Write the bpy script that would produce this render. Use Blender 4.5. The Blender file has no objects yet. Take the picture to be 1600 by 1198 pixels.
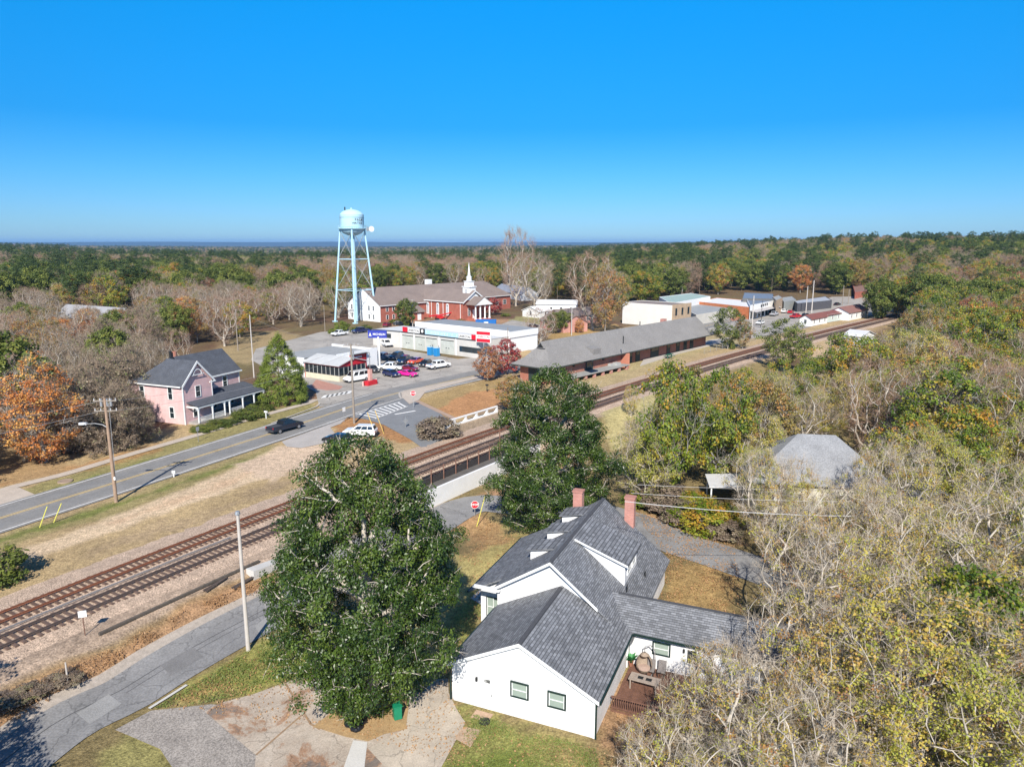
import bpy, bmesh, math, random
import numpy as np
from mathutils import Matrix, Vector
PI = math.pi
S = bpy.context.scene
# ------------------------------------------------------------------ camera, sky, sun, exposure
CH, F = 28.0, 1110.0                      # camera height (m), focal length (px of a 1600 px wide frame)
PITCH = math.atan(219 / F)
cam_d = bpy.data.cameras.new('camera'); cam = bpy.data.objects.new('camera', cam_d)
S.collection.objects.link(cam); S.camera = cam
cam.location = (0, 0, CH); cam.rotation_euler = (PI / 2 - PITCH, 0, 0)
cam_d.sensor_width = 36; cam_d.lens = 36 * F / 1600; cam_d.clip_start = .5; cam_d.clip_end = 60000
SUN_EL, SUN_AZ = math.radians(38.4), math.radians(87.0)   # AZ: direction the light travels, from +X
SKYT = [(0, (0.28, 0.4533, 0.72)), (0.085, (0.1533, 0.4467, 0.72)), (0.043, (0.2267, 0.4467, 0.7333)), (0.149, (0.05, 0.4267, 0.7467)), (0.296, (0.02, 0.6333, 1.0)), (0.5, (0.2667, 0.4133, 0.6)), (1, (0.2667, 0.4, 0.5667))]
w = bpy.data.worlds.new('World'); S.world = w; w.use_nodes = True
nt = w.node_tree; bg = nt.nodes['Background']
sky = nt.nodes.new('ShaderNodeTexSky'); sky.sky_type = 'NISHITA'; sky.sun_disc = False
sky.sun_elevation = SUN_EL
sky.sun_rotation = math.radians(270 - 87.0 + 0)            # sun stands behind the camera (towards -Y)
sky.altitude = 200; sky.air_density = 1.0; sky.dust_density = .25; sky.ozone_density = 3.5
def wn(t, **k):
    n = nt.nodes.new(t)
    for a_, b_ in k.items(): setattr(n, a_, b_)
    return n
tcw = wn('ShaderNodeTexCoord'); spw = wn('ShaderNodeSeparateXYZ'); nt.links.new(tcw.outputs['Generated'], spw.inputs[0])
rmp = wn('ShaderNodeValToRGB'); nt.links.new(spw.outputs[2], rmp.inputs[0])       # clear-air tint by height above the horizon
for k_, (p_, c_) in enumerate(SKYT):
    e_ = rmp.color_ramp.elements[k_] if k_ < 2 else rmp.color_ramp.elements.new(p_)
    e_.position = p_; e_.color = (*c_, 1)
mulw = wn('ShaderNodeVectorMath', operation='MULTIPLY'); nt.links.new(sky.outputs[0], mulw.inputs[0]); nt.links.new(rmp.outputs[0], mulw.inputs[1])
nt.links.new(mulw.outputs[0], bg.inputs[0])
bg.inputs[1].default_value = .128
sd_ = bpy.data.lights.new('sun', 'SUN'); sun = bpy.data.objects.new('sun', sd_); S.collection.objects.link(sun)
sd_.energy = 5.0; sd_.angle = math.radians(.53); sd_.color = (1, .945, .86)
sv = Vector((math.cos(SUN_AZ) * math.cos(SUN_EL), math.sin(SUN_AZ) * math.cos(SUN_EL), -math.sin(SUN_EL)))
sun.rotation_euler = sv.to_track_quat('-Z', 'Y').to_euler(); sun.location = (0, -20, 60)
S.view_settings.view_transform = 'Standard'; S.view_settings.look = 'None'
S.view_settings.gamma = 1; S.view_settings.exposure = .5
S.view_settings.use_curve_mapping = False
S.render.engine = 'CYCLES'
S.cycles.max_bounces = 5; S.cycles.diffuse_bounces = 2; S.cycles.glossy_bounces = 2
S.cycles.transmission_bounces = 2; S.cycles.transparent_max_bounces = 6; S.cycles.volume_bounces = 0
S.cycles.use_denoising = True

# ------------------------------------------------------------------ pixel <-> ground
CP, SP = math.cos(PITCH), math.sin(PITCH)
def ray(px, py):
    u = (px - 800) / F; v = (py - 599) / F
    return u, CP - v * SP, -SP - v * CP
def g(px, py, z=0.0):
    dx, dy, dz = ray(px, py); t = (z - CH) / dz
    return (dx * t, dy * t)
def smooth(t):
    t = np.clip(t, 0, 1); return t * t * (3 - 2 * t)
A57 = math.radians(57)
def sn(x, y):   # along / right-of the 57 degree line
    return x * math.cos(A57) + y * math.sin(A57), x * math.sin(A57) - y * math.cos(A57)
def unsn(s, n):
    return s * math.cos(A57) + n * math.sin(A57), s * math.sin(A57) - n * math.cos(A57)
_u = [g(*p, .45) for p in [(0, 961), (200, 883.3), (400, 805), (485, 778), (659.5, 711), (790, 665.5), (928, 617), (1101, 566), (1168, 548.5), (1330, 507)]]
_l = [g(*p, .45) for p in [(0, 1006), (200, 921), (400, 843), (670, 730.5), (790, 683.5), (925.5, 631), (1113, 572), (1170.6, 553), (1330, 511)]]
_us = np.array([sn(*p) for p in _u]); _ls = np.array([sn(*p) for p in _l])
UF = np.polyfit(_us[:, 0], _us[:, 1], 3)
LOFF = float(np.mean(_ls[:, 1] - np.polyval(UF, _ls[:, 0])))
print('LOFF', LOFF)
def trk(s, off=0.0):
    s = np.asarray(s, float); n = np.polyval(UF, np.clip(s, 10, 330))
    d = np.polyval(np.polyder(UF), np.clip(s, 10, 330))
    n = n + d * (s - np.clip(s, 10, 330))
    k = 1 / np.sqrt(1 + d * d)
    return unsn(s - off * d * k, n + off * k)
def railside(x, y):      # metres to the right of the nearer track's centre (towards the white house)
    s, n = sn(x, y)
    sc = np.clip(s, 10, 330); d = np.polyval(np.polyder(UF), sc)
    return (n - (np.polyval(UF, sc) + d * (s - sc))) / np.sqrt(1 + d * d) - LOFF, s
WALL_S = (sn(*g(690, 772, -2.8))[0] - 6, sn(*g(765, 757, -2.8))[0] + 14)
WALL_D = 3.3
def terr(x, y):
    x = np.asarray(x, float); y = np.asarray(y, float)
    sd, s = railside(x, y)
    normal = -1.5 * smooth((sd - 3.6) / 5.5)
    wz = smooth((s - (WALL_S[0] - 16)) / 16) * smooth((WALL_S[1] + 16 - s) / 16)
    dip = -2.9 * smooth((sd - 1.9) / .45) * (1 - smooth((sd - 12) / 16)) 
    z = normal * (1 - wz) + np.minimum(normal, dip) * wz
    far = np.hypot(x, y)
    z = z + 17 * smooth((far - 330) / 520) * smooth((x / np.maximum(y, 1) - .02) / .5)
    z = z + 9 * smooth((far - 500) / 500) * smooth((-x / np.maximum(y, 1) - .55) / .3)
    z = z - 10 * smooth((far - 500) / 900) * smooth(1 - np.abs(x / np.maximum(y, 1) + .25) / .4)
    return z
def at(px, py, off=0.0):
    z = 0.0
    for _ in range(12):
        x, y = g(px, py, z + off); z = .5 * z + .5 * float(terr(x, y))
    return Vector((x, y, z + off))
def proj(x, y, z):
    z = z - CH; d = y * CP - z * SP; v = -y * SP - z * CP
    return 800 + F * x / d, 599 + F * v / d
def zat(x, y, py):       # height over the point (x, y) that shows at row py
    lo, hi = -10.0, 90.0
    for _ in range(50):
        m = (lo + hi) / 2
        if proj(x, y, m)[1] > py: lo = m
        else: hi = m
    return lo

# ------------------------------------------------------------------ materials
_M = {}
def new_mat(name):
    m = bpy.data.materials.new(name); m.use_nodes = True
    return m, m.node_tree, m.node_tree.nodes['Principled BSDF']
def pm(name, col, rough=.75, var=.12, scale=2.0, bump=0.0, metal=0.0, spec=.4, fine=0.0, coat=0.0):
    if name in _M: return _M[name]
    m, t, b = new_mat(name); L = t.links
    b.inputs['Roughness'].default_value = rough; b.inputs['Metallic'].default_value = metal
    b.inputs['Specular IOR Level'].default_value = spec; b.inputs['Coat Weight'].default_value = coat
    tc = t.nodes.new('ShaderNodeTexCoord'); n = t.nodes.new('ShaderNodeTexNoise')
    n.inputs['Scale'].default_value = scale; n.inputs['Detail'].default_value = 6; n.inputs['Roughness'].default_value = .65
    L.new(tc.outputs['Object'], n.inputs['Vector'])
    mr = t.nodes.new('ShaderNodeMapRange'); mr.inputs['From Min'].default_value = .3; mr.inputs['From Max'].default_value = .7
    mr.inputs['To Min'].default_value = 1 - var; mr.inputs['To Max'].default_value = 1 + var
    L.new(n.outputs[0], mr.inputs[0])
    fac = mr.outputs[0]
    if fine:
        n2 = t.nodes.new('ShaderNodeTexNoise'); n2.inputs['Scale'].default_value = scale * 14; n2.inputs['Detail'].default_value = 3
        L.new(tc.outputs['Object'], n2.inputs['Vector'])
        m2 = t.nodes.new('ShaderNodeMapRange'); m2.inputs['From Min'].default_value = .35; m2.inputs['From Max'].default_value = .65
        m2.inputs['To Min'].default_value = 1 - fine; m2.inputs['To Max'].default_value = 1 + fine
        L.new(n2.outputs[0], m2.inputs[0])
        mu = t.nodes.new('ShaderNodeMath'); mu.operation = 'MULTIPLY'
        L.new(fac, mu.inputs[0]); L.new(m2.outputs[0], mu.inputs[1]); fac = mu.outputs[0]
    vm = t.nodes.new('ShaderNodeVectorMath'); vm.operation = 'SCALE'; vm.inputs[0].default_value = col[:3]
    L.new(fac, vm.inputs['Scale']); L.new(vm.outputs[0], b.inputs['Base Color'])
    if bump:
        bp = t.nodes.new('ShaderNodeBump'); bp.inputs['Strength'].default_value = bump; bp.inputs['Distance'].default_value = .05
        L.new(n.outputs[0], bp.inputs['Height']); L.new(bp.outputs[0], b.inputs['Normal'])
    _M[name] = m; return m
def course_mat(name, c1, c2, mortar, axis, bw, rh, ms=.015, zs=1.0, rough=.8, bias=0.0):
    """brick / shingle / siding courses. axis 'wall': along = x+y, up = z ; 'x' or 'y': roof whose ridge runs along that axis"""
    if name in _M: return _M[name]
    m, t, b = new_mat(name); L = t.links; b.inputs['Roughness'].default_value = rough
    tc = t.nodes.new('ShaderNodeTexCoord'); sp = t.nodes.new('ShaderNodeSeparateXYZ'); L.new(tc.outputs['Object'], sp.inputs[0])
    cb = t.nodes.new('ShaderNodeCombineXYZ')
    if axis == 'wall':
        ad = t.nodes.new('ShaderNodeMath'); L.new(sp.outputs[0], ad.inputs[0]); L.new(sp.outputs[1], ad.inputs[1]); L.new(ad.outputs[0], cb.inputs[0])
    else: L.new(sp.outputs[0 if axis == 'x' else 1], cb.inputs[0])
    mz = t.nodes.new('ShaderNodeMath'); mz.operation = 'MULTIPLY'; mz.inputs[1].default_value = zs
    L.new(sp.outputs[2], mz.inputs[0]); L.new(mz.outputs[0], cb.inputs[1])
    br = t.nodes.new('ShaderNodeTexBrick'); L.new(cb.outputs[0], br.inputs['Vector'])
    br.inputs['Scale'].default_value = 1; br.inputs['Brick Width'].default_value = bw; br.inputs['Row Height'].default_value = rh
    br.inputs['Mortar Size'].default_value = ms; br.inputs['Mortar Smooth'].default_value = .3; br.inputs['Bias'].default_value = bias
    br.inputs['Color1'].default_value = (*c1, 1); br.inputs['Color2'].default_value = (*c2, 1); br.inputs['Mortar'].default_value = (*mortar, 1)
    n = t.nodes.new('ShaderNodeTexNoise'); n.inputs['Scale'].default_value = .6; n.inputs['Detail'].default_value = 5
    L.new(tc.outputs['Object'], n.inputs['Vector'])
    mr = t.nodes.new('ShaderNodeMapRange'); mr.inputs['From Min'].default_value = .3; mr.inputs['From Max'].default_value = .7
    mr.inputs['To Min'].default_value = .86; mr.inputs['To Max'].default_value = 1.12; L.new(n.outputs[0], mr.inputs[0])
    vm = t.nodes.new('ShaderNodeVectorMath'); vm.operation = 'SCALE'
    L.new(br.outputs[0], vm.inputs[0]); L.new(mr.outputs[0], vm.inputs['Scale']); L.new(vm.outputs[0], b.inputs['Base Color'])
    bp = t.nodes.new('ShaderNodeBump'); bp.inputs['Strength'].default_value = .4; bp.inputs['Distance'].default_value = .02
    bp.invert = True; L.new(br.outputs['Fac'], bp.inputs['Height']); L.new(bp.outputs[0], b.inputs['Normal'])
    _M[name] = m; return m
def glassm(name='window_glass', col=(.02, .03, .035)):
    return pm(name, col, rough=.08, var=.3, scale=.7, spec=.8)
def leafm(name, stops, rough=.5, trans=.3, spec=.35, hv=.1):
    if name in _M: return _M[name]
    m, t, b = new_mat(name); L = t.links
    a = t.nodes.new('ShaderNodeAttribute'); a.attribute_name = 'tint'
    oi = t.nodes.new('ShaderNodeObjectInfo')
    ad = t.nodes.new('ShaderNodeMath'); ad.operation = 'MULTIPLY_ADD'; ad.inputs[1].default_value = hv; ad.inputs[2].default_value = -hv / 2
    L.new(oi.outputs['Random'], ad.inputs[0])
    sm = t.nodes.new('ShaderNodeMath'); L.new(a.outputs['Fac'], sm.inputs[0]); L.new(ad.outputs[0], sm.inputs[1])
    r = t.nodes.new('ShaderNodeValToRGB'); e = r.color_ramp.elements
    while len(e) < len(stops): e.new(.5)
    for k, (p, c) in enumerate(stops): e[k].position = p; e[k].color = (*c, 1)
    L.new(sm.outputs[0], r.inputs[0]); L.new(r.outputs[0], b.inputs['Base Color'])
    b.inputs['Roughness'].default_value = rough; b.inputs['Specular IOR Level'].default_value = spec
    tr = t.nodes.new('ShaderNodeBsdfTranslucent'); L.new(r.outputs[0], tr.inputs[0])
    mx = t.nodes.new('ShaderNodeMixShader'); mx.inputs[0].default_value = trans
    L.new(b.outputs[0], mx.inputs[1]); L.new(tr.outputs[0], mx.inputs[2])
    L.new(mx.outputs[0], t.nodes['Material Output'].inputs['Surface'])
    _M[name] = m; return m
WHITE = pm('white_paint', (.8, .8, .79), .6, .04, 1.5)
TRIM = pm('white_trim', (.78, .79, .78), .5, .04, 3)
BLACKP = pm('black_metal', (.02, .022, .022), .5, .1, 3)
CONC = pm('concrete', (.46, .42, .37), .85, .14, .9, .2, fine=.08)
GALV = pm('galvanised_steel', (.45, .46, .47), .45, .15, 4, metal=.6)
WOODG = pm('weathered_pole_wood', (.27, .23, .19), .85, .2, 3, .2)
BARK = pm('grey_bark', (.3, .275, .245), .9, .25, 3)
BARKD = pm('brown_bark', (.17, .135, .105), .9, .3, 3)
GLASS = glassm()

# ------------------------------------------------------------------ mesh building
def mesh_np(name, V, Fq, mats, tint=None, smoothf=False, mi=None):
    """V (n,3); Fq: (m,4) or (m,3) index array"""
    me = bpy.data.meshes.new(name); V = np.asarray(V, np.float32); Fq = np.asarray(Fq, np.int32)
    me.vertices.add(len(V)); me.vertices.foreach_set('co', V.ravel())
    k = Fq.shape[1]; me.loops.add(Fq.size); me.loops.foreach_set('vertex_index', Fq.ravel())
    me.polygons.add(len(Fq)); me.polygons.foreach_set('loop_start', np.arange(0, Fq.size, k, dtype=np.int32))
    me.polygons.foreach_set('loop_total', np.full(len(Fq), k, np.int32))
    if smoothf: me.polygons.foreach_set('use_smooth', np.ones(len(Fq), bool))
    if mi is not None: me.polygons.foreach_set('material_index', np.asarray(mi, np.int32))
    for m in (mats if isinstance(mats, (list, tuple)) else [mats]): me.materials.append(m)
    me.update(calc_edges=True)
    if tint is not None:
        a = me.attributes.new('tint', 'FLOAT', 'POINT'); a.data.foreach_set('value', np.asarray(tint, np.float32))
    return me
def link(o, parent=None):
    S.collection.objects.link(o)
    if parent is not None: o.parent = parent
    return o
def tag(o, label=None, cat=None, group=None, kind=None):
    if label: o['label'] = label
    if cat: o['category'] = cat
    if group: o['group'] = group
    if kind: o['kind'] = kind
    return o
def thing(name, loc, rot=0.0, label=None, cat=None, group=None):
    o = bpy.data.objects.new(name, None); o.location = loc; o.rotation_euler = (0, 0, rot)
    o.empty_display_size = .5
    link(o); tag(o, label, cat, group); return o
class MB:
    def __init__(s): s.v = []; s.f = []
    def add(s, vs, fs):
        n = len(s.v); s.v += [tuple(map(float, p)) for p in vs]; s.f += [tuple(n + i for i in f) for f in fs]; return s
    def box(s, x0, x1, y0, y1, z0, z1):
        return s.add([(x0, y0, z0), (x1, y0, z0), (x1, y1, z0), (x0, y1, z0), (x0, y0, z1), (x1, y0, z1), (x1, y1, z1), (x0, y1, z1)],
                     [(0, 3, 2, 1), (4, 5, 6, 7), (0, 1, 5, 4), (1, 2, 6, 5), (2, 3, 7, 6), (3, 0, 4, 7)])
    def prism(s, poly, z0, z1):
        """poly: list of (x,y); z0/z1 numbers or lists"""
        n = len(poly)
        a = sum(poly[i][0] * poly[(i + 1) % n][1] - poly[(i + 1) % n][0] * poly[i][1] for i in range(n))
        Z0 = z0 if isinstance(z0, (list, tuple)) else [z0] * n; Z1 = z1 if isinstance(z1, (list, tuple)) else [z1] * n
        idx = list(range(n))
        if a < 0: idx.reverse()
        P = [poly[i] for i in idx]; Z0 = [Z0[i] for i in idx]; Z1 = [Z1[i] for i in idx]
        return s.add([(p[0], p[1], z) for p, z in zip(P, Z0)] + [(p[0], p[1], z) for p, z in zip(P, Z1)],
                     [tuple(reversed(range(n))), tuple(range(n, 2 * n))] + [(i, (i + 1) % n, n + (i + 1) % n, n + i) for i in range(n)])
    def slab(s, pts, th):
        """pts: planar polygon in 3-D (ccw from above); thickened downwards"""
        n = len(pts)
        return s.add([tuple(p) for p in pts] + [(p[0], p[1], p[2] - th) for p in pts],
                     [tuple(range(n)), tuple(reversed(range(n, 2 * n)))] + [((i + 1) % n, i, n + i, n + (i + 1) % n) for i in range(n)])
    def wall(s, pts, nrm, th):
        """pts: planar polygon; thickened along nrm (both caps)"""
        n = len(pts); N = Vector(nrm) * th
        return s.add([tuple(p) for p in pts] + [tuple(Vector(p) - N) for p in pts],
                     [tuple(range(n)), tuple(reversed(range(n, 2 * n)))] + [((i + 1) % n, i, n + i, n + (i + 1) % n) for i in range(n)])
    def tube(s, p0, p1, r0, r1=None, n=8, cap=True):
        r1 = r0 if r1 is None else r1
        p0 = Vector(p0); p1 = Vector(p1); d = (p1 - p0).normalized(); a = d.orthogonal().normalized(); b = d.cross(a)
        vs = [p0 + (a * math.cos(2 * PI * i / n) + b * math.sin(2 * PI * i / n)) * r0 for i in range(n)] + \
             [p1 + (a * math.cos(2 * PI * i / n) + b * math.sin(2 * PI * i / n)) * r1 for i in range(n)]
        fs = [(i, (i + 1) % n, n + (i + 1) % n, n + i) for i in range(n)]
        if cap: fs += [tuple(reversed(range(n))), tuple(range(n, 2 * n))]
        return s.add(vs, fs)
    def path(s, pts, r, n=6):
        for a, b in zip(pts[:-1], pts[1:]): s.tube(a, b, r, r, n)
        return s
    def lathe(s, prof, n=24, c=(0, 0, 0)):
        vs = []; fs = []
        for r, z in prof:
            for i in range(n): vs.append((c[0] + r * math.cos(2 * PI * i / n), c[1] + r * math.sin(2 * PI * i / n), c[2] + z))
        for k in range(len(prof) - 1):
            for i in range(n): fs.append((k * n + i, k * n + (i + 1) % n, (k + 1) * n + (i + 1) % n, (k + 1) * n + i))
        if prof[0][0] > .001: fs.append(tuple(reversed(range(n))))
        if prof[-1][0] > .001: fs.append(tuple(range((len(prof) - 1) * n, len(prof) * n)))
        return s.add(vs, fs)
    def build(s, name, mat, parent=None, sm=False, bevel=0.0, world=False):
        me = bpy.data.meshes.new(name)
        v = s.v
        if world and parent is not None:
            M = (Matrix.Translation(parent.location) @ parent.rotation_euler.to_matrix().to_4x4()).inverted()
            v = [tuple(M @ Vector(p)) for p in v]
        me.from_pydata(v, [], s.f); me.materials.append(mat)
        if bevel:
            bm = bmesh.new(); bm.from_mesh(me); bmesh.ops.recalc_face_normals(bm, faces=bm.faces)
            bmesh.ops.bevel(bm, geom=bm.edges[:], offset=bevel, segments=2, affect='EDGES', clamp_overlap=True)
            bm.to_mesh(me); bm.free()
        if sm:
            me.polygons.foreach_set('use_smooth', [True] * len(me.polygons))
            try: me.set_sharp_from_angle(angle=math.radians(40))
            except Exception: pass
        me.update()
        return link(bpy.data.objects.new(name, me), parent)
def bxo(name, mat, parent, *d, bevel=0.0):
    return MB().box(*d).build(name, mat, parent, bevel=bevel)
def text(name, s, size, mat, parent, loc, rot=(PI / 2, 0, 0), ext=.015, align='CENTER', bold=0.0):
    c = bpy.data.curves.new('t', 'FONT'); c.body = s; c.size = size; c.extrude = ext; c.align_x = align; c.align_y = 'CENTER'; c.offset = bold
    c.resolution_u = 2
    o = bpy.data.objects.new('t', c); S.collection.objects.link(o)
    dg = bpy.context.evaluated_depsgraph_get(); me = bpy.data.meshes.new_from_object(o.evaluated_get(dg))
    S.collection.objects.unlink(o); bpy.data.objects.remove(o)
    me.materials.clear(); me.materials.append(mat); me.name = name
    t = bpy.data.objects.new(name, me); link(t, parent); t.location = loc; t.rotation_euler = rot; return t
def copy_tree(o, parent=None):
    c = o.copy(); S.collection.objects.link(c)
    if parent is not None: c.parent = parent
    for ch in list(o.children): copy_tree(ch, c)
    return c
# ------------------------------------------------------------------ ground sheet with painted kinds of soil
def axis_pts(lo, a, b, hi, fine, grow=1.09):
    core = list(np.arange(a, b, fine)); out = core[:]
    x = core[-1]; st = fine
    while x < hi: st *= grow; x += st; out.append(x)
    x = core[0]; st = fine; pre = []
    while x > lo: st *= grow; x -= st; pre.append(x)
    return np.array(pre[::-1] + out)
gx = axis_pts(-16000, -75, 60, 16000, .5); gy = axis_pts(-400, 24, 150, 16000, .5, 1.075)
GX, GY = np.meshgrid(gx, gy)
X = GX.ravel(); Y = GY.ravel(); GZ = terr(X, Y) - .02
rs = np.random.RandomState(3)
def vnoise(x, y, sc, seed=0):
    r = np.random.RandomState(seed); T = r.rand(64, 64)
    x = x / sc; y = y / sc; xi = np.floor(x).astype(int); yi = np.floor(y).astype(int); fx = smooth(x - xi); fy = smooth(y - yi)
    a = T[xi % 64, yi % 64]; b = T[(xi + 1) % 64, yi % 64]; c = T[xi % 64, (yi + 1) % 64]; d = T[(xi + 1) % 64, (yi + 1) % 64]
    return (a * (1 - fx) + b * fx) * (1 - fy) + (c * (1 - fx) + d * fx) * fy
def pdist(poly, x, y):
    """signed distance to polygon, negative inside"""
    P = np.array(poly, float); d = np.full(x.shape, 1e18); ins = np.zeros(x.shape, bool)
    for i in range(len(P)):
        a = P[i]; b = P[(i + 1) % len(P)]; e = b - a; wx = x - a[0]; wy = y - a[1]
        t = np.clip((wx * e[0] + wy * e[1]) / max(e @ e, 1e-9), 0, 1)
        d = np.minimum(d, (wx - t * e[0]) ** 2 + (wy - t * e[1]) ** 2)
        c1 = (a[1] > y) != (b[1] > y)
        with np.errstate(divide='ignore', invalid='ignore'):
            xx = a[0] + (y - a[1]) / (b[1] - a[1] + 1e-12) * e[0]
        ins ^= c1 & (x < xx)
    d = np.sqrt(d); return np.where(ins, -d, d)
COL = np.tile(np.array([.15, .105, .055]), (len(X), 1))
big = vnoise(X, Y, 9, 5); mid = vnoise(X, Y, 2.6, 6); sml = vnoise(X, Y, .9, 7)
COL += ((big - .5) * .07)[:, None] * np.array([.6, 1, .2])
farm = smooth((np.hypot(X, Y) - 420) / 200); COL = COL * (1 - farm[:, None]) + np.array([.075, .075, .035]) * farm[:, None]
def paint(poly, col, soft=.8, amt=1.0, rag=1.2, px=True, world=None):
    P = [tuple(at(*p)[:2]) for p in poly] if px else poly
    xs = [p[0] for p in P]; ys = [p[1] for p in P]
    m = (X > min(xs) - 6) & (X < max(xs) + 6) & (Y > min(ys) - 6) & (Y < max(ys) + 6)
    if not m.any(): return
    d = pdist(P, X[m], Y[m]) + (mid[m] - .5) * rag * 1.4 + (sml[m] - .5) * rag
    a = amt * smooth(.5 - d / soft)
    COL[m] = COL[m] * (1 - a[:, None]) + np.array(col) * a[:, None]
def paint_line(pts, width, col, soft=.8, amt=1.0, rag=1.0, px=True):
    P = [tuple(at(*p)[:2]) for p in pts] if px else pts
    W = width if isinstance(width, (list, tuple)) else [width] * len(P)
    d = np.full(X.shape, 1e9)
    m = (X > min(p[0] for p in P) - 10) & (X < max(p[0] for p in P) + 10) & (Y > min(p[1] for p in P) - 10) & (Y < max(p[1] for p in P) + 10)
    x = X[m]; y = Y[m]; dd = np.full(x.shape, 1e9)
    for i in range(len(P) - 1):
        a = np.array(P[i]); b = np.array(P[i + 1]); e = b - a
        t = np.clip(((x - a[0]) * e[0] + (y - a[1]) * e[1]) / max(e @ e, 1e-9), 0, 1)
        ww = W[i] * (1 - t) + W[i + 1] * t
        dd = np.minimum(dd, np.hypot(x - a[0] - t * e[0], y - a[1] - t * e[1]) - ww / 2)
    dd += (mid[m] - .5) * rag * 1.4 + (sml[m] - .5) * rag
    a = amt * smooth(.5 - dd / soft)
    COL[m] = COL[m] * (1 - a[:, None]) + np.array(col) * a[:, None]
TAN = (.41, .30, .16); GREEN = (.17, .19, .05); DIRT = (.58, .44, .29); LEAFY = (.38, .20, .085); OLIVE = (.28, .24, .10)
# open land on the far side of the railway
paint([(-700, 1160), (-700, 830), (0, 735), (200, 690), (400, 620), (500, 590), (600, 560), (760, 560), (900, 520), (1100, 500), (1400, 470), (1500, 470), (1340, 520), (1170, 575), (940, 670), (790, 715), (400, 860), (0, 1060), (-400, 1250)], TAN, 2)
paint([(-700, 1060), (-700, 920), (0, 838), (180, 782), (420, 700), (440, 706), (200, 800), (0, 858), (-500, 1030)], OLIVE, 1.0, .8)
paint_line([(-300, 950), (0, 845), (176, 790), (420, 708)], 1.1, GREEN, .9, .9)
paint([(-400, 900), (0, 795), (176, 745), (420, 667), (493, 637), (485, 622), (400, 648), (160, 726), (0, 772), (-400, 870)], OLIVE, .8)
paint_line([(100, 762), (180, 738), (250, 715)], 1.8, GREEN, 1.2, .8)
paint_line([(-60, 775), (30, 748), (130, 728), (230, 700)], 4, LEAFY, 2, .7, 2)
paint([(-100, 770), (-100, 690), (60, 690), (110, 720), (90, 745)], (.36, .24, .12), 1.5, .9)
paint([(290, 690), (330, 655), (420, 625), (500, 612), (498, 630), (400, 648), (260, 700)], OLIVE, 1, .8)
paint([(360, 650), (420, 612), (500, 606), (500, 622), (420, 640)], (.27, .15, .09), .8, .95)
paint([(330, 700), (360, 690), (430, 694), (420, 705), (250, 760), (180, 785), (230, 760)], OLIVE, 1.4, .5)
paint([(400, 720), (460, 690), (540, 688), (520, 700), (420, 740), (330, 775), (300, 775)], (.30, .24, .15), 2.0, .5, 2)
paint_line([(-60, 905), (40, 865), (150, 828), (250, 790), (330, 762), (400, 735), (470, 706), (530, 690)], [3.2, 3.4, 3.6, 4.2, 5, 7, 9, 7], DIRT, 1.2, 1.0, .6)
paint_line([(180, 815), (250, 790), (330, 763), (390, 738)], 1.2, (.56, .38, .24), 1.4, .7)
paint([(370, 728), (440, 700), (545, 694), (530, 716), (430, 750)], (.56, .42, .30), 1.6, .85, 1.5)
paint_line([(180, 850), (330, 800), (450, 755), (520, 728)], 2.0, (.33, .24, .15), 2.0, .6, 2)
paint([(624, 640), (660, 622), (745, 597), (800, 588), (840, 600), (800, 640), (700, 655), (655, 645)], (.36, .25, .11), .8, .95)
paint([(680, 640), (740, 610), (790, 606), (790, 632), (710, 652)], (.45, .22, .10), 1.5, .8)
paint([(522, 666), (545, 652), (585, 656), (620, 668), (655, 685), (640, 692), (560, 672), (530, 676)], (.37, .19, .08), .8, .95)
paint([(560, 720), (640, 692), (700, 680), (760, 668), (770, 676), (700, 705), (660, 722)], (.42, .31, .17), 1, .7)
paint([(755, 640), (790, 630), (800, 660), (690, 690), (680, 682)], (.26, .2, .16), 1, .6)
paint([(735, 790), (960, 560), (1090, 520), (1230, 505), (1240, 512), (1100, 552), (960, 600), (800, 660)], (.40, .32, .17), 1.0, .6)
paint([(1045, 545), (1165, 520), (1170, 530), (1060, 557), (960, 588), (950, 580)], (.40, .33, .17), 1.0, .9)
paint([(850, 520), (900, 505), (965, 508), (975, 520), (870, 545)], (.38, .25, .10), 1, .9)
paint([(330, 560), (350, 530), (440, 515), (470, 525), (420, 545), (390, 570)], (.36, .27, .14), 2, .8)
paint([(590, 528), (600, 505), (700, 495), (800, 500), (830, 505), (800, 515), (660, 500), (640, 510)], (.36, .22, .13), 1, .9)
paint([(795, 500), (820, 490), (845, 485), (855, 500), (830, 512)], (.3, .28, .12), 1, .9)
# embankment and lots on the near side
nearm = smooth((railside(X, Y)[0] - 2.2) / 1.2) * (Y < 170) * (Y > 10)
COL = COL * (1 - nearm[:, None]) + np.array([.24, .185, .085]) * nearm[:, None] * (.8 + .4 * big[:, None])
sdv, ssv = railside(X, Y)
m = (sdv > -9) & (sdv < 7.5) & (ssv > -80) & (ssv < 260)
a = smooth(.5 - (np.abs(sdv - 1.2 + (mid - .5) * 1.6) - 2.6 - 1.8 * (sdv > 1) * smooth((60 - ssv) / 25)) / .9) * m
COL = COL * (1 - a[:, None]) + np.array([.40, .30, .22]) * a[:, None]
a = smooth(.5 - (np.abs(sdv - 8 + (mid - .5) * 2) - 2.0) / 1.4) * (ssv < 92) * (ssv > -30) * .85
COL = COL * (1 - a[:, None]) + np.array([.40, .235, .13]) * a[:, None]
paint([(232, 1108), (292, 1066), (388, 1015), (440, 975), (500, 960), (520, 1060), (470, 1060), (400, 1085), (330, 1095), (300, 1105)], (.29, .27, .08), 1, .95)
paint([(370, 1070), (480, 1020), (500, 1050), (440, 1060)], (.17, .23, .04), 1.5, .8)
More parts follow.
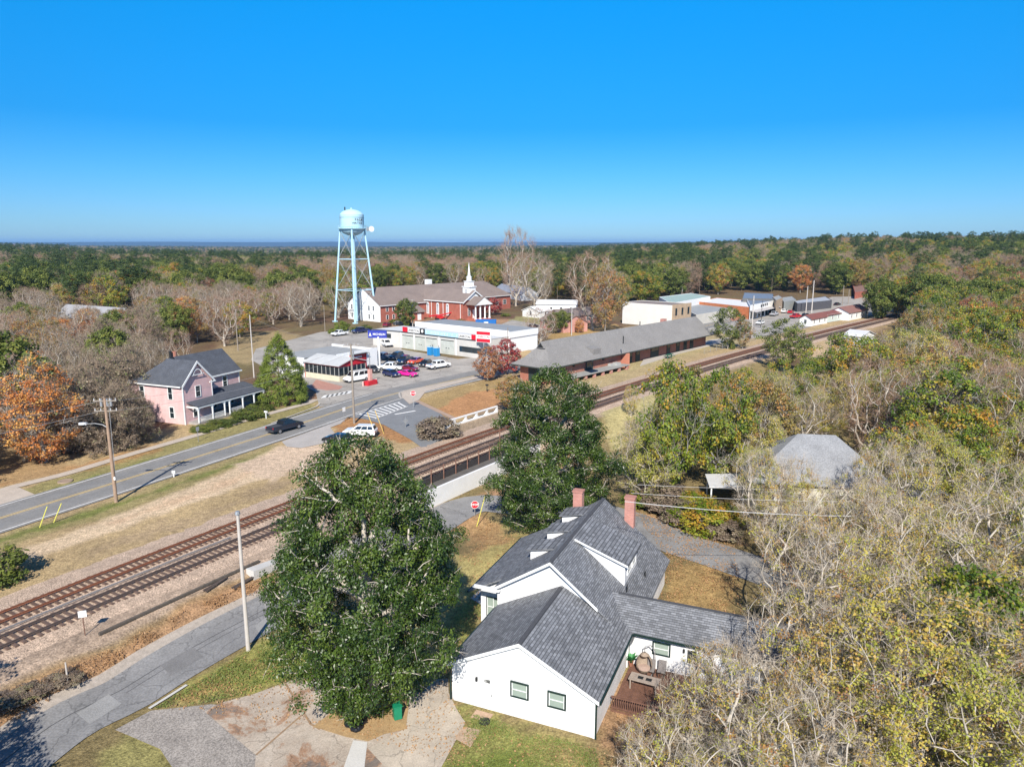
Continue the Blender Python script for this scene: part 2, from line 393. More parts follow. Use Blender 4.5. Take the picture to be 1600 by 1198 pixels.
paint([(240, 1105), (310, 1070), (380, 1050), (350, 1085), (300, 1105)], (.40, .24, .11), 1, .6, 2)
paint([(170, 1180), (200, 1140), (250, 1160), (290, 1198), (280, 1260), (120, 1260)], (.3, .27, .1), 1, .9)
paint([(495, 1135), (560, 1100), (640, 1105), (632, 1140), (575, 1158), (530, 1150)], (.42, .27, .13), .8, .95)
paint([(700, 1105), (760, 1105), (930, 1170), (960, 1260), (640, 1260), (735, 1130)], (.23, .225, .07), .8, .95)
paint([(735, 1180), (800, 1165), (870, 1198), (700, 1230)], (.15, .21, .035), 1.5, .6)
paint([(760, 1115), (850, 1145), (920, 1180), (900, 1198), (800, 1150)], (.35, .24, .12), 1, .5, 2)
paint([(735, 870), (760, 800), (830, 830), (830, 850), (750, 905), (745, 960), (700, 1010), (690, 1060), (700, 1090), (660, 1090), (600, 1000), (700, 870)], (.40, .33, .13), 1, .95)
paint([(690, 960), (740, 930), (760, 945), (720, 1010), (690, 1040)], (.22, .24, .06), 1.4, .8)
paint([(725, 815), (760, 800), (800, 840), (740, 870)], (.45, .27, .13), 1.4, .8)
paint([(1045, 872), (1120, 880), (1160, 900), (1140, 960), (1040, 950)], (.36, .24, .10), 1, .95)
paint([(985, 795), (1030, 800), (1090, 835), (1150, 850), (1140, 862), (1080, 848), (1020, 822)], (.5, .30, .16), 1, .9, 1.6)
paint([(960, 730), (1140, 720), (1240, 830), (1150, 845), (1060, 820), (985, 795)], (.2, .15, .07), 1.4, .7)
paint([(940, 640), (1000, 600), (1030, 620), (1000, 690), (960, 700)], (.42, .36, .17), 1, .9)
paint([(1260, 545), (1320, 520), (1350, 540), (1320, 600), (1270, 600)], (.45, .33, .2), 1, .9)
paint([(940, 1060), (1060, 1100), (1000, 1190), (930, 1190)], (.40, .22, .13), 1, .6)
def ground_mat():
    m, t, b = new_mat('ground_soil'); L = t.links
    a = t.nodes.new('ShaderNodeAttribute'); a.attribute_name = 'soil'
    tc = t.nodes.new('ShaderNodeTexCoord')
    fac = None
    for sc, lo, hi, dt in ((1.6, .66, 1.34, 6), (7, .5, 1.5, 5), (.12, .85, 1.15, 3)):
        n = t.nodes.new('ShaderNodeTexNoise'); n.inputs['Scale'].default_value = sc; n.inputs['Detail'].default_value = dt; n.inputs['Roughness'].default_value = .7
        L.new(tc.outputs['Object'], n.inputs['Vector'])
        mr = t.nodes.new('ShaderNodeMapRange'); mr.inputs[1].default_value = .32; mr.inputs[2].default_value = .68; mr.inputs[3].default_value = lo; mr.inputs[4].default_value = hi
        L.new(n.outputs[0], mr.inputs[0])
        if fac is None: fac = mr.outputs[0]
        else:
            mu = t.nodes.new('ShaderNodeMath'); mu.operation = 'MULTIPLY'; L.new(fac, mu.inputs[0]); L.new(mr.outputs[0], mu.inputs[1]); fac = mu.outputs[0]
        if sc == 7: hgt = n.outputs[0]
    vm = t.nodes.new('ShaderNodeVectorMath'); vm.operation = 'SCALE'; L.new(a.outputs['Color'], vm.inputs[0]); L.new(fac, vm.inputs['Scale'])
    L.new(vm.outputs[0], b.inputs['Base Color']); b.inputs['Roughness'].default_value = .95; b.inputs['Specular IOR Level'].default_value = .15
    bp = t.nodes.new('ShaderNodeBump'); bp.inputs['Strength'].default_value = .8; bp.inputs['Distance'].default_value = .12
    L.new(hgt, bp.inputs['Height']); L.new(bp.outputs[0], b.inputs['Normal'])
    return m
nx, ny = len(gx), len(gy)
ii = (np.arange(ny - 1)[:, None] * nx + np.arange(nx - 1)[None, :]).ravel()
me = mesh_np('ground', np.stack([X, Y, GZ], 1), np.stack([ii, ii + 1, ii + nx + 1, ii + nx], 1), ground_mat(), smoothf=True)
ca = me.attributes.new('soil', 'FLOAT_COLOR', 'POINT'); ca.data.foreach_set('color', np.concatenate([np.clip(COL, .01, 1), np.ones((len(X), 1))], 1).astype(np.float32).ravel())
ground = link(bpy.data.objects.new('ground', me)); tag(ground, kind='structure')
# distant blue ridge
n = 200; ths = np.linspace(-.75, .35, n); V = []
rr = np.random.RandomState(8); hh = np.convolve(rr.rand(n + 20), np.ones(21) / 21, 'valid')
for k, th in enumerate(ths):
    for R, h in ((11000, -30), (12200, 34 + 24 * hh[k] + (4 * math.sin(k * .15))), (14000, -30)): V.append((R * math.sin(th), R * math.cos(th), h))
Fq = [(3 * k + j, 3 * k + 3 + j, 3 * k + 4 + j, 3 * k + 1 + j) for k in range(n - 1) for j in (0, 1)]
hl = link(bpy.data.objects.new('hills', mesh_np('hills', V, Fq, pm('hill_forest', (.035, .05, .03), .9, .3, .004), smoothf=True))); tag(hl, kind='structure')

# ------------------------------------------------------------------ sheets that lie on the ground
def strip(name, pts, width, off, mat, px=True, step=1.5, parent=None, cross=3, kind='structure', label=None):
    P = [at(*p) for p in pts] if px else [Vector((*p, 0)) for p in pts]
    W = width if isinstance(width, (list, tuple)) else [width] * len(P)
    # catmull-rom resample
    Q = []; WW = []
    for i in range(len(P) - 1):
        p0 = P[max(i - 1, 0)]; p1 = P[i]; p2 = P[i + 1]; p3 = P[min(i + 2, len(P) - 1)]
        n = max(1, int((p2 - p1).length / step))
        for k in range(n + (i == len(P) - 2)):
            t = k / n
            q = .5 * ((2 * p1) + (p2 - p0) * t + (2 * p0 - 5 * p1 + 4 * p2 - p3) * t * t + (3 * p1 - p0 - 3 * p2 + p3) * t ** 3)
            Q.append(q); WW.append(W[i] * (1 - t) + W[i + 1] * t)
    V = []
    for k, q in enumerate(Q):
        d = Q[min(k + 1, len(Q) - 1)] - Q[max(k - 1, 0)]; nn = Vector((d.y, -d.x, 0)).normalized()
        for j in range(cross + 1):
            p = q + nn * WW[k] * (j / cross - .5); V.append((p.x, p.y, float(terr(p.x, p.y)) + off))
    c = cross + 1
    Fq = [(k * c + j, k * c + j + 1, (k + 1) * c + j + 1, (k + 1) * c + j) for k in range(len(Q) - 1) for j in range(cross)]
    o = link(bpy.data.objects.new(name, mesh_np(name, V, Fq, mat)), parent)
    if kind and parent is None: tag(o, kind=kind)
    return o
def sheet(name, poly, off, mat, px=True, parent=None, th=0.0, cell=0):
    P = [at(*p)[:2] for p in poly] if px else poly
    z = [float(terr(*p)) + off for p in P]
    bm = bmesh.new(); vs = [bm.verts.new((p[0], p[1], q)) for p, q in zip(P, z)]; bm.faces.new(vs)
    bmesh.ops.triangulate(bm, faces=bm.faces[:])
    if cell:
        for _ in range(cell): bmesh.ops.subdivide_edges(bm, edges=bm.edges[:], cuts=1, use_grid_fill=True)
        for v in bm.verts: v.co.z = float(terr(v.co.x, v.co.y)) + off
    if th:
        r = bmesh.ops.extrude_face_region(bm, geom=bm.faces[:])
        for e in r['geom']:
            if isinstance(e, bmesh.types.BMVert): e.co.z -= th
    bmesh.ops.recalc_face_normals(bm, faces=bm.faces[:])
    me = bpy.data.meshes.new(name); bm.to_mesh(me); bm.free()
    if not th and me.polygons and me.polygons[0].normal.z < 0: me.flip_normals()
    me.materials.append(mat); o = link(bpy.data.objects.new(name, me), parent)
    if parent is None: tag(o, kind='structure')
    return o
ASPH = pm('worn_asphalt', (.25, .24, .225), .9, .16, .35, .15, fine=.14)
ASPHL = pm('pale_asphalt', (.38, .35, .31), .9, .14, .25, .1, fine=.10)
ASPHN = pm('street_asphalt', (.25, .245, .24), .9, .14, .5, .2, fine=.16)
def add_cracks(m, scale, dark=.55, width=.02, amt=1.0):
    t = m.node_tree; L = t.links; b = t.nodes['Principled BSDF']; src = b.inputs['Base Color'].links[0].from_socket
    tc = t.nodes.new('ShaderNodeTexCoord'); nz = t.nodes.new('ShaderNodeTexNoise'); nz.inputs['Scale'].default_value = scale * 2.2; nz.inputs['Detail'].default_value = 4
    L.new(tc.outputs['Object'], nz.inputs['Vector']); ad = t.nodes.new('ShaderNodeVectorMath'); ad.operation = 'MULTIPLY_ADD'; ad.inputs[1].default_value = (.55 / scale,) * 3
    L.new(nz.outputs['Color'], ad.inputs[0]); L.new(tc.outputs['Object'], ad.inputs[2])
    vo = t.nodes.new('ShaderNodeTexVoronoi'); vo.feature = 'DISTANCE_TO_EDGE'; vo.inputs['Scale'].default_value = scale; L.new(ad.outputs[0], vo.inputs['Vector'])
    mr = t.nodes.new('ShaderNodeMapRange'); mr.inputs[1].default_value = 0; mr.inputs[2].default_value = width; mr.inputs[3].default_value = dark; mr.inputs[4].default_value = 1; L.new(vo.outputs[0], mr.inputs[0])
    st = t.nodes.new('ShaderNodeTexNoise'); st.inputs['Scale'].default_value = scale * .9; st.inputs['Detail'].default_value = 7; st.inputs['Roughness'].default_value = .7; L.new(tc.outputs['Object'], st.inputs['Vector'])
    m2 = t.nodes.new('ShaderNodeMapRange'); m2.inputs[1].default_value = .38; m2.inputs[2].default_value = .6; m2.inputs[3].default_value = .82; m2.inputs[4].default_value = 1.04; L.new(st.outputs[0], m2.inputs[0])
    mu = t.nodes.new('ShaderNodeMath'); mu.operation = 'MULTIPLY'; L.new(mr.outputs[0], mu.inputs[0]); L.new(m2.outputs[0], mu.inputs[1])
    vm = t.nodes.new('ShaderNodeVectorMath'); vm.operation = 'SCALE'; L.new(src, vm.inputs[0]); L.new(mu.outputs[0], vm.inputs['Scale']); L.new(vm.outputs[0], b.inputs['Base Color'])
add_cracks(ASPH, .16, .7, .012); add_cracks(ASPHL, .13, .62, .02); add_cracks(ASPHN, .22, .62, .014)
LINEW = pm('road_paint_white', (.72, .71, .68), .8, .12, 2)
LINEY = pm('road_paint_yellow', (.62, .44, .16), .8, .15, 2)
RC = [(-1700, 1500), (-700, 1035), (-300, 904), (0, 810), (200, 748), (420, 678.5), (476, 660), (607, 618), (749, 585.5)]
RCw = [tuple(at(*p)[:2]) for p in RC[2:]] + [(4, 167), (40, 212), (76, 255), (106, 290), (150, 335), (230, 400), (330, 480)]
P0 = RCw[0]; RCw = [(P0[0] - 25, P0[1] - 52)] + RCw
def offs(pts, o):
    out = []
    for k, p in enumerate(pts):
        a = pts[max(k - 1, 0)]; b = pts[min(k + 1, len(pts) - 1)]; d = math.hypot(b[0] - a[0], b[1] - a[1])
        out.append((p[0] + (b[1] - a[1]) / d * o, p[1] - (b[0] - a[0]) / d * o))
    return out
road = strip('road', RCw, 8.6, .05, ASPH, px=False, cross=4)
strip('road_wheel_tracks', offs(RCw, 1.9), 2.0, .054, pm('polished_asphalt', (.22, .215, .205), .85, .12, .5, fine=.1), px=False, parent=road, cross=1)
strip('road_wheel_tracks', offs(RCw, -1.9), 2.0, .054, _M['polished_asphalt'], px=False, parent=road, cross=1)
for o in (-3.75, 3.75): strip('edge_line', offs(RCw[:8] if o > 0 else RCw[:7], o), .16, .06, LINEW, px=False, parent=road, cross=1)
for o in (-.16, .16): strip('centre_line', offs(RCw, o), .14, .06, LINEY, px=False, parent=road, cross=1)
sheet('parking_lot', [(499, 636), (493, 612), (470, 600), (440, 590), (392, 562), (400, 545), (500, 519), (560, 513), (600, 514), (628, 546), (715, 561), (765, 556), (800, 558), (790, 566), (749, 578), (607, 609), (540, 629)], .03, ASPHL)
sheet('side_street', [(528, 650), (560, 640), (627, 622), (640, 622), (668, 632), (700, 655), (690, 690), (660, 700), (640, 686), (600, 664), (572, 655)], .04, pm('side_street_asphalt', (.2, .205, .21), .9, .12, .5, fine=.12))
sheet('pull_off_pavement', [(440, 690), (542, 653), (532, 662), (516, 668), (524, 678), (510, 692), (470, 700), (448, 698)], .035, pm('pale_worn_pavement', (.40, .37, .34), .9, .12, .5, fine=.1))
cw = tag(bpy.data.objects.new('crosswalk', None), kind='structure'); link(cw)
A, B, C_, D_ = Vector((*g(553, 652), 0)), Vector((*g(625, 628), 0)), Vector((*g(637, 635), 0)), Vector((*g(583, 655), 0))
A = Vector((*g(556, 648), 0)); D_ = Vector((*g(586, 654.5), 0))
mb = MB()
for a, b in ((A, B), (D_, C_)):
    d = (b - a).normalized(); nn = Vector((-d.y, d.x, 0)) * .12
    mb.add([a - nn, b - nn, b + nn, a + nn], [(0, 1, 2, 3)])
for k in range(9):
    t = (k + .5) / 9; p = A.lerp(B, t); q = D_.lerp(C_, t); d = (B - A).normalized() * .22
    mb.add([p - d, p + d, q + d, q - d], [(0, 1, 2, 3)])
mb.v = [(x, y, .052) for x, y, z in mb.v]; mb.build('crosswalk_marking', LINEW, cw)
mb = MB(); p, q = Vector((*g(617, 647.5), .052)), Vector((*g(649, 642), .052)); d = (q - p).normalized(); nn = Vector((-d.y, d.x, 0)) * .25
mb.add([p - nn, q - nn, q + nn, p + nn], [(0, 1, 2, 3)]).build('stop_line', LINEW, cw)
mb = MB()
for k in range(6):
    p = Vector((*g(506 + k * 7.2, 622 - k * 1.3), .06)); q = Vector((*g(511 + k * 7.2, 617.5 - k * 1.3), .06)); d = Vector((.5, .25, 0))
    mb.add([p - d, p + d, q + d, q - d], [(0, 1, 2, 3)])
mb.build('crosswalk_marking', LINEW, cw)
PATHC = pm('sidewalk_concrete', (.47, .40, .33), .9, .12, .8, fine=.1)
strip('sidewalk', [(-400, 905), (-100, 810), (0, 767), (100, 741), (200, 711), (300, 682), (400, 652), (480, 630), (490, 624)], 1.5, .05, PATHC)
sheet('driveway', [(-60, 800), (-60, 775), (30, 762), (60, 775), (0, 792)], .045, PATHC)
strip('curb', [(424, 662), (470, 645), (494, 636), (500, 630)], .3, .12, CONC)
strip('curb', [(627, 623), (624, 617), (632, 611), (690, 600), (749, 587), (790, 577)], .35, .12, CONC)
sheet('sidewalk', [(628, 621), (627, 613), (650, 607), (752, 587), (752, 590), (665, 612), (655, 625), (640, 632)], .09, PATHC)
strip('footpath', [(648, 625), (680, 640), (712, 655)], 1.0, .05, pm('red_dirt_path', (.38, .27, .2), .9, .1, 1))
sheet('brick_forecourt', [(484, 606), (494, 593), (536, 604), (530, 609), (510, 610)], .045, pm('red_paving', (.42, .22, .17), .9, .15, 1, fine=.2))
sheet('platform_pavement', [(1000, 572), (1010, 555), (1110, 532), (1140, 528), (1128, 536), (1060, 553)], .2, CONC, th=.25)
sheet('downtown_pavement', [(1100, 515), (1160, 500), (1240, 483), (1300, 464), (1390, 462), (1420, 480), (1380, 490), (1300, 503), (1235, 518), (1170, 530)], .06, ASPHL)
sheet('downtown_sidewalk', [(1140, 498), (1170, 492), (1215, 484), (1220, 486), (1175, 496), (1145, 502)], .1, pm('brick_sidewalk', (.45, .2, .13), .9, .2, 1))
sheet('church_parking', [(770, 512), (800, 500), (860, 510), (840, 520), (800, 528), (760, 520)], .04, ASPHL)
sheet('far_parking', [(840, 552), (820, 545), (870, 530), (940, 520), (960, 525), (880, 548)], .04, ASPHL)
strip('gravel_lane', [(1560, 425), (1470, 440), (1420, 452), (1400, 462)], 6, .1, pm('pale_dirt', (.45, .36, .27), .9, .15, .3))
# near street and concrete drive
def midpts(L_, R_): return [((a[0] + b[0]) / 2, (a[1] + b[1]) / 2) for a, b in zip(L_, R_)]
Lp = [(-200, 1240), (20, 1135), (165, 1059), (223, 1025), (309, 973), (412, 929), (470, 902)]
Rp = [(60, 1290), (165, 1138), (234, 1107), (292, 1066), (388, 1012), (470, 962), (510, 940)]
Lw = [at(*p) for p in Lp]; Rw = [at(*p) for p in Rp]
ctr = [tuple(((a + b) / 2)[:2]) for a, b in zip(Lw, Rw)]; wid = [5.6] * 7
ctr2 = [tuple(at(*p)[:2]) for p in [(610, 850), (725, 792), (800, 790), (890, 792), (985, 815), (1050, 845), (1120, 868), (1230, 905), (1400, 960), (1620, 1000)]]
strip('street', ctr + ctr2, [4.5, 4.6, 4.7, 4.8, 5.0, 5.2, 5.4] + [5.5] * 10, .05, ASPHN, px=False, step=1.0, cross=6)
strip('gravel_shoulder', offs(ctr + ctr2[:2], -2.8), .9, .02, pm('shoulder_gravel', (.37, .32, .27), .95, .2, 3, .3, fine=.3), px=False, step=1.0)
m_crack = pm('tar_seam', (.07, .07, .07), .8, .1, 2)
cracks = strip('road_seam', offs(ctr, -.7), .07, .056, m_crack, px=False, step=1.0, cross=1); cracks.parent = bpy.data.objects['street']
strip('road_seam', offs(ctr, -.1)[2:], .05, .056, m_crack, px=False, step=1.0, cross=1).parent = bpy.data.objects['street']
for pp_, cc_ in (([(398, 978), (420, 962), (455, 955), (462, 968), (430, 985), (405, 990)], 'patch_pale'), ([(250, 1040), (300, 1012), (318, 1026), (268, 1056)], 'patch_dark'), ([(120, 1115), (170, 1085), (190, 1100), (140, 1132)], 'patch_pale')):
    sheet('asphalt_patch', pp_, .058, pm(cc_, (.285, .28, .27) if cc_ == 'patch_pale' else (.19, .185, .18), .9, .12, .8, fine=.15), cell=2).parent = bpy.data.objects['street']
def drive_mat():
    m, t, b = new_mat('stained_concrete'); L = t.links; tc = t.nodes.new('ShaderNodeTexCoord')
    n = t.nodes.new('ShaderNodeTexNoise'); n.inputs['Scale'].default_value = .35; n.inputs['Detail'].default_value = 8; n.inputs['Roughness'].default_value = .68; n.inputs['Distortion'].default_value = .5
    L.new(tc.outputs['Object'], n.inputs['Vector'])
    r = t.nodes.new('ShaderNodeValToRGB'); e = r.color_ramp.elements
    e[0].position = .36; e[0].color = (.20, .16, .13, 1); e[1].position = .66; e[1].color = (.50, .43, .35, 1)
    for p, c in ((.47, (.42, .345, .27, 1)), (.415, (.33, .19, .11, 1))): x = e.new(p); x.color = c
    L.new(n.outputs[0], r.inputs[0])
    n2 = t.nodes.new('ShaderNodeTexNoise'); n2.inputs['Scale'].default_value = 12; n2.inputs['Detail'].default_value = 4; L.new(tc.outputs['Object'], n2.inputs['Vector'])
    mr = t.nodes.new('ShaderNodeMapRange'); mr.inputs[1].default_value = .3; mr.inputs[2].default_value = .7; mr.inputs[3].default_value = .8; mr.inputs[4].default_value = 1.2; L.new(n2.outputs[0], mr.inputs[0])
    vm = t.nodes.new('ShaderNodeVectorMath'); vm.operation = 'SCALE'; L.new(r.outputs[0], vm.inputs[0]); L.new(mr.outputs[0], vm.inputs['Scale'])
    L.new(vm.outputs[0], b.inputs['Base Color']); b.inputs['Roughness'].default_value = .9
    return m
DRV = drive_mat()
CLN = pm('clean_concrete', (.48, .41, .325), .9, .12, .7, .1, fine=.1)
add_cracks(CLN, .3, .6, .012); add_cracks(DRV, .3, .6, .012)
NEWC = pm('new_concrete', (.54, .52, .48), .85, .05, .7, fine=.06)
sheet('gravel_drive', [(180, 1140), (236, 1110), (330, 1100), (420, 1110), (430, 1198), (420, 1290), (330, 1290), (250, 1170)], .03, pm('crushed_gravel', (.29, .26, .23), .95, .2, .8, .3, fine=.35))
sheet('concrete_drive', [(320, 1112), (345, 1098), (395, 1085), (470, 1058), (500, 1070), (560, 1085), (700, 1080), (712, 1105), (727, 1130), (640, 1290), (390, 1290), (400, 1180)], .045, DRV)
sheet('concrete_path', [(486, 1056), (512, 1050), (560, 1105), (540, 1112), (496, 1136)], .055, CLN)
sheet('concrete_path', [(640, 1100), (680, 1062), (700, 1060), (702, 1100), (727, 1128), (650, 1250), (575, 1170), (630, 1140)], .055, CLN)
sheet('planting_bed', [(489, 1136), (520, 1112), (560, 1090), (640, 1092), (634, 1140), (600, 1148), (575, 1159), (540, 1152)], .075, pm('leafy_mulch', (.38, .25, .12), .95, .25, 2, .4, fine=.35))
sheet('concrete_slab', [(552, 1157), (574, 1160), (566, 1230), (528, 1225)], .065, NEWC)
strip('expansion_joint', [(444, 1065), (486, 1132), (500, 1140)], .14, .062, pm('rotten_joint', (.30, .2, .12), .9, .2, 3))
strip('expansion_joint', [(478, 1112), (400, 1180)], .12, .062, _M['rotten_joint'])
strip('concrete_curb', [(233, 1108), (262, 1090), (292, 1071)], .22, .1, NEWC)
sheet('flagstone_path', [(703, 1150), (727, 1136), (752, 1141), (735, 1168)], .05, pm('flagstone', (.40, .29, .2), .9, .2, 1.5, fine=.15))
sheet('front_walk', [(735, 935), (757, 915), (770, 930), (752, 945)], .05, NEWC)

# ------------------------------------------------------------------ railway
BAL = pm('ballast_stone', (.43, .32, .235), .95, .2, .8, .6, fine=.6)
def ballast():
    s = np.concatenate([np.arange(-60, 190, .6), np.arange(190, 520, 3)])
    offs_ = [-4.2, -3.0, -2.4, 0, 1.4, LOFF / 2, LOFF - 1.4, LOFF, LOFF + 1.6, LOFF + 2.6, LOFF + 3.4]
    hs = [-.02, .06, .16, .16, .16, .1, .16, .16, .16, .03, -.15]
    V = []
    r = np.random.RandomState(4)
    for o, h in zip(offs_, hs):
        x, y = trk(s, o + r.randn(len(s)) * .05); z = terr(x, y) * (1 if o < LOFF + 2.5 else 1); z = np.where(z > -.4, z, z) + h + r.randn(len(s)) * .015
        V.append(np.stack([x, y, z], 1))
    V = np.stack(V, 1); n, c = V.shape[:2]
    Fq = [(k * c + j, k * c + j + 1, (k + 1) * c + j + 1, (k + 1) * c + j) for k in range(n - 1) for j in range(c - 1)]
    o = link(bpy.data.objects.new('ballast', mesh_np('ballast', V.reshape(-1, 3), Fq, BAL))); tag(o, kind='structure')
ballast()
def track(label, off, rail_m, tie_m, s0, s1):
    x0, y0 = trk((s0 + s1) / 2, off)
    root = thing('railway_track', (float(x0), float(y0), .16), 0, label, 'railway track', 'parallel railway tracks')
    ox, oy, oz = root.location
    for sg in (-.755, .755):
        s = np.concatenate([np.arange(s0, 200, 1.5), np.arange(200, s1, 4)])
        prof = [(-.07, .18), (-.07, .21), (-.02, .23), (-.025, .30), (-.045, .31), (-.045, .345), (.045, .345), (.045, .31), (.025, .30), (.02, .23), (.07, .21), (.07, .18)]
        V = []
        for po, pz in prof:
            x, y = trk(s, off + sg + po); V.append(np.stack([x - ox, y - oy, np.full(len(s), pz - .16 + .12)], 1))
        V = np.stack(V, 1); n, c = V.shape[:2]
        Fq = [(k * c + j, (k + 1) * c + j, (k + 1) * c + (j + 1) % c, k * c + (j + 1) % c) for k in range(n - 1) for j in range(c)]
        link(bpy.data.objects.new('rail', mesh_np('rail', V.reshape(-1, 3), Fq, rail_m)), root)
    base = MB().box(-1.3, 1.3, -.115, .115, -.02, .1).build('sleeper', tie_m, root)
    base.data.materials.clear(); base.data.materials.append(tie_m)
    r = random.Random(int(off * 10) + 5); first = True; rest = MB(); cnt = 0
    s = s0
    svis = 12.0
    while s < s1:
        s += .53 if s < 210 else .53
        x, y = trk(s, off); x2, y2 = trk(s + .5, off); a = math.atan2(float(y2 - y), float(x2 - x)) - PI / 2 + r.uniform(-.03, .03)
        px_, py_ = proj(float(x), float(y), .2)
        loc = (float(x) - ox, float(y) - oy, r.uniform(-.03, .015))
        if s > svis and cnt < 100 and -20 < px_ and float(y) > 30:
            o = base if first else base.copy()
            if not first: S.collection.objects.link(o)
            first = False; cnt += 1
            o.location = loc; o.rotation_euler = (0, 0, a); o.scale.x = r.uniform(.96, 1.05)
        elif s < 330:
            ca_, sa_ = math.cos(a), math.sin(a)
            b = MB().box(-1.3, 1.3, -.115, .115, -.02, .1)
            rest.add([(loc[0] + vx * ca_ - vy * sa_, loc[1] + vx * sa_ + vy * ca_, loc[2] + vz) for vx, vy, vz in b.v], b.f)
    o = rest.build('sleepers', tie_m, root); o['kind'] = 'stuff'
    return root
track('rusty railway track with orange-brown rails, the one nearer the highway', 0, pm('rusty_rail', (.22, .085, .045), .7, .2, 2), pm('brown_sleeper', (.12, .075, .055), .9, .35, 3), -60, 500)
track('dark railway track with dull rails, the one nearer the white house', LOFF, pm('dull_rail', (.10, .075, .065), .45, .2, 2), pm('grey_brown_sleeper', (.135, .09, .07), .9, .35, 3), -60, 500)
s = np.arange(-60, sn(*g(365, 838))[0], 1.5); mb = MB()
pp = [Vector((float(a), float(b), .3)) for a, b in zip(*trk(s, LOFF - 1.75))]
for a, b in zip(pp[:-1], pp[1:]): mb.tube(a, b, .07, .07, 5)
o = mb.build('spare_rail', pm('steel_rail_grey', (.24, .24, .25), .4, .1, 2, metal=.3)); tag(o, 'long grey steel rail lying on the ballast between the two tracks', 'rail')
mb = MB(); r = random.Random(2)
s_ = np.arange(sn(*g(150, 995))[0], sn(*g(385, 868))[0], .8); zz = [Vector((float(a), float(b), float(terr(a, b)) + .12)) for a, b in zip(*trk(s_, LOFF + 4.4))]
for a, b in zip(zz[:-1], zz[1:]): mb.tube(a, b, .14, .13, 5)
tag(mb.build('timber_edging', pm('old_timber', (.1, .085, .07), .9, .3, 3)), 'long dark timber edging holding back the ballast below the tracks', 'edging')
for pa, pb, lb in (((318, 922), (354, 902), 'pair of short dark rail pieces dumped beside the timber edging'), ((362, 918), (410, 893), 'rusty steel pipe lying in the dry grass near the white wing wall')):
    a = at(*pa, .12); b = at(*pb, .12); root = thing('scrap_rail', a, 0, lb, 'scrap metal')
    MB().tube(a, b, .09, .09, 6).build('bar', pm('scrap_steel', (.09, .07, .06), .7, .2, 3), root, world=True)
    MB().tube(a + Vector((.25, -.2, 0)), b + Vector((.0, -.25, .05)), .07, .07, 6).build('bar', _M['scrap_steel'], root, world=True)
# wing wall and abutment
CW = pm('white_concrete', (.74, .74, .73), .85, .06, .8, fine=.04)
def wallrun(name, s_a, s_b, off, top, bot, th, mat, parent=None):
    ss = np.linspace(s_a, s_b, 14); mb = MB()
    for k in range(13):
        P = []
        for q, o_ in ((ss[k], off), (ss[k + 1], off), (ss[k + 1], off + th), (ss[k], off + th)):
            x, y = trk(q, o_); P.append((float(x), float(y)))
        t0 = k / 13; t1 = (k + 1) / 13
        za = top(t0); zb = top(t1); ba = bot(t0); bb = bot(t1)
        mb.prism(P, [ba, bb, bb, ba], [za, zb, zb, za])
    return mb.build(name, mat, parent, world=parent is not None)
sa, sb = WALL_S; x0, y0 = trk((sa + sb) / 2, LOFF + WALL_D)
root = thing('retaining_wall', (float(x0), float(y0), -2.9), 0, 'white concrete retaining wall under the railway bridge beside the magnolias', 'wall')
wallrun('wall', sa, sb, LOFF + WALL_D + .45, lambda t: -.75, lambda t: -3.2, .35, CW, root)
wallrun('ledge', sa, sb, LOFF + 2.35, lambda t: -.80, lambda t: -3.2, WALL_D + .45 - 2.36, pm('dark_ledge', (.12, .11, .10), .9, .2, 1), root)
s1, s2 = sn(*at(392, 905)[:2])[0], sn(*at(500, 850)[:2])[0]
o = wallrun('wing_wall', s1, s2, LOFF + 5.0, lambda t: .22 - .75 * t, lambda t: -3.0, 1.0, pm('pale_wing_wall', (.55, .53, .49), .85, .1, .8, fine=.06)); tag(o, 'long pale concrete wing wall sloping down from the tracks behind the left magnolia', 'wall')
br = thing('railway_bridge', (float(x0), float(y0), 0), 0, 'dark steel railway bridge side with rusty posts and cables above the white wall', 'bridge')
RUST = pm('rusty_steel', (.16, .085, .06), .8, .3, 3); DSTEEL = pm('dark_steel', (.05, .045, .045), .7, .2, 2)
wallrun('girder', sa, sb, LOFF + 2.0, lambda t: -.05, lambda t: -.9, .3, DSTEEL, br)
k = 0
for q in np.linspace(sa + 4, sb - 3, 9):
    x, y = trk(q, LOFF + 2.5); h = 1.15 if k != 6 else 3.2
    MB().box(float(x) - .07, float(x) + .07, float(y) - .07, float(y) + .07, -.9, h).build('post', RUST, br, world=True); k += 1
for h in (.45, 1.0):
    q = np.linspace(sa + 4, sb - 3, 18); pts = [Vector((float(a), float(b), h - (.12 if i % 2 else 0))) for i, (a, b) in enumerate(zip(*trk(q, LOFF + 2.5)))]
    MB().path(pts, .035, 4).build('handrail', RUST, br, world=True)
q = np.linspace(sa + 3, sb - 3, 18); pts = [Vector((float(a), float(b), .12)) for a, b in zip(*trk(q, LOFF + 1.9))]
MB().path(pts, .1, 5).build('pipe', DSTEEL, br, world=True)
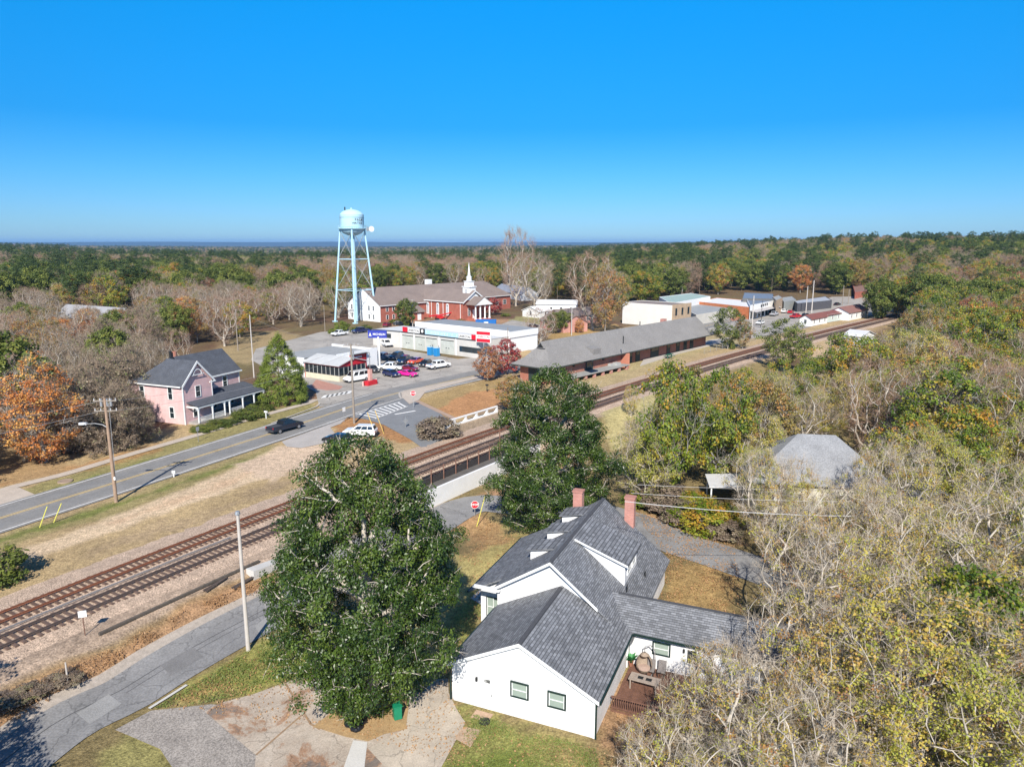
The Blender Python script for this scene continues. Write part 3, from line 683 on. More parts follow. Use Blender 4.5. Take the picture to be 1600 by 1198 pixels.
# parapet with hexagonal openings
p0, p1 = Vector((*g(692, 670), 0)), Vector((*g(776, 644), 0)); d = p1 - p0; Lg = d.length; a = math.atan2(d.y, d.x)
root = thing('bridge_parapet', (p0.x, p0.y, 0), a, 'white concrete parapet with open bays beyond the tracks, beside the brown bush', 'railing')
bxo('rail_top', CW, root, -.1, Lg + .1, -.15, .15, .95, 1.13); bxo('kerb', CW, root, -.1, Lg + .1, -.2, .2, -.1, .18)
nb = 5
for k in range(nb + 1):
    x = Lg * k / nb; mb = MB()
    mb.wall([(x - .3, -.12, .18), (x + .3, -.12, .18), (x + .18, -.12, .5), (x + .22, -.12, .95), (x - .22, -.12, .95), (x - .18, -.12, .5)], (0, -1, 0), .24)
    mb.build('post', CW, root)
    mb = MB()
    mb.wall([(x - .75, -.1, .18), (x - .28, -.1, .18), (x - .22, -.1, .48)], (0, -1, 0), .2) if k > 0 else None
    mb.wall([(x + .28, -.1, .18), (x + .75, -.1, .18), (x + .22, -.1, .48)], (0, -1, 0), .2) if k < nb else None
    mb.build('haunch', CW, root)
# ------------------------------------------------------------------ shared building parts
def local(root, px, py, y=None, x=None, z=None):
    """where the view line through a picture point meets a plane of a building (root frame)"""
    M = (Matrix.Translation(root.location) @ root.rotation_euler.to_matrix().to_4x4()).inverted()
    o = M @ Vector((0, 0, CH)); d = (M.to_3x3() @ Vector(ray(px, py)))
    if y is not None: t = (y - o.y) / d.y
    elif x is not None: t = (x - o.x) / d.x
    else: t = (z - o.z) / d.z
    return o + d * t
def window(parent, x, y, z, w, h, ang=0.0, fm=TRIM, gm=None, rows=2, cols=1, sash=None, fw=.07, arch=False):
    fr = MB()
    fr.box(-w / 2 - fw, -w / 2, -.06, .05, -fw, h + fw).box(w / 2, w / 2 + fw, -.06, .05, -fw, h + fw)
    fr.box(-w / 2, w / 2, -.06, .05, -fw, 0).box(-w / 2, w / 2, -.06, .05, h, h + fw)
    o = fr.build('window', fm, parent); o.location = (x, y, z); o.rotation_euler = (0, 0, ang)
    bxo('pane', gm or GLASS, o, -w / 2, w / 2, -.02, .02, 0, h)
    s = MB()
    for r in range(1, rows): s.box(-w / 2, w / 2, -.045, -.021, h * r / rows - .025, h * r / rows + .025)
    for c in range(1, cols): s.box(-w * .5 + w * c / cols - .02, -w * .5 + w * c / cols + .02, -.042, -.021, 0, h)
    s.box(-w / 2, -w / 2 + .05, -.045, -.021, 0, h).box(w / 2 - .05, w / 2, -.045, -.021, 0, h)
    s.build('sash', sash or TRIM, o)
    return o
def door(parent, x, y, z, w, h, mat, ang=0.0, lite=None):
    o = MB().box(-w / 2 - .09, -w / 2, -.05, .05, 0, h + .09).box(w / 2, w / 2 + .09, -.05, .05, 0, h + .09).box(-w / 2, w / 2, -.05, .05, h, h + .09).build('door_frame', TRIM, parent)
    o.location = (x, y, z); o.rotation_euler = (0, 0, ang)
    bxo('door', mat, o, -w / 2, w / 2, -.03, .02, 0, h)
    if lite: bxo('door_glass', GLASS, o, -w * .32, w * .32, -.045, -.032, h * .45, h * .92)
    bxo('door_handle', GALV, o, w * .34, w * .42, -.09, -.032, h * .44, h * .5)
    return o
SH_Y = course_mat('shingles_grey_y', (.25, .26, .28), (.125, .13, .14), (.06, .062, .068), 'y', .36, .095, .012, bias=-.05)
SH_X = course_mat('shingles_grey_x', (.25, .26, .28), (.125, .13, .14), (.06, .062, .068), 'x', .36, .085, .012, bias=-.05)
SIDING = course_mat('white_siding', (.80, .80, .80), (.79, .79, .79), (.66, .66, .67), 'wall', 3.7, .14, .008)
BRICK = course_mat('red_brick', (.40, .135, .085), (.30, .10, .065), (.40, .28, .22), 'wall', .23, .077, .008)
BRICKP = course_mat('pinkish_brick', (.52, .22, .17), (.42, .16, .125), (.5, .36, .32), 'wall', .23, .077, .01)
FOUND = pm('painted_foundation', (.42, .40, .37), .9, .2, 2, .2, fine=.1)
# ------------------------------------------------------------------ the white house
H = thing('white_house', (-4.3, 41.8, -1.5), math.radians(-22.8), 'white house in the foreground with grey shingle roofs, dormers and two brick chimneys', 'house')
sl = -.5; XR = 5.1
zA = lambda x: 5.3 - .505 * abs(x - XR)
mb = MB(); mb.wall([(.28, .3, -.1), (9.98, .3, -.1), (9.98, .3, zA(9.98) - .14), (XR, .3, zA(XR) - .14), (.28, .3, zA(.28) - .14)], (0, -1, 0), 8.0)
mb.build('wall', SIDING, H)
mb = MB(); mb.wall([(.0, 8.3, -.1), (10.05, 8.3, -.1), (10.05, 8.3, 2.35), (4.3, 8.3, 6.93), (-.02, 8.3, 4.17)], (0, -1, 0), 13.6); mb.build('wall', SIDING, H)
mb = MB(); mb.wall([(10.1, 8.72, -.1), (20.6, 8.72, -.1), (20.6, 8.72, 2.72), (10.1, 8.72, 2.72)], (0, -1, 0), 4.9)
mb.wall([(20.35, 8.74, 2.7), (20.35, 13.6, 2.7), (20.35, 11.1, 3.92)], (1, 0, 0), .2); mb.build('wall', SIDING, H)
MB().wall([(-2.2, 10.0, -.1), (-.01, 10.0, -.1), (-.01, 10.0, 4.05), (-2.2, 10.0, 2.98)], (0, -1, 0), 10.2).build('wall', SIDING, H)
MB().box(.33, 9.93, .35, 8.1, -1.2, -.1).box(.1, 9.95, 8.35, 21.8, -1.2, -.1).box(10.15, 20.5, 8.8, 13.5, -1.2, -.1).box(-2.1, .1, 10.1, 20.1, -1.2, -.1).build('foundation', FOUND, H)
def roofq(name, pts, mat, th=.13): return MB().slab(pts, th).build(name, mat, H)
roofq('roof', [(0, 0, zA(0)), (XR, 0, 5.3), (XR, 8.28, 5.3), (0, 8.28, zA(0))], SH_Y)
roofq('roof', [(XR, 0, 5.3), (10.3, 0, zA(10.3)), (10.3, 8.6, zA(10.3)), (XR, 11, 5.3)], SH_Y)
roofq('roof', [(-.17, 7.85, 4.25), (4.3, 7.85, 7.1), (4.3, 22.15, 7.1), (-.17, 22.15, 4.25)], SH_Y)
roofq('roof', [(4.3, 7.85, 7.1), (10.4, 7.85, 2.25), (10.4, 22.15, 2.25), (4.3, 22.15, 7.1)], SH_Y)
roofq('porch_roof', [(-3.05, 9.5, 2.68), (-.12, 9.5, 4.27), (-.12, 20.7, 4.27), (-3.05, 20.7, 2.68)], SH_Y)
roofq('roof', [(7.4, 8.37, 2.72), (20.8, 8.37, 2.72), (20.8, 11.1, 4.08), (7.4, 11.1, 4.08)], SH_X)
roofq('roof', [(7.4, 11.1, 4.08), (20.8, 11.1, 4.08), (20.8, 13.85, 2.72), (7.4, 13.85, 2.72)], SH_X)
CAPR = pm('ridge_cap', (.07, .072, .08), .85, .15, 4)
mb = MB(); mb.box(XR - .14, XR + .14, 0, 8, 5.26, 5.33).box(4.16, 4.44, 7.9, 22.1, 7.06, 7.13).box(8.6, 20.8, 10.97, 11.23, 4.05, 4.105); mb.build('ridge_cap', CAPR, H)
def rake(a, b, h=.2, t=.035):
    a = Vector(a); b = Vector(b); return MB().wall([a - Vector((0, 0, h)), b - Vector((0, 0, h)), b + Vector((0, 0, .03)), a + Vector((0, 0, .03))], (0, -1, 0), t).build('rake_board', TRIM, H)
rake((0, -.04, zA(0)), (XR, -.04, 5.3)); rake((XR, -.04, 5.3), (10.3, -.04, zA(10.3)))
rake((-.17, 7.81, 4.25), (4.3, 7.81, 7.1)); rake((4.3, 7.81, 7.1), (7.9, 7.81, 4.24))
MB().box(-.25, .05, 7.7, 8.3, 4.0, 4.16).box(-1.9, .3, 7.9, 8.3, 3.95, 4.05).build('eave_return', TRIM, H)
DG = pm('dark_green_gutter', (.012, .03, .025), .4, .1, 3)
for d_ in ((10.3, 10.42, 0, 8.3, 2.52, 2.66), (10.4, 20.8, 8.25, 8.36, 2.58, 2.7), (-3.17, -3.06, 9.5, 20.7, 2.52, 2.66), (-.12, -.01, 0, 8, 2.56, 2.68)): bxo('gutter', DG, H, *d_)
for (x, y) in ((.2, .24), (10.06, .26)):
    bxo('downspout', DG, H, x - .05, x + .05, y - .06, y + .02, -.6, 2.6)
bxo('corner_board', TRIM, H, 9.86, 10.0, .26, .3, -.1, 2.7)
for cx, cy, tp in ((6.75, 22.0, 775), (1.95, 22.1, 765)):
    M = Matrix.Translation(H.location) @ H.rotation_euler.to_matrix().to_4x4(); wp = M @ Vector((cx, cy, 0)); zt = zat(wp.x, wp.y, tp) + 1.5
    c = MB().box(cx - .42, cx + .42, cy - .33, cy + .33, 0, zt - .18).build('chimney', BRICKP, H)
    bxo('chimney_cap', pm('chimney_crown', (.42, .2, .16), .9, .1, 4), c, cx - .48, cx + .48, cy - .39, cy + .39, zt - .18, zt)
zL = lambda x: 7.1 - .638 * (4.3 - x)
for y0 in (11.5, 15.3, 19.15):
    d = MB().wall([(1.4, y0, zL(1.4) - .1), (3.25, y0, zL(3.25) - .1), (3.25, y0, 6.2), (1.4, y0, 6.02)], (0, -1, 0), 1.75).build('dormer', SIDING, H)
    MB().slab([(1.15, y0 - .22, 6.1), (3.6, y0 - .22, 6.62), (3.6, y0 + 1.95, 6.62), (1.15, y0 + 1.95, 6.1)], .1).build('dormer_roof', SH_Y, d)
    window(d, 1.39, y0 + .87, zL(1.4) + .12, .8, .55, ang=-PI / 2)
d = MB().wall([(4.6, 13.0, 6.5), (8.55, 13.0, 3.5), (8.55, 13.0, 5.45), (4.6, 13.0, 6.85)], (0, -1, 0), 4.1).build('dormer', SIDING, H)
MB().slab([(4.3, 12.75, 7.13), (8.85, 12.75, 5.5), (8.85, 17.3, 5.5), (4.3, 17.3, 7.13)], .13).build('dormer_roof', SH_Y, d)
MB().wall([(4.6, 12.7, 6.87), (8.85, 12.7, 5.35), (8.85, 12.7, 5.52), (4.6, 12.7, 7.02)], (0, -1, 0), .04).build('rake_board', TRIM, d)
for yy in (14.3, 15.8): window(d, 8.57, yy, 4.3, 1.0, .85, ang=PI / 2, cols=2)
M_SH = pm('sage_window_shade', (.30, .36, .31), .3, .1, 1)
for (pa, pb) in (((800, 1069), (824, 1091)), ((858, 1083), (882, 1107))):
    a = local(H, *pa, y=.28); b = local(H, *pb, y=.28)
    window(H, (a.x + b.x) / 2, .27, b.z, b.x - a.x, max(.9, a.z - b.z), fm=DG, gm=M_SH, rows=2, fw=.1)
a = local(H, 1022, 1003, y=8.7); b = local(H, 1045, 1024, y=8.7)
window(H, (a.x + b.x) / 2, 8.7, b.z, b.x - a.x, a.z - b.z, fm=DG, gm=M_SH, rows=2, fw=.1)
a = local(H, 1081, 1024, y=8.7); door(H, a.x, 8.7, .25, .95, 2.05, WHITE, lite=True)
a = local(H, 756, 1058, y=.28); bxo('door_glass', pm('dim_door_glass', (.10, .10, .09), .2, .1, 2), H, a.x + .0, a.x + .45, .24, .28, a.z - .3, a.z)
o = door(H, a.x + .22, .27, .15, .9, 2.0, WHITE)
for px_, py_ in ((745, 1060), (1069, 1016)):
    a = local(H, px_, py_, y=.25 if px_ < 900 else 8.68); bxo('wall_lamp', BLACKP, H, a.x - .06, a.x + .06, a.y - .12, a.y, a.z - .12, a.z + .14)
for px_, py_ in ((811, 1125), (893, 1146)):
    a = local(H, px_, py_, y=.3); bxo('crawl_vent', pm('vent_grey', (.33, .33, .32), .6, .1, 5), H, a.x - .22, a.x + .22, .27, .3, a.z - .08, a.z + .1)
window(H, -1.1, 9.99, .7, 1.1, 1.5, fm=DG, gm=M_SH, cols=2)
MB().tube((9.4, 16.5, 2.9), (9.4, 16.5, 3.5), .06).tube((8.9, 12.4, 3.6), (8.9, 12.4, 4.2), .05).build('vent_pipe', BLACKP, H)
# timber deck with rail, and the things on it
def inH(v): return (Matrix.Translation(H.location) @ H.rotation_euler.to_matrix().to_4x4()) @ Vector(v)
DECKW = pm('red_brown_decking', (.15, .075, .05), .8, .3, 3, .2, fine=.15)
dk = thing('deck', inH((10.2, 3.2, -.9)), H.rotation_euler.z, 'red-brown timber deck in the corner between the white house wings', 'deck')
mb = MB()
for k in range(34): mb.box(0, 6.6, .15 + k * .158, .145 + .15 + k * .158, .98, 1.03)
mb.build('deck_boards', DECKW, dk)
mb = MB()
for x in (.1, 2.2, 4.4, 6.4):
    for y in (.2, 2.8, 5.2): mb.box(x, x + .12, y, y + .12, -.3, .98)
mb.build('posts', DECKW, dk)
mb = MB().box(0, 6.6, .05, .13, 1.85, 1.93).box(0, 6.6, .05, .13, 1.12, 1.18).box(0, 6.6, .0, .06, .5, 1.0)
for k in range(45): mb.box(.05 + k * .145, .09 + k * .145, .06, .1, 1.15, 1.88)
mb.box(6.52, 6.6, .05, 5.4, 1.85, 1.93)
for k in range(36): mb.box(6.53, 6.58, .1 + k * .15, .15 + k * .15, 1.05, 1.88)
mb.build('railing', DECKW, dk)
WD = pm('greyed_teak', (.34, .28, .23), .8, .2, 4, .1); WK = pm('woven_cane', (.32, .25, .19), .8, .3, 12, .3)
q = local(H, 1007, 1058, z=.95)
t = thing('patio_table', inH((q.x, q.y, .13)), H.rotation_euler.z - .05, 'long weathered wooden patio table with dark inlaid panels on the deck', 'table')
MB().box(-1.0, 1.0, -.45, .45, .68, .74).build('table_top', WD, t, bevel=.01); MB().box(-.45, -.08, -.16, .16, .741, .75).box(.1, .5, -.16, .16, .741, .75).build('inlay', BLACKP, t)
for sx in (-.9, .82):
    for sy in (-.4, .32): bxo('leg', WD, t, sx, sx + .08, sy, sy + .08, 0, .68)
for px_, py_, lb in ((1017, 1038, 'grey high-backed patio chair nearest the egg-shaped cane chair'), (1034, 1040, 'grey patio chair at the right end of the table, farther from the egg chair')):
    q = local(H, px_, py_, z=.9); t = thing('patio_chair', inH((q.x, q.y, .13)), H.rotation_euler.z, lb, 'chair', 'patio chairs on the deck')
    MB().box(-.27, .27, -.27, .27, .4, .47).build('seat', pm('grey_fabric', (.22, .2, .19), .9, .1, 5), t); MB().box(-.27, .27, .22, .3, .47, 1.05).build('backrest', _M['grey_fabric'], t)
    for sx in (-.26, .2):
        for sy in (-.26, .2): bxo('leg', BLACKP, t, sx, sx + .05, sy, sy + .05, 0, .4)
q = local(H, 1001, 1030, z=.6); t = thing('hanging_chair', inH((11.35, 7.75, .13)), H.rotation_euler.z, 'egg-shaped woven cane chair hung from a curved stand against the white wall', 'chair')
mb = MB(); prof = [(.02, .25), (.35, .3), (.52, .55), (.56, .85), (.48, 1.2), (.3, 1.5), (.08, 1.68)]
n = 20
for k in range(len(prof) - 1):
    for i in range(n):
        a0 = 2 * PI * i / n; a1 = 2 * PI * (i + 1) / n
        if math.sin((a0 + a1) / 2) < -.35 and 2 <= k <= 4: continue
        (r0, z0), (r1, z1) = prof[k], prof[k + 1]
        mb.add([(r0 * math.cos(a0), r0 * math.sin(a0), z0), (r0 * math.cos(a1), r0 * math.sin(a1), z0), (r1 * math.cos(a1), r1 * math.sin(a1), z1), (r1 * math.cos(a0), r1 * math.sin(a0), z1)], [(0, 1, 2, 3)])
mb.build('basket', WK, t, sm=True)
MB().lathe([(0, .42), (.42, .45), (.42, .55), (0, .6)], 16).build('cushion', pm('pink_beige_cushion', (.45, .33, .27), .9, .1, 4), t)
MB().path([(.55, .4, 0), (.65, .5, .9), (.6, .45, 1.7), (.35, .25, 2.15), (.0, 0, 2.1), (0, 0, 1.7)], .035).path([(-.4, .5, .03), (.55, .5, .03), (.5, -.5, .03)], .035).build('stand', GALV, t)
q = local(H, 986, 1030, z=.6)
st = thing('deck_plant', inH((q.x, q.y, .13)), 0, 'green potted plant on the deck against the white side wall', 'plant')
MB().lathe([(.12, 0), (.2, .35), (.17, .35)], 12).build('pot', pm('terracotta', (.3, .13, .08), .8, .1, 3), st)
mb = MB(); r = random.Random(4)
for k in range(34):
    a = r.uniform(0, 6.28); l = r.uniform(.3, .6); z = r.uniform(.5, 1.0); w_ = .12
    p = Vector((math.cos(a) * l, math.sin(a) * l, z)); s_ = Vector((-math.sin(a), math.cos(a), 0)) * w_
    mb.add([(0, 0, .35), p * .6 + s_ + Vector((0, 0, .25)), p + Vector((0, 0, .1)), p * .6 - s_ + Vector((0, 0, .25))], [(0, 1, 2, 3)])
mb.build('leaves', pm('bright_leaf', (.04, .2, .06), .5, .3, 5), st)
q = local(H, 758, 1113, z=-.1)
t = thing('door_steps', inH((q.x, -.55, -.35)), H.rotation_euler.z, 'small wooden steps at the side door of the white house', 'steps')
MB().box(-.6, .6, -.3, .5, .3, .36).build('landing', pm('pale_step_wood', (.42, .29, .2), .85, .2, 4), t)
MB().box(-.6, .6, -.75, -.4, .05, .11).build('tread', _M['pale_step_wood'], t); MB().box(-.6, -.5, -.7, .5, -.4, .3).box(.5, .6, -.7, .5, -.4, .3).box(-.6, .6, -.32, -.29, -.3, .3).build('riser', _M['pale_step_wood'], t)
q = at(757, 1128, .03); t = thing('fire_bowl', q, 0, 'round dark metal grate lying on a pale slab below the side door steps', 'fire bowl')
MB().lathe([(.0, .02), (.34, .02), (.36, .1), (.33, .1), (.3, .05), (0, .05)], 20).build('bowl', BLACKP, t); mb = MB()
for k in range(5): mb.box(-.3, .3, -.26 + k * .13, -.24 + k * .13, .1, .12)
mb.build('grate', BLACKP, t)
for k, (px_, py_, lb) in enumerate(((548, 1131, 'leftmost of three crumpled black bags on the leafy bed'), (557, 1138, 'lowest of three crumpled black bags on the leafy bed'), (563, 1129, 'rightmost of three crumpled black bags on the leafy bed'))):
    q = at(px_, py_, .05); bm = bmesh.new(); bmesh.ops.create_icosphere(bm, subdivisions=3, radius=.42); r = random.Random(k + 3)
    for v in bm.verts:
        n_ = math.sin(v.co.x * 17 + k) * math.cos(v.co.y * 15) * .07 + r.uniform(-.03, .03); v.co *= 1 + n_; v.co.z = max(v.co.z * .6, -.1)
    me = bpy.data.meshes.new('rubbish_bag'); bm.to_mesh(me); bm.free(); me.materials.append(pm('black_plastic', (.012, .012, .014), .3, .1, 3))
    o = link(bpy.data.objects.new('rubbish_bag', me)); o.location = q + Vector((0, 0, .12)); tag(o, lb, 'rubbish bag', 'black bags under the magnolia')
q = at(621, 1122, .05); t = thing('wheelie_bin', q, .4, 'bright green plastic bin half hidden under the foreground magnolia', 'bin')
MB().prism([(-.25, -.27), (.25, -.27), (.25, .27), (-.25, .27)], .08, .95).build('body', pm('green_plastic', (.01, .2, .1), .4, .1, 3), t, bevel=.03); MB().box(-.29, .29, -.33, .3, .95, 1.02).build('lid', _M['green_plastic'], t, bevel=.02)
for x in (-.22, .22): MB().tube((x - .03, .28, .1), (x + .03, .28, .1), .1, .1, 12).build('wheel', BLACKP, t)

# ------------------------------------------------------------------ the pink house
PINK = course_mat('pink_siding', (.74, .49, .48), (.71, .465, .455), (.55, .35, .35), 'wall', 5.1, .15, .012)
SHB = pm('dark_blue_grey_shingle', (.075, .082, .098), .9, .2, .8, .2, fine=.3)
P = thing('pink_house', (-51.3, 108.3, 0), math.radians(68), 'pink two-storey wooden house with a dark roof and a columned front porch', 'house')
EZ, RZ = 6.5, 9.75
mb = MB().wall([(0, 0, -.4), (6, 0, -.4), (6, 0, EZ), (3, 0, RZ - .15), (0, 0, EZ)], (0, -1, 0), 6.0)
mb.box(.02, 14.6, 2.3, 9.8, -.4, EZ - .02).box(.01, 3.5, 5.9, 11.0, -.4, 6.2)
mb.wall([(14.55, 2.3, EZ - .05), (14.55, 9.8, EZ - .05), (14.55, 6.1, RZ - .15)], (1, 0, 0), .2); mb.build('wall', PINK, P)
def slabs(par, name, mat, quads, th=.16):
    mb = MB()
    for q_ in quads: mb.slab(q_, th)
    return mb.build(name, mat, par)
slabs(P, 'roof', SHB, [[(-.35, -.35, EZ - .3), (3, -.35, RZ), (3, 6.1, RZ), (-.35, 6.1, EZ - .3)], [(3, -.35, RZ), (6.35, -.35, EZ - .3), (6.35, 6.1, EZ - .3), (3, 6.1, RZ)],
    [(4.5, 2.0, EZ - .25), (15, 2.0, EZ - .25), (15, 6.1, RZ + .05), (4.5, 6.1, RZ + .05)], [(3.6, 6.1, RZ + .05), (15, 6.1, RZ + .05), (15, 10.2, EZ - .25), (-.4, 10.2, EZ - .25)],
    [(-.4, 2, EZ - .28), (3.6, 6.1, RZ + .05), (-.4, 10.2, EZ - .25)]])
MB().box(-.25, 3.7, 5.9, 11.3, 6.2, 6.4).build('rear_roof', pm('tin_roof', (.2, .19, .18), .7, .2, 2), P)
mb = MB()
for a, b in (((-.38, -.4, EZ - .3), (3, -.4, RZ)), ((3, -.4, RZ), (6.38, -.4, EZ - .3))):
    a = Vector(a); b = Vector(b); mb.wall([a - Vector((0, 0, .38)), b - Vector((0, 0, .38)), b + Vector((0, 0, .02)), a + Vector((0, 0, .02))], (0, -1, 0), .08)
mb.box(6.35, 15.0, 1.86, 1.98, EZ - .5, EZ - .27).box(-.45, -.36, 0, 11.2, EZ - .55, EZ - .35).box(-.04, .1, -.05, .1, -.3, EZ - .3).box(5.9, 6.04, -.05, .1, 3, EZ - .3).box(14.5, 14.66, 2.24, 2.4, 3, EZ - .4)
mb.box(5.2, 6.5, -.45, -.3, EZ - .62, EZ - .45).build('trim', TRIM, P)
mb = MB()
for k in range(9):
    a = PI * k / 8; a2 = PI * (k + 1) / 8
    if k < 8: mb.wall([(3 + .75 * math.cos(a), -.3, 7.6 + .75 * math.sin(a)), (3 + .9 * math.cos(a), -.3, 7.6 + .9 * math.sin(a)), (3 + .9 * math.cos(a2), -.3, 7.6 + .9 * math.sin(a2)), (3 + .75 * math.cos(a2), -.3, 7.6 + .75 * math.sin(a2))], (0, -1, 0), .08)
mb.box(1.7, 4.3, -.3, -.22, 7.5, 7.62).build('gable_ornament', TRIM, P)
window(P, 3, -.03, 4.0, .95, 1.7, rows=2); window(P, 11.2, 2.27, 4.0, .95, 1.7, rows=2)
window(P, -.03, 2.6, 3.9, .9, 1.9, ang=-PI / 2); window(P, -.03, 2.6, .9, .9, 1.7, ang=-PI / 2); window(P, -.03, 8.6, 3.9, .9, 1.7, ang=-PI / 2)
window(P, 2.2, -.03, .9, .9, 1.7); window(P, 8.5, 2.27, .8, .9, 1.7); door(P, 7.2, 2.27, .4, 1, 2.1, pm('dark_door', (.05, .05, .05), .5, .1, 3)); window(P, 12.3, 2.27, .8, 1.1, 1.7)
MB().tube((5.4, 6.9, RZ - .6), (5.4, 6.9, RZ + .75), .38, .36, 12).build('chimney', BRICK, P); MB().tube((4.6, 6.9, RZ - .6), (4.6, 6.9, RZ + .9), .22, .22, 10).build('flue', BLACKP, P)
slabs(P, 'porch_roof', SHB, [[(.5, -2.3, 3.0), (15.6, -2.3, 3.0), (15.6, 2.3, 4.05), (.5, 2.3, 4.05)]], .12)
MB().box(.55, 15.55, -2.28, -2.12, 2.65, 2.9).box(.5, .66, -2.2, 0, 2.65, 2.9).box(15.4, 15.56, -2.2, 2.2, 2.65, 2.95).build('porch_beam', TRIM, P)
MB().box(.6, 15.5, -2.2, 2.25, -.1, .35).build('porch_floor', pm('grey_porch_boards', (.33, .31, .29), .8, .15, 2), P)
for x in (.7, 3.6, 6.2, 7.3, 10.3, 13.0, 15.4):
    c = MB().box(x - .09, x + .09, -2.25, -2.07, .35, 2.65).build('porch_column', TRIM, P)
    MB().wall([(x - .55, -2.17, 2.65), (x - .09, -2.17, 2.1), (x + .09, -2.17, 2.1), (x + .55, -2.17, 2.65)], (0, -1, 0), .04).build('bracket', TRIM, c)
mb = MB()
for x0_, x1_ in ((.7, 3.6), (3.6, 6.2), (7.3, 10.3)):
    mb.box(x0_, x1_, -2.18, -2.12, 1.15, 1.22)
    k = x0_
    while k < x1_: mb.box(k, k + .04, -2.17, -2.13, .4, 1.15); k += .22
mb.build('porch_railing', TRIM, P)
# ------------------------------------------------------------------ red and white cafe
cafe = thing('cafe', (-35.5, 143.6, 0), math.radians(57), 'low white cafe with grey flat roof and a red glazed front room', 'cafe')
CREAM = pm('cream_painted_block', (.62, .56, .42), .85, .08, 1); REDP = pm('red_paint', (.50, .02, .03), .5, .08, 2); ROOFG = pm('grey_membrane_roof', (.30, .31, .31), .9, .12, .3, fine=.06)
ROOFP = pm('light_membrane_roof', (.47, .48, .48), .9, .1, .3, fine=.06)
MB().box(0, 7.6, 0, 10.2, 0, 1.15).build('wall', CREAM, cafe)
mb = MB()
mb.box(.0, .12, 0, 10.2, 1.15, 3.0).box(0, 7.6, 0, .12, 1.15, 3.0)
mb.build('glazing', GLASS, cafe)
MUL = pm('grey_mullion', (.4, .4, .38), .6, .1, 3)
for k in range(9): bxo('mullion', MUL, cafe, -.05, .04, k * 1.27, k * 1.27 + .12, 1.15, 3.0)
for k in range(1, 7): bxo('mullion', MUL, cafe, k * 1.24, k * 1.24 + .12, -.05, .04, 1.15, 3.0)
mb = MB(); mb.box(-.08, .0, -.05, 10.3, 3.0, 3.45).box(-.08, .02, 10.2, 10.4, 0, 3.45)
mb.wall([(-.2, -.1, 3.0), (7.8, -.1, 3.0), (7.8, -.1, 3.4), (3.8, -.1, 4.5), (-.2, -.1, 3.4)], (0, -1, 0), .12); mb.build('fascia', REDP, cafe)
slabs(cafe, 'roof', ROOFP, [[(-.5, -.5, 3.42), (3.8, -.5, 4.62), (3.8, 10.5, 4.62), (-.5, 10.5, 3.42)], [(3.8, -.5, 4.62), (8.1, -.5, 3.42), (8.1, 10.5, 3.42), (3.8, 10.5, 4.62)]])
MB().box(4.5, 16.6, 5.4, 19.5, 0, 3.9).box(-.0, 4.5, 10.25, 19.4, 0, 3.7).build('wall', WHITE, cafe)
for d_ in ((7.7, 16.6, 5.1, 5.38, 0, 4.7), (16.3, 16.6, 5.4, 19.5, 3.9, 4.5), (4.5, 7.6, 5.2, 5.38, 3.4, 4.7), (-.15, -.02, 10.3, 19.4, 0, 4.1)): bxo('parapet', WHITE, cafe, *d_)
MB().box(.0, 16.3, 10.6, 19.4, 3.92, 4.02).box(4.6, 16.3, 5.42, 10.6, 3.91, 4.0).build('roof', ROOFG, cafe)
MB().box(8.0, 13.0, 4.95, 5.09, 2.7, 4.0).build('sign_board', REDP, cafe); MB().box(8.0, 13.1, 4.3, 5.09, 4.0, 4.12).build('canopy', BLACKP, cafe)
for k in range(5): bxo('sign_lettering', WHITE, cafe, 8.6 + k * .62, 9.0 + k * .62, 4.9, 4.94, 3.2, 3.6)
bxo('wall', REDP, cafe, 8.0, 13.0, 5.0, 5.09, 0, 2.7); door(cafe, 9, 4.98, 0, 1.2, 2.2, GLASS); window(cafe, 11.3, 4.98, .9, 1.6, 1.5)
# gas pump island with old pump tower
t = thing('pump_island', (*g(579, 601), 0), math.radians(57), 'old red and pink petrol pump island on the cafe forecourt', 'pump')
MB().prism([(-1.3, -.7), (1.3, -.7), (1.5, 0), (1.3, .7), (-1.3, .7), (-1.5, 0)], 0, .9).build('planter', REDP, t, bevel=.05)
MB().box(-.45, .35, -.3, .3, .9, 3.2).build('pump', pm('faded_pink', (.6, .33, .28), .7, .2, 2), t, bevel=.04); MB().box(-.1, .0, -.1, .0, 3.2, 6.6).build('post', GALV, t)
for s_ in (-1.9, 1.9): MB().tube((s_, .2, 0), (s_, .2, .95), .16, .16, 10).build('bollard', pm('pinkish_white', (.65, .42, .38), .7, .1, 2), t)
# ------------------------------------------------------------------ tyre garage
Gg = thing('garage', (-30.5, 192.3, 0), math.radians(-40), 'long low tyre garage with roller doors and red and white signs along its roof edge', 'garage')
GB = pm('pale_block_wall', (.56, .54, .50), .85, .07, .8, fine=.04)
MB().box(0, 29, 0, 11, 0, 4.35).prism([(0, .02), (-9.8, -1.4), (-9.8, 10), (0, 10)], 0, 4.34).build('wall', GB, Gg)
MB().box(-5.8, 29.5, 11.05, 23, 0, 5.5).build('wall', WHITE, Gg); bxo('parapet', WHITE, Gg, -5.9, 29.6, 10.9, 11.04, 4.4, 5.9); bxo('parapet', WHITE, Gg, 29.61, 29.75, 11.1, 23, 4, 5.62)
MB().box(-5.7, 29.4, 11.1, 23.1, 5.5, 5.6).build('roof', pm('blue_grey_roof', (.26, .28, .30), .8, .1, .3), Gg)
MB().box(0, 29.1, .1, 10.9, 4.36, 4.45).prism([(0, .1), (-9.9, -1.3), (-9.9, 10), (0, 10)], 4.345, 4.44).build('roof', pm('pale_grey_roof', (.55, .56, .56), .8, .08, .3), Gg)
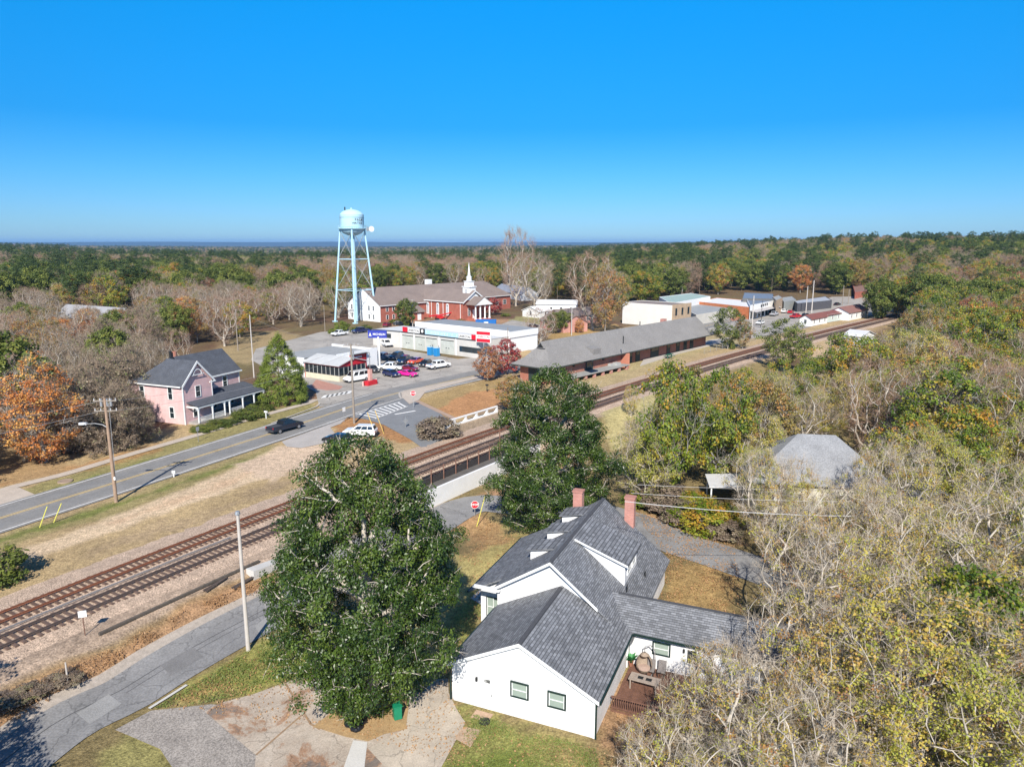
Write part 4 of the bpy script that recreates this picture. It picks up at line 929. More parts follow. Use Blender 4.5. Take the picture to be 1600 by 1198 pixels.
MB().box(0, 29.1, -.1, .1, 4.3, 4.55).prism([(0, -.1), (-9.9, -1.5), (-9.9, -1.3), (0, .1)], 4.3, 4.55).build('roof_edge', pm('dark_trim', (.06, .065, .07), .6, .1, 2), Gg)
DOORM = course_mat('panel_door', (.50, .52, .47), (.49, .51, .46), (.33, .34, .31), 'wall', 6.0, .55, .02)
for x0_, x1_ in ((1.0, 5.3), (6.1, 9.9), (10.3, 14.4), (15.9, 20.6)):
    d = bxo('garage_door', DOORM, Gg, x0_, x1_, -.04, .02, 0, 3.5); bxo('door_head', BLACKP, d, x0_, x1_, -.07, -.02, 3.5, 3.68)
    for xx in (.4, .6): bxo('door_window', GLASS, d, x0_ + (x1_ - x0_) * xx - .2, x0_ + (x1_ - x0_) * xx + .2, -.06, -.041, 1.5, 1.7)
for x in (.3, 5.6, 15.1, 21.2): bxo('pilaster', TRIM, Gg, x, x + .18, -.12, 0, 0, 4.3)
MB().box(22.5, 30, -.05, 0, 1.2, 2.6).build('window_band', GLASS, Gg)
q = [Vector((-8.5, -1.25, 0)), Vector((-4, -.6, 0))]
MB().prism([(-8.6, -1.3), (-3.2, -.53), (-3.2, -.43), (-8.6, -1.2)], 2.4, 3.6).build('window_band', GLASS, Gg)
SRED = pm('sign_red', (.62, .012, .03), .5, .04, 2); SWH = pm('sign_white', (.78, .77, .74), .6, .04, 2); SBK = pm('sign_black', (.02, .02, .02), .6, .1, 2); SBL = pm('sign_sky_blue', (.42, .62, .74), .6, .1, 2)
def sign(name, x0, x1, z0, z1, mat, label=None, parent=Gg, y=-.25):
    return bxo(name, mat, parent, x0, x1, y, y + .12, z0, z1)
s_ = sign('sign', 1.4, 3.3, 4.6, 5.9, SRED); s_ = sign('sign', 3.5, 8.1, 4.6, 5.7, SWH); text('lettering', 'UNIROYAL', .9, SBK, s_, (5.8, -.27, 5.15))
s_ = sign('sign', 8.2, 10.1, 4.6, 5.95, SBK); MB().tube((9.15, -.27, 5.3), (9.15, -.25, 5.3), .45, .45, 16).build('emblem', SWH, s_)
s_ = sign('sign', 10.2, 22.2, 4.6, 5.75, SBL)
r = random.Random(5); x = 10.6
mb = MB()
while x < 21.8:
    w_ = r.uniform(.3, .6)
    if r.random() < .85: mb.box(x, x + .09, -.28, -.251, 4.85, 5.5).box(x, x + w_ * .8, -.28, -.251, 5.42, 5.5)
    x += w_ + .1
mb.build('faded_lettering', SWH, s_)
s_ = sign('sign', 22.4, 26.8, 4.6, 5.6, SWH); text('lettering', 'UNIROYAL', .85, SBK, s_, (24.6, -.27, 5.1)); s_ = sign('sign', 26.9, 28.9, 4.6, 5.85, SRED)
t = thing('pole_sign', tuple(Gg.matrix_basis @ Vector((31.3, -.6, 0))), math.radians(-28), 'red and white square tyre sign on a post at the right end of the garage', 'sign')
bxo('sign_face', SWH, t, -2.1, 2.1, -.15, .15, 4.3, 7.1); bxo('stripe', SRED, t, -1.9, 1.9, -.2, -.151, 6.2, 6.95); bxo('stripe', SRED, t, -1.9, 1.9, -.2, -.151, 4.4, 5.2); text('lettering', 'UNIROYAL', .75, SRED, t, (0, -.17, 5.7)); MB().tube((0, .1, 0), (0, .1, 4.4), .15).build('post', GALV, t)
mx, my = g(591, 573)
t = thing('pole_sign', (mx, my, 0), math.radians(-8), 'blue rectangular tyre sign on a tall white post between the cafe and the garage', 'sign')
MB().tube((.3, 0, 0), (.3, 0, 7), .28, .28, 12).build('post', WHITE, t); zt = zat(mx, my, 516)
BLUE = pm('sign_blue', (.035, .05, .33), .45, .05, 2)
bxo('sign_face', BLUE, t, -2.1, 2.3, -.2, .2, zt - 1.75, zt); MB().prism([(-1.95, -.24), (-1.15, -.24), (-1.15, -.21), (-1.95, -.21)], zt - 1.3, zt - 1.25).wall([(-1.9, -.24, zt - 1.3), (-1.3, -.24, zt - 1.3), (-1.55, -.24, zt - .5)], (0, -1, 0), .03).build('emblem', SWH, t); text('lettering', 'MICHELIN', .66, SWH, t, (.55, -.23, zt - .9), bold=.012)
# blue portable toilets
for k, (px_, py_) in enumerate(((672.5, 555), (682.5, 556.5))):
    t = thing('portable_toilet', (*g(px_, py_), 0), math.radians(-38), ('left' if k == 0 else 'right') + ' one of the two blue portable toilets before the garage doors', 'portable toilet', 'blue portable toilets')
    MB().box(-.58, .58, -.58, .58, .08, 2.1).build('cabin', pm('toilet_blue', (.02, .25, .55), .5, .08, 2), t, bevel=.03); MB().box(-.62, .62, -.62, .62, 2.1, 2.25).build('roof', pm('pale_blue_plastic', (.45, .62, .72), .5, .05, 2), t, bevel=.04)
    bxo('door', pm('toilet_door', (.015, .2, .48), .5, .05, 2), t, -.38, .38, -.62, -.585, .15, 1.95); MB().tube((.4, .4, 2.2), (.4, .4, 2.7), .06).build('vent_pipe', BLACKP, t)
# ------------------------------------------------------------------ church
BR2 = course_mat('church_brick', (.40, .115, .075), (.34, .10, .065), (.36, .18, .14), 'wall', .5, .16, .008)
ROOFB = pm('brown_church_shingle', (.215, .17, .15), .9, .12, .25, fine=.1)
ch = thing('church', (-18.0, 261, 0), math.radians(50), 'red brick church with brown roofs, white columned portico and white steeple', 'church')
# local: x along 50deg (front width), y along 140deg (length of nave)
NW, NL, NE, NR = 12.4, 29, 7.0, 10.8
MB().wall([(0, 0, 0), (NW, 0, 0), (NW, 0, NE), (NW / 2, 0, NR - .2), (0, 0, NE)], (0, -1, 0), NL).build('wall', BR2, ch)
slabs(ch, 'roof', ROOFB, [[(-.5, -.6, NE - .25), (NW / 2, -.6, NR), (NW / 2, NL + 5, NR), (-.5, NL + 5, NE - .25)], [(NW / 2, -.6, NR), (NW + .5, -.6, NE - .25), (NW + .5, NL + 5, NE - .25), (NW / 2, NL + 5, NR)]], .2)
mb = MB()
for a, b in (((-.5, -.65, NE - .25), (NW / 2, -.65, NR)), ((NW / 2, -.65, NR), (NW + .5, -.65, NE - .25))):
    a = Vector(a); b = Vector(b); mb.wall([a - Vector((0, 0, .5)), b - Vector((0, 0, .5)), b, a], (0, -1, 0), .12)
mb.wall([(2.2, -.04, NE + .3), (NW - 2.2, -.04, NE + .3), (NW / 2, -.04, NR - .6)], (0, -1, 0), .08)
mb.box(-.6, -.5, -.5, NL, NE - .5, NE - .2); mb.build('trim', TRIM, ch)
for y in (1.2, 10.2, 16.5, 23): bxo('downspout', TRIM, ch, -.12, 0, y, y + .18, 0, NE - .3)
for y in (8.0, 13.2, 18.6, 23.8):
    o = MB().box(-.09, .0, y - .7, y + .7, 1.5, 5.2).tube((-.09, y, 5.2), (0, y, 5.2), .7, .7, 16).build('window', TRIM, ch); MB().box(-.12, -.09, y - .42, y + .42, 1.8, 5.2).tube((-.12, y, 5.2), (-.09, y, 5.2), .42, .42, 16).build('pane', pm('pale_church_glass', (.42, .46, .5), .3, .2, 1), o)
# portico
px0, px1 = 2.4, NW - 2.4
MB().box(px0 - .4, px1 + .4, -4.6, 0, 0, .55).box(px0, px1, -5.4, -4.6, 0, .28).build('portico_steps', BR2, ch)
for k in range(4):
    x = px0 + (px1 - px0) * k / 3; MB().tube((x, -4.1, .55), (x, -4.1, 5.6), .3, .25, 12).box(x - .36, x + .36, -4.46, -3.74, .55, .8).box(x - .34, x + .34, -4.44, -3.76, 5.45, 5.7).build('column', WHITE, ch)
slabs(ch, 'portico_roof', ROOFB, [[(px0 - 1, -5.0, 5.95), (NW / 2, -5.0, 8.7), (NW / 2, .5, 8.7), (px0 - 1, .5, 5.95)], [(NW / 2, -5.0, 8.7), (px1 + 1, -5.0, 5.95), (px1 + 1, .5, 5.95), (NW / 2, .5, 8.7)]], .2)
MB().wall([(px0 - .9, -4.9, 5.7), (px1 + .9, -4.9, 5.7), (px1 + .9, -4.9, 5.9), (NW / 2, -4.9, 8.5), (px0 - .9, -4.9, 5.9)], (0, -1, 0), .5).box(px0 - .5, px1 + .5, -4.6, .0, 5.65, 5.85).build('pediment', WHITE, ch)
o = door(ch, NW / 2, -.04, .55, 1.9, 3.1, WHITE)
for x in (NW / 2 - 3, NW / 2 + 3): window(ch, x, -.04, 1.7, 1.1, 2.6, rows=3, cols=2)
# steeple
sx, sy = NW / 2, 2.6
st = MB().box(sx - 1.7, sx + 1.7, sy - 1.7, sy + 1.7, 8.2, 12.0).box(sx - 2.0, sx + 2.0, sy - 2.0, sy + 2.0, 12.0, 12.25).build('steeple', WHITE, ch)
MB().box(sx - 1.25, sx + 1.25, sy - 1.25, sy + 1.25, 12.25, 14.0).box(sx - 1.45, sx + 1.45, sy - 1.45, sy + 1.45, 14.0, 14.2).build('steeple_stage', WHITE, st)
MB().lathe([(.95, 14.2), (.95, 15.6), (1.05, 15.6), (1.0, 15.8), (.55, 16.0), (.0, 21.3)], 8, (sx, sy, 0)).build('spire', WHITE, st)
bxo('louvre', pm('louvre_grey', (.45, .46, .47), .7, .05, 3), st, sx - 1.72, sx - 1.7, sy - .5, sy + .5, 9.3, 11.3)
# long hall behind, front line from the left wing corner
hl_ = thing('church_hall', (-47.6, 256.0, 0), math.radians(50), 'long brick hall with a brown roof and white gable end beside the water tower', 'hall')
HW = 18.5; HL = 73; HEZ = 6.2; HRZ = 11.9
MB().box(.3, HL, 0, HW, 0, HEZ).build('wall', BR2, hl_)
MB().wall([(0, 0, 0), (0, HW, 0), (0, HW, HEZ), (0, HW / 2, HRZ - .1), (0, 0, HEZ)], (-1, 0, 0), .3).build('gable_wall', WHITE, hl_)
MB().box(-.6, 0, HW / 2 - 1.1, HW / 2 + 1.1, 0, 10.4).build('chimney_breast', WHITE, hl_)
slabs(hl_, 'roof', ROOFB, [[(-.2, -.6, HEZ - .3), (HL + .6, -.6, HEZ - .3), (HL - 7, HW / 2, HRZ), (-.2, HW / 2, HRZ)], [(-.2, HW / 2, HRZ), (HL - 7, HW / 2, HRZ), (HL + .6, HW + .6, HEZ - .3), (-.2, HW + .6, HEZ - .3)], [(HL + .6, -.6, HEZ - .3), (HL + .6, HW + .6, HEZ - .3), (HL - 7, HW / 2, HRZ)]], .25)
MB().box(-.2, .1, -.7, -.5, HEZ - .5, HEZ - .2).box(.3, HL, -.66, -.56, HEZ - .5, HEZ - .28).build('gutter', TRIM, hl_)
for x in (3.4, 6.4, 9.6, 12.6):
    for z in (.8, 3.7): window(hl_, x, -.03, z, 1.0, 1.5)
for x in (59, 64, 69): window(hl_, x, -.03, 2.2, 1.9, 1.9, cols=2)
for y in (3.5, 6, 13, 16):
    for z in (.9, 4.0): window(hl_, -.03, y, z, .9, 1.6, ang=-PI / 2, gm=pm('dim_pane', (.1, .11, .13), .2, .1, 1))
bxo('roof_vent', WHITE, hl_, 33, 35.4, HW / 2 + .5, HW / 2 + 2.2, HRZ - .8, HRZ + 1.8)
MB().prism([(12, -5), (17, -5), (17, 0), (12, 0)], 0, 3).build('entrance_porch', BR2, hl_); slabs(hl_, 'entrance_roof', ROOFB, [[(11.4, -5.6, 3.0), (17.6, -5.6, 3.0), (17.6, .2, 5.6), (11.4, .2, 5.6)]])
door(hl_, 14.5, -5.03, 0, 1.6, 2.4, WHITE)
# ------------------------------------------------------------------ water tower
tx, ty = g(556.5, 502); TW = thing('water_tower', (tx, ty, 0), math.radians(-35), 'tall pale blue water tower with lattice legs and painted lettering', 'water tower')
SKYB = pm('pale_blue_enamel', (.43, .66, .78), .5, .06, .4, fine=.03)
zb_, zt_ = zat(tx, ty, 357), zat(tx, ty, 331); R = 4.2; k = (zt_ - zb_)
BAL_Z = zb_
tank = MB().lathe([(.05, BAL_Z - 2.6), (1.6, BAL_Z - 2.4), (3.2, BAL_Z - 1.7), (4.1, BAL_Z - .8), (R, BAL_Z), (R, BAL_Z + 3.8), (4.2, BAL_Z + 4.8), (3.4, BAL_Z + 5.7), (2.2, BAL_Z + 6.3), (.9, BAL_Z + 6.6), (.02, BAL_Z + 6.75)], 40).build('tank', SKYB, TW, sm=True)
MB().lathe([(.75, 0), (.75, BAL_Z - 2.2)], 20).build('riser_pipe', SKYB, TW, sm=True)
mb = MB().lathe([(R, BAL_Z - .15), (R + .75, BAL_Z - .15), (R + .75, BAL_Z + .02), (R, BAL_Z + .02)], 40)
mb.build('balcony', SKYB, TW)
mb = MB()
for i in range(40):
    a = 2 * PI * i / 40; mb.tube(((R + .7) * math.cos(a), (R + .7) * math.sin(a), BAL_Z), ((R + .7) * math.cos(a), (R + .7) * math.sin(a), BAL_Z + 1.0), .035, .035, 4, False)
for z in (.5, 1.0): mb.path([((R + .7) * math.cos(2 * PI * i / 40), (R + .7) * math.sin(2 * PI * i / 40), BAL_Z + z) for i in range(41)], .035, 4)
mb.build('balcony_rail', SKYB, TW)
MB().path([((R + .06) * math.cos(2 * PI * i / 40), (R + .06) * math.sin(2 * PI * i / 40), BAL_Z + 3.8) for i in range(41)], .07, 4).build('tank_seam', pm('seam_grey', (.25, .38, .42), .6, .1, 1), TW)
MB().lathe([(.3, BAL_Z + 6.6), (.35, BAL_Z + 7.0), (.02, BAL_Z + 7.2)], 10, (-.1, 0, 0)).build('finial', SKYB, TW)
MB().tube((-1.6, -1.6, BAL_Z + 6.0), (-1.6, -1.6, BAL_Z + 7.4), .25, .2, 8).build('obstruction_light', BLACKP, TW)
legs = []
for i in range(4):
    a = PI / 4 + i * PI / 2; legs.append(((R + .0) * math.cos(a), (R + .0) * math.sin(a), 7.5 * math.cos(a), 7.5 * math.sin(a)))
def legp(i, z):
    tx_, ty_, bx_, by_ = legs[i % 4]; t_ = z / (BAL_Z + .3); return Vector((bx_ + (tx_ - bx_) * t_, by_ + (ty_ - by_) * t_, z))
for i in range(4): MB().tube(legp(i, 0), legp(i, BAL_Z + .3), .34, .3, 8).box(legs[i][2] - .7, legs[i][2] + .7, legs[i][3] - .7, legs[i][3] + .7, -.2, .35).build('leg', SKYB, TW)
lv = [0, BAL_Z * .345, BAL_Z * .675, BAL_Z - 1]
for i in range(4):
    for a, b in zip(lv[:-1], lv[1:]):
        m_ = MB().tube(legp(i, a + .3), legp(i + 1, b), .055, .055, 4).tube(legp(i + 1, a + .3), legp(i, b), .055, .055, 4).build('cross_brace', pm('pale_rod', (.42, .45, .44), .6, .1, 2), TW)
    for z in lv[1:3]: MB().tube(legp(i, z), legp(i + 1, z), .13, .13, 6).build('strut', SKYB, TW)
rz = TW.rotation_euler.z; dr = Vector((math.cos(-rz), math.sin(-rz), 0)); fr = Vector((math.sin(-rz), -math.cos(-rz), 0))
q = dr * (R + .5) + Vector((0, 0, BAL_Z - .3))
MB().tube(q, q + dr * 1.6, .1).tube(q + dr * .6 + Vector((0, 0, -.8)), q + dr * .6 + Vector((0, 0, 1.0)), .16).tube(q + dr * 1.1 + fr * .3 + Vector((0, 0, -.6)), q + dr * 1.1 + fr * .3 + Vector((0, 0, .8)), .2).build('antenna_mount', GALV, TW)
c0 = q + dr * 2.0 + Vector((0, 0, .1)); ax = (fr * .8 + dr * .6).normalized()
MB().tube(c0 - ax * .05, c0 + ax * .3, .35, 1.0, 20).tube(c0 + ax * .3, c0 + ax * .42, 1.0, 1.0, 20).build('antenna_dish', WHITE, TW)
LET = pm('faded_black_lettering', (.10, .13, .14), .7, .1, 1)
def curved(word, z, size, a0, step):
    for i, c_ in enumerate(word):
        a = a0 + i * step
        text('letter', c_, size, LET, TW, ((R + .04) * math.cos(a), (R + .04) * math.sin(a), z), rot=(PI / 2, 0, a + PI / 2), ext=.02, bold=.02)
A0 = math.atan2(-ty, -tx) - TW.rotation_euler.z
curved('PALM', BAL_Z + 2.9, 1.15, A0 + .3, .2); curved('WATER', BAL_Z + 1.75, 1.05, A0 + .12, .19)
# ------------------------------------------------------------------ depot
DP = thing('railway_depot', (7.2, 139.0, 0), math.radians(48.8), 'long brick railway depot with a flared grey hipped roof beside the tracks', 'depot')
ROOFD = pm('depot_grey_shingle', (.225, .215, .205), .9, .1, .3, fine=.14)
DW, DL = 9.9, 75.5
o_ = [(0, 0, 3.5), (DL, 0, 3.5), (DL, DW, 3.5), (0, DW, 3.5)]; i_ = [(2.3, 1.7, 4.75), (DL - 2.0, 1.7, 4.75), (DL - 2.0, DW - 1.7, 4.75), (2.3, DW - 1.7, 4.75)]; r_ = [(5.2, DW / 2, 8.2), (DL - 3.6, DW / 2, 8.2)]
MB().add(o_ + i_ + r_ + [(x, y, 3.3) for x, y, z in o_], [(0, 1, 5, 4), (1, 2, 6, 5), (2, 3, 7, 6), (3, 0, 4, 7), (4, 5, 9, 8), (5, 6, 9), (6, 7, 8, 9), (7, 4, 8), (0, 10, 11, 1), (1, 11, 12, 2), (2, 12, 13, 3), (3, 13, 10, 0), (10, 13, 12, 11)]).build('roof', ROOFD, DP)
MB().box(-.05, DL + .05, -.08, -.01, 3.25, 3.5).box(-.08, -.01, 0, DW, 3.25, 3.5).build('fascia', pm('dark_green_trim', (.05, .06, .055), .7, .1, 2), DP)
mb = MB(); mb.wall([(3.6, DW / 2 - 1.1, 6.8), (3.6, DW / 2 + 1.1, 6.8), (3.6, DW / 2, 8.15)], (-1, 0, 0), 1.8); mb.build('gablet', ROOFD, DP); MB().wall([(3.55, DW / 2 - .8, 6.95), (3.55, DW / 2 + .8, 6.95), (3.55, DW / 2, 7.9)], (-1, 0, 0), .04).build('gablet_louvre', BLACKP, DP)
MB().box(1.6, 30, 1.2, DW - 1.2, 0, 3.45).box(30, DL - 1.6, 2.6, DW - 1.2, 0, 3.45).build('wall', BRICK, DP)
MB().wall([(29.2, 1.2, 0), (29.2, 1.2, 3.4), (34, 2.5, 3.4), (34, 2.5, 0)], (0, -1, 0), .3).prism([(28.6, -1.0), (31.3, .9), (31.3, 1.3), (28.6, 1.2)], 0, 3.3).build('screen_wall', pm('bright_brick_render', (.50, .2, .13), .9, .1, 1, fine=.1), DP)  # screen wall in a lighter, redder tone than the depot brick
DKD = pm('dark_green_door', (.03, .045, .04), .6, .1, 3)
for x0_, x1_, yy in ((3.2, 5.4, 1.2), (14.5, 17.2, 1.2), (33, 35.5, 2.6), (37, 39, 2.6), (44, 48, 2.6), (52, 53.8, 2.6), (57, 58.8, 2.6), (61, 62.8, 2.6), (64.5, 66.5, 2.6)):
    d = bxo('doorway', DKD, DP, x0_, x1_, yy - .08, yy, .1 if yy > 2 else 1.1, 3.1); bxo('door_glass', GLASS, d, x0_ + .3, x1_ - .3, yy - .11, yy - .085, 1.7, 2.9)
bxo('doorway', DKD, DP, 1.52, 1.6, 3.2, 6.4, .1, 3.0)
for x in (10, 21): bxo('wall_lamp', BLACKP, DP, x - .25, x + .25, .9, 1.2, 2.6, 2.9)
for k in range(9): bxo('roof_bracket', DKD, DP, 34 + k * 4.2, 34.2 + k * 4.2, .3, 2.55, 3.0, 3.3)
MB().box(3, 27.5, -1.9, 1.15, .95, 1.1).build('loading_dock', pm('grey_dock_boards', (.30, .30, .28), .85, .15, .8), DP)
for k in range(8): bxo('dock_pier', BRICKP, DP, 4 + k * 3.2, 4.7 + k * 3.2, -1.7, -1.2, 0, .95)
MB().box(24, 25.6, -.6, .6, 1.1, 1.7).box(22.6, 23.6, .1, .9, 1.1, 1.6).build('dock_crates', pm('pale_grey_crate', (.4, .4, .38), .8, .1, 2), DP)
q = local(DP, 1037, 505, y=DW / 2 + .6); MB().box(q.x - 1.0, q.x + .6, q.y - .5, q.y + .5, 6, 8.75).build('chimney', BRICKP, DP)
q = local(DP, 925, 547, z=6.6); MB().wall([(q.x - 1.2, q.y - 1.2, 5.9), (q.x - 1.2, q.y + .8, 7.4), (q.x - 1.2, q.y - 1.2, 7.0)], (-1, 0, 0), 2.6).build('roof_hatch', ROOFD, DP)
for px_, py_ in ((1000, 504), (974, 527)):
    q = local(DP, px_, py_, z=7.6); MB().tube((q.x, q.y, 6.2), (q.x, q.y, 7.9), .12).build('vent_pipe', BLACKP, DP)
t = thing('picnic_table', (*g(1046, 560), .2), math.radians(50), 'dark green picnic bench on the platform in front of the depot', 'bench')
GRN = pm('bench_green', (.02, .13, .08), .5, .1, 2); MB().box(-1.3, 1.3, -.45, .45, .8, .88).build('table_top', GRN, t)
for y in (-.95, .75): MB().box(-1.3, 1.3, y, y + .25, .48, .54).build('seat', GRN, t)
for x in (-1.0, .9): MB().box(x, x + .1, -.9, .9, .4, .48).box(x, x + .1, -.1, .1, 0, .8).build('leg', GRN, t)
# ------------------------------------------------------------------ downtown blocks
def block(name, poly, ztop, wall_m, roof_m, label, cat='building', par=.5, z0=0, world=None, shop=None):
    """poly: picture points of the roof corners at height ztop"""
    W_ = [g(*p, ztop) for p in poly] if world is None else world
    cx = sum(p[0] for p in W_) / len(W_); cy = sum(p[1] for p in W_) / len(W_)
    a = math.atan2(W_[1][1] - W_[0][1], W_[1][0] - W_[0][0])
    root = thing(name, (cx, cy, z0), a, label, cat)
    MB().prism(W_, z0, ztop - .3).build('wall', wall_m, root, world=True)
    S_ = [(cx + (p[0] - cx) * .975, cy + (p[1] - cy) * .975) for p in W_]
    MB().prism(S_, ztop - .3, ztop - .12).build('roof', roof_m, root, world=True)
    if par:
        mb = MB()
        for i in range(len(W_)):
            mb.prism([W_[i], W_[(i + 1) % len(W_)], S_[(i + 1) % len(W_)], S_[i]], ztop - .3, ztop + .02)
        mb.build('parapet', wall_m, root, world=True)
    return root, W_
def face_windows(root, a, b, zs, n, w, h, ftype='window', mat=None, proud=.06):
    a = Vector((*a, 0)); b = Vector((*b, 0)); d = (b - a).normalized(); ang = math.atan2(d.y, d.x)
    nrm = Vector((d.y, -d.x, 0))
    M = (Matrix.Translation(root.location) @ root.rotation_euler.to_matrix().to_4x4()).inverted()
    for z in zs:
        for k in range(n):
            p = M @ (a.lerp(b, (k + .5) / n) + nrm * proud + Vector((0, 0, z)))
            if ftype == 'window': window(root, p.x, p.y, p.z, w, h, ang=ang - root.rotation_euler.z)
            else:
                o = bxo(ftype, mat or GLASS, root, -w / 2, w / 2, -.05, .05, 0, h); o.location = p; o.rotation_euler = (0, 0, ang - root.rotation_euler.z)
TANB = course_mat('tan_brick', (.46, .33, .21), (.40, .28, .17), (.45, .38, .3), 'wall', .4, .13, .01)
ORB = pm('orange_brick', (.50, .17, .07), .9, .1, .6, fine=.1)
W_ = [(39.2, 252.2), (53.9, 239.3), (62.2, 248.0), (47.5, 261)]
r0, W_ = block('brick_shop', None, 7.5, pm('white_painted_brick', (.68, .66, .62), .85, .05, .5), pm('brown_flat_roof', (.22, .18, .16), .9, .15, .3), 'tall boxy building with a blank cream side wall just beyond the depot roof', 'building', world=W_)
MB().prism([W_[1], W_[2], (W_[2][0] + .25, W_[2][1] - .25), (W_[1][0] + .25, W_[1][1] - .25)], 0, 7.7).build('front_wall', TANB, r0, world=True); face_windows(r0, (W_[1][0] + .25, W_[1][1] - .25), (W_[2][0] + .25, W_[2][1] - .25), (4.0,), 3, 1.1, 2.4, 'doorway', proud=.05)
block('shop', [(1030, 464), (1048, 474), (1110, 463), (1080, 458)], 6, WHITE, pm('pale_green_metal_roof', (.32, .42, .38), .7, .1, .4), 'low shop with a pale green metal roof behind the cream building')
block('shop', [(1062, 480), (1088, 492), (1150, 482), (1110, 472)], 3.6, pm('pale_shop_wall', (.55, .52, .46), .85, .1, .5), ROOFG, 'single-storey shop with red scalloped awnings next to the cream building')
r0, W_ = block('shop', [(1089, 471), (1171, 480), (1190, 471), (1120, 465)], 4.6, ORB, pm('white_roof', (.66, .66, .66), .8, .05, .4), 'shop with an orange brick side wall and a white roof')
r0, W_ = block('shop', [(1166, 466), (1172, 477), (1212, 469), (1203, 462)], 5.4, WHITE, pm('slate_metal_roof', (.20, .22, .25), .5, .1, .4), 'white painted corner shop with small dark lettering high on its wall')
fx = (Vector((*W_[1], 0)) + Vector((*W_[2], 0))) / 2; d = (Vector((*W_[2], 0)) - Vector((*W_[1], 0))).normalized(); ang = math.atan2(d.y, d.x)
for k in range(4):
    p = Vector((*W_[1], 0)).lerp(Vector((*W_[2], 0)), .42 + k * .075) + Vector((d.y, -d.x, 0)) * .1 + Vector((0, 0, 3.9 + .08 * k)); MB().box(-.5, .5, -.05, .05, 0, .9).build('lettering', SBK, r0).matrix_local = (Matrix.Translation(r0.location) @ r0.rotation_euler.to_matrix().to_4x4()).inverted() @ Matrix.Translation(p) @ Matrix.Rotation(ang, 4, 'Z')
a, b = Vector((*W_[1], 0)), Vector((*W_[2], 0)); nrm = Vector((d.y, -d.x, 0))
MB().add([a + Vector((0, 0, 3.4)), b + Vector((0, 0, 3.4)), b + nrm * 2.6 + Vector((0, 0, 2.9)), a + nrm * 2.6 + Vector((0, 0, 2.9))], [(0, 1, 2, 3)]).build('awning', pm('pale_awning', (.45, .42, .4), .7, .1, 1), r0, world=True)
face_windows(r0, W_[1], W_[2], (.3,), 7, 2.6, 2.4, 'shop_window')
block('shop', [(1160, 466), (1210, 467), (1208, 459), (1163, 457)], 6.0, pm('grey_wall_band', (.12, .12, .12), .8, .1, 1), pm('blue_grey_metal_roof', (.19, .215, .25), .45, .08, .4), 'building with a blue-grey metal roof rising behind the white corner shop')
block('shop', [(1207, 464), (1213, 469), (1223, 465), (1217, 461)], 6.2, TANB, ROOFG, 'narrow tan stone building at the corner beside the white shop')
block('shop', [(1240, 470), (1246, 474), (1300, 469), (1290, 463)], 3.6, pm('dark_shopfront', (.08, .08, .09), .7, .1, 1), pm('silver_roof', (.42, .43, .44), .5, .08, .4), 'low building with a wide silver canopy roof across the downtown car park')
block('shop', [(1220, 465), (1225, 472), (1244, 468), (1238, 463)], 4.2, pm('grey_green_wall', (.3, .31, .29), .8, .1, 1), ROOFG, 'grey flat-roofed shop between the tan corner building and the silver canopy')
block('shop', [(1332, 444), (1336, 457), (1385, 450), (1378, 440)], 4.0, BR2, pm('red_brown_roof', (.23, .13, .105), .9, .1, .4), 'red-brown roofed brick building half hidden by trees beyond the car park')
def hut(name, pxs, h, ridge, wall_m, roof_m, label, cat='building', z=0.0, dmax=9.0):
    """pxs: near-left, near-right, far-right ground points; ridge along near edge direction"""
    a, b, c = [at(*p) for p in pxs]; d = (b - a); L_ = d.length; ang = math.atan2(d.y, d.x); n_ = Vector((-math.sin(ang), math.cos(ang), 0)); D_p = min(dmax, max(4, (c - b).dot(n_)))
    root = thing(name, (a.x, a.y, a.z), ang, label, cat)
    MB().box(0, L_, 0, D_p, -.5, h).wall([(.0, 0, h - .01), (.0, D_p, h - .01), (.0, D_p / 2, ridge - .1)], (-1, 0, 0), L_).build('wall', wall_m, root)
    slabs(root, 'roof', roof_m, [[(-.4, -.4, h - .15), (L_ + .4, -.4, h - .15), (L_ + .4, D_p / 2, ridge), (-.4, D_p / 2, ridge)], [(-.4, D_p / 2, ridge), (L_ + .4, D_p / 2, ridge), (L_ + .4, D_p + .4, h - .15), (-.4, D_p + .4, h - .15)]], .14)
    k = max(1, int(L_ / 4))
    for i in range(k): window(root, L_ * (i + .5) / k, -.04, 1.0, 1.0, 1.2)
    window(root, -.04, D_p / 2, 1.0, 1.0, 1.2, ang=-PI / 2)
    return root
MRED = pm('maroon_roof', (.20, .075, .06), .8, .1, .5)
hut('kiosk', [(1267, 510), (1292, 505), (1300, 499)], 2.6, 3.9, WHITE, MRED, 'small white hut with a maroon roof, nearest of the row beside the tracks')
hut('kiosk', [(1286, 505), (1314, 500), (1320, 494)], 2.8, 3.6, pm('pale_green_wall', (.55, .62, .58), .8, .05, 1), MRED, 'long pale green hut with a maroon roof, second in the row beside the tracks')
hut('kiosk', [(1326, 501), (1356, 495), (1362, 486)], 3.0, 4.8, WHITE, pm('brown_red_roof', (.24, .12, .1), .85, .1, .5), 'white gabled hut with a brown roof, last in the row beside the tracks')
hut('shed', [(1318, 535), (1345, 541), (1358, 528)], 2.4, 3.6, WHITE, pm('white_metal_roof', (.6, .6, .6), .5, .06, .5), 'white metal roofed shed among trees below the downtown tracks', 'shed')
hut('house', [(844, 512), (880, 520), (900, 496)], 3.0, 5.4, BRICKP, ROOFB, 'small brick gabled house behind the two dark holly trees', 'house')
hut('house', [(880, 508), (940, 502), (965, 482)], 3.0, 5.2, BRICKP, ROOFB, 'low brown roofed house behind the tall golden tree left of the cream building', 'house')
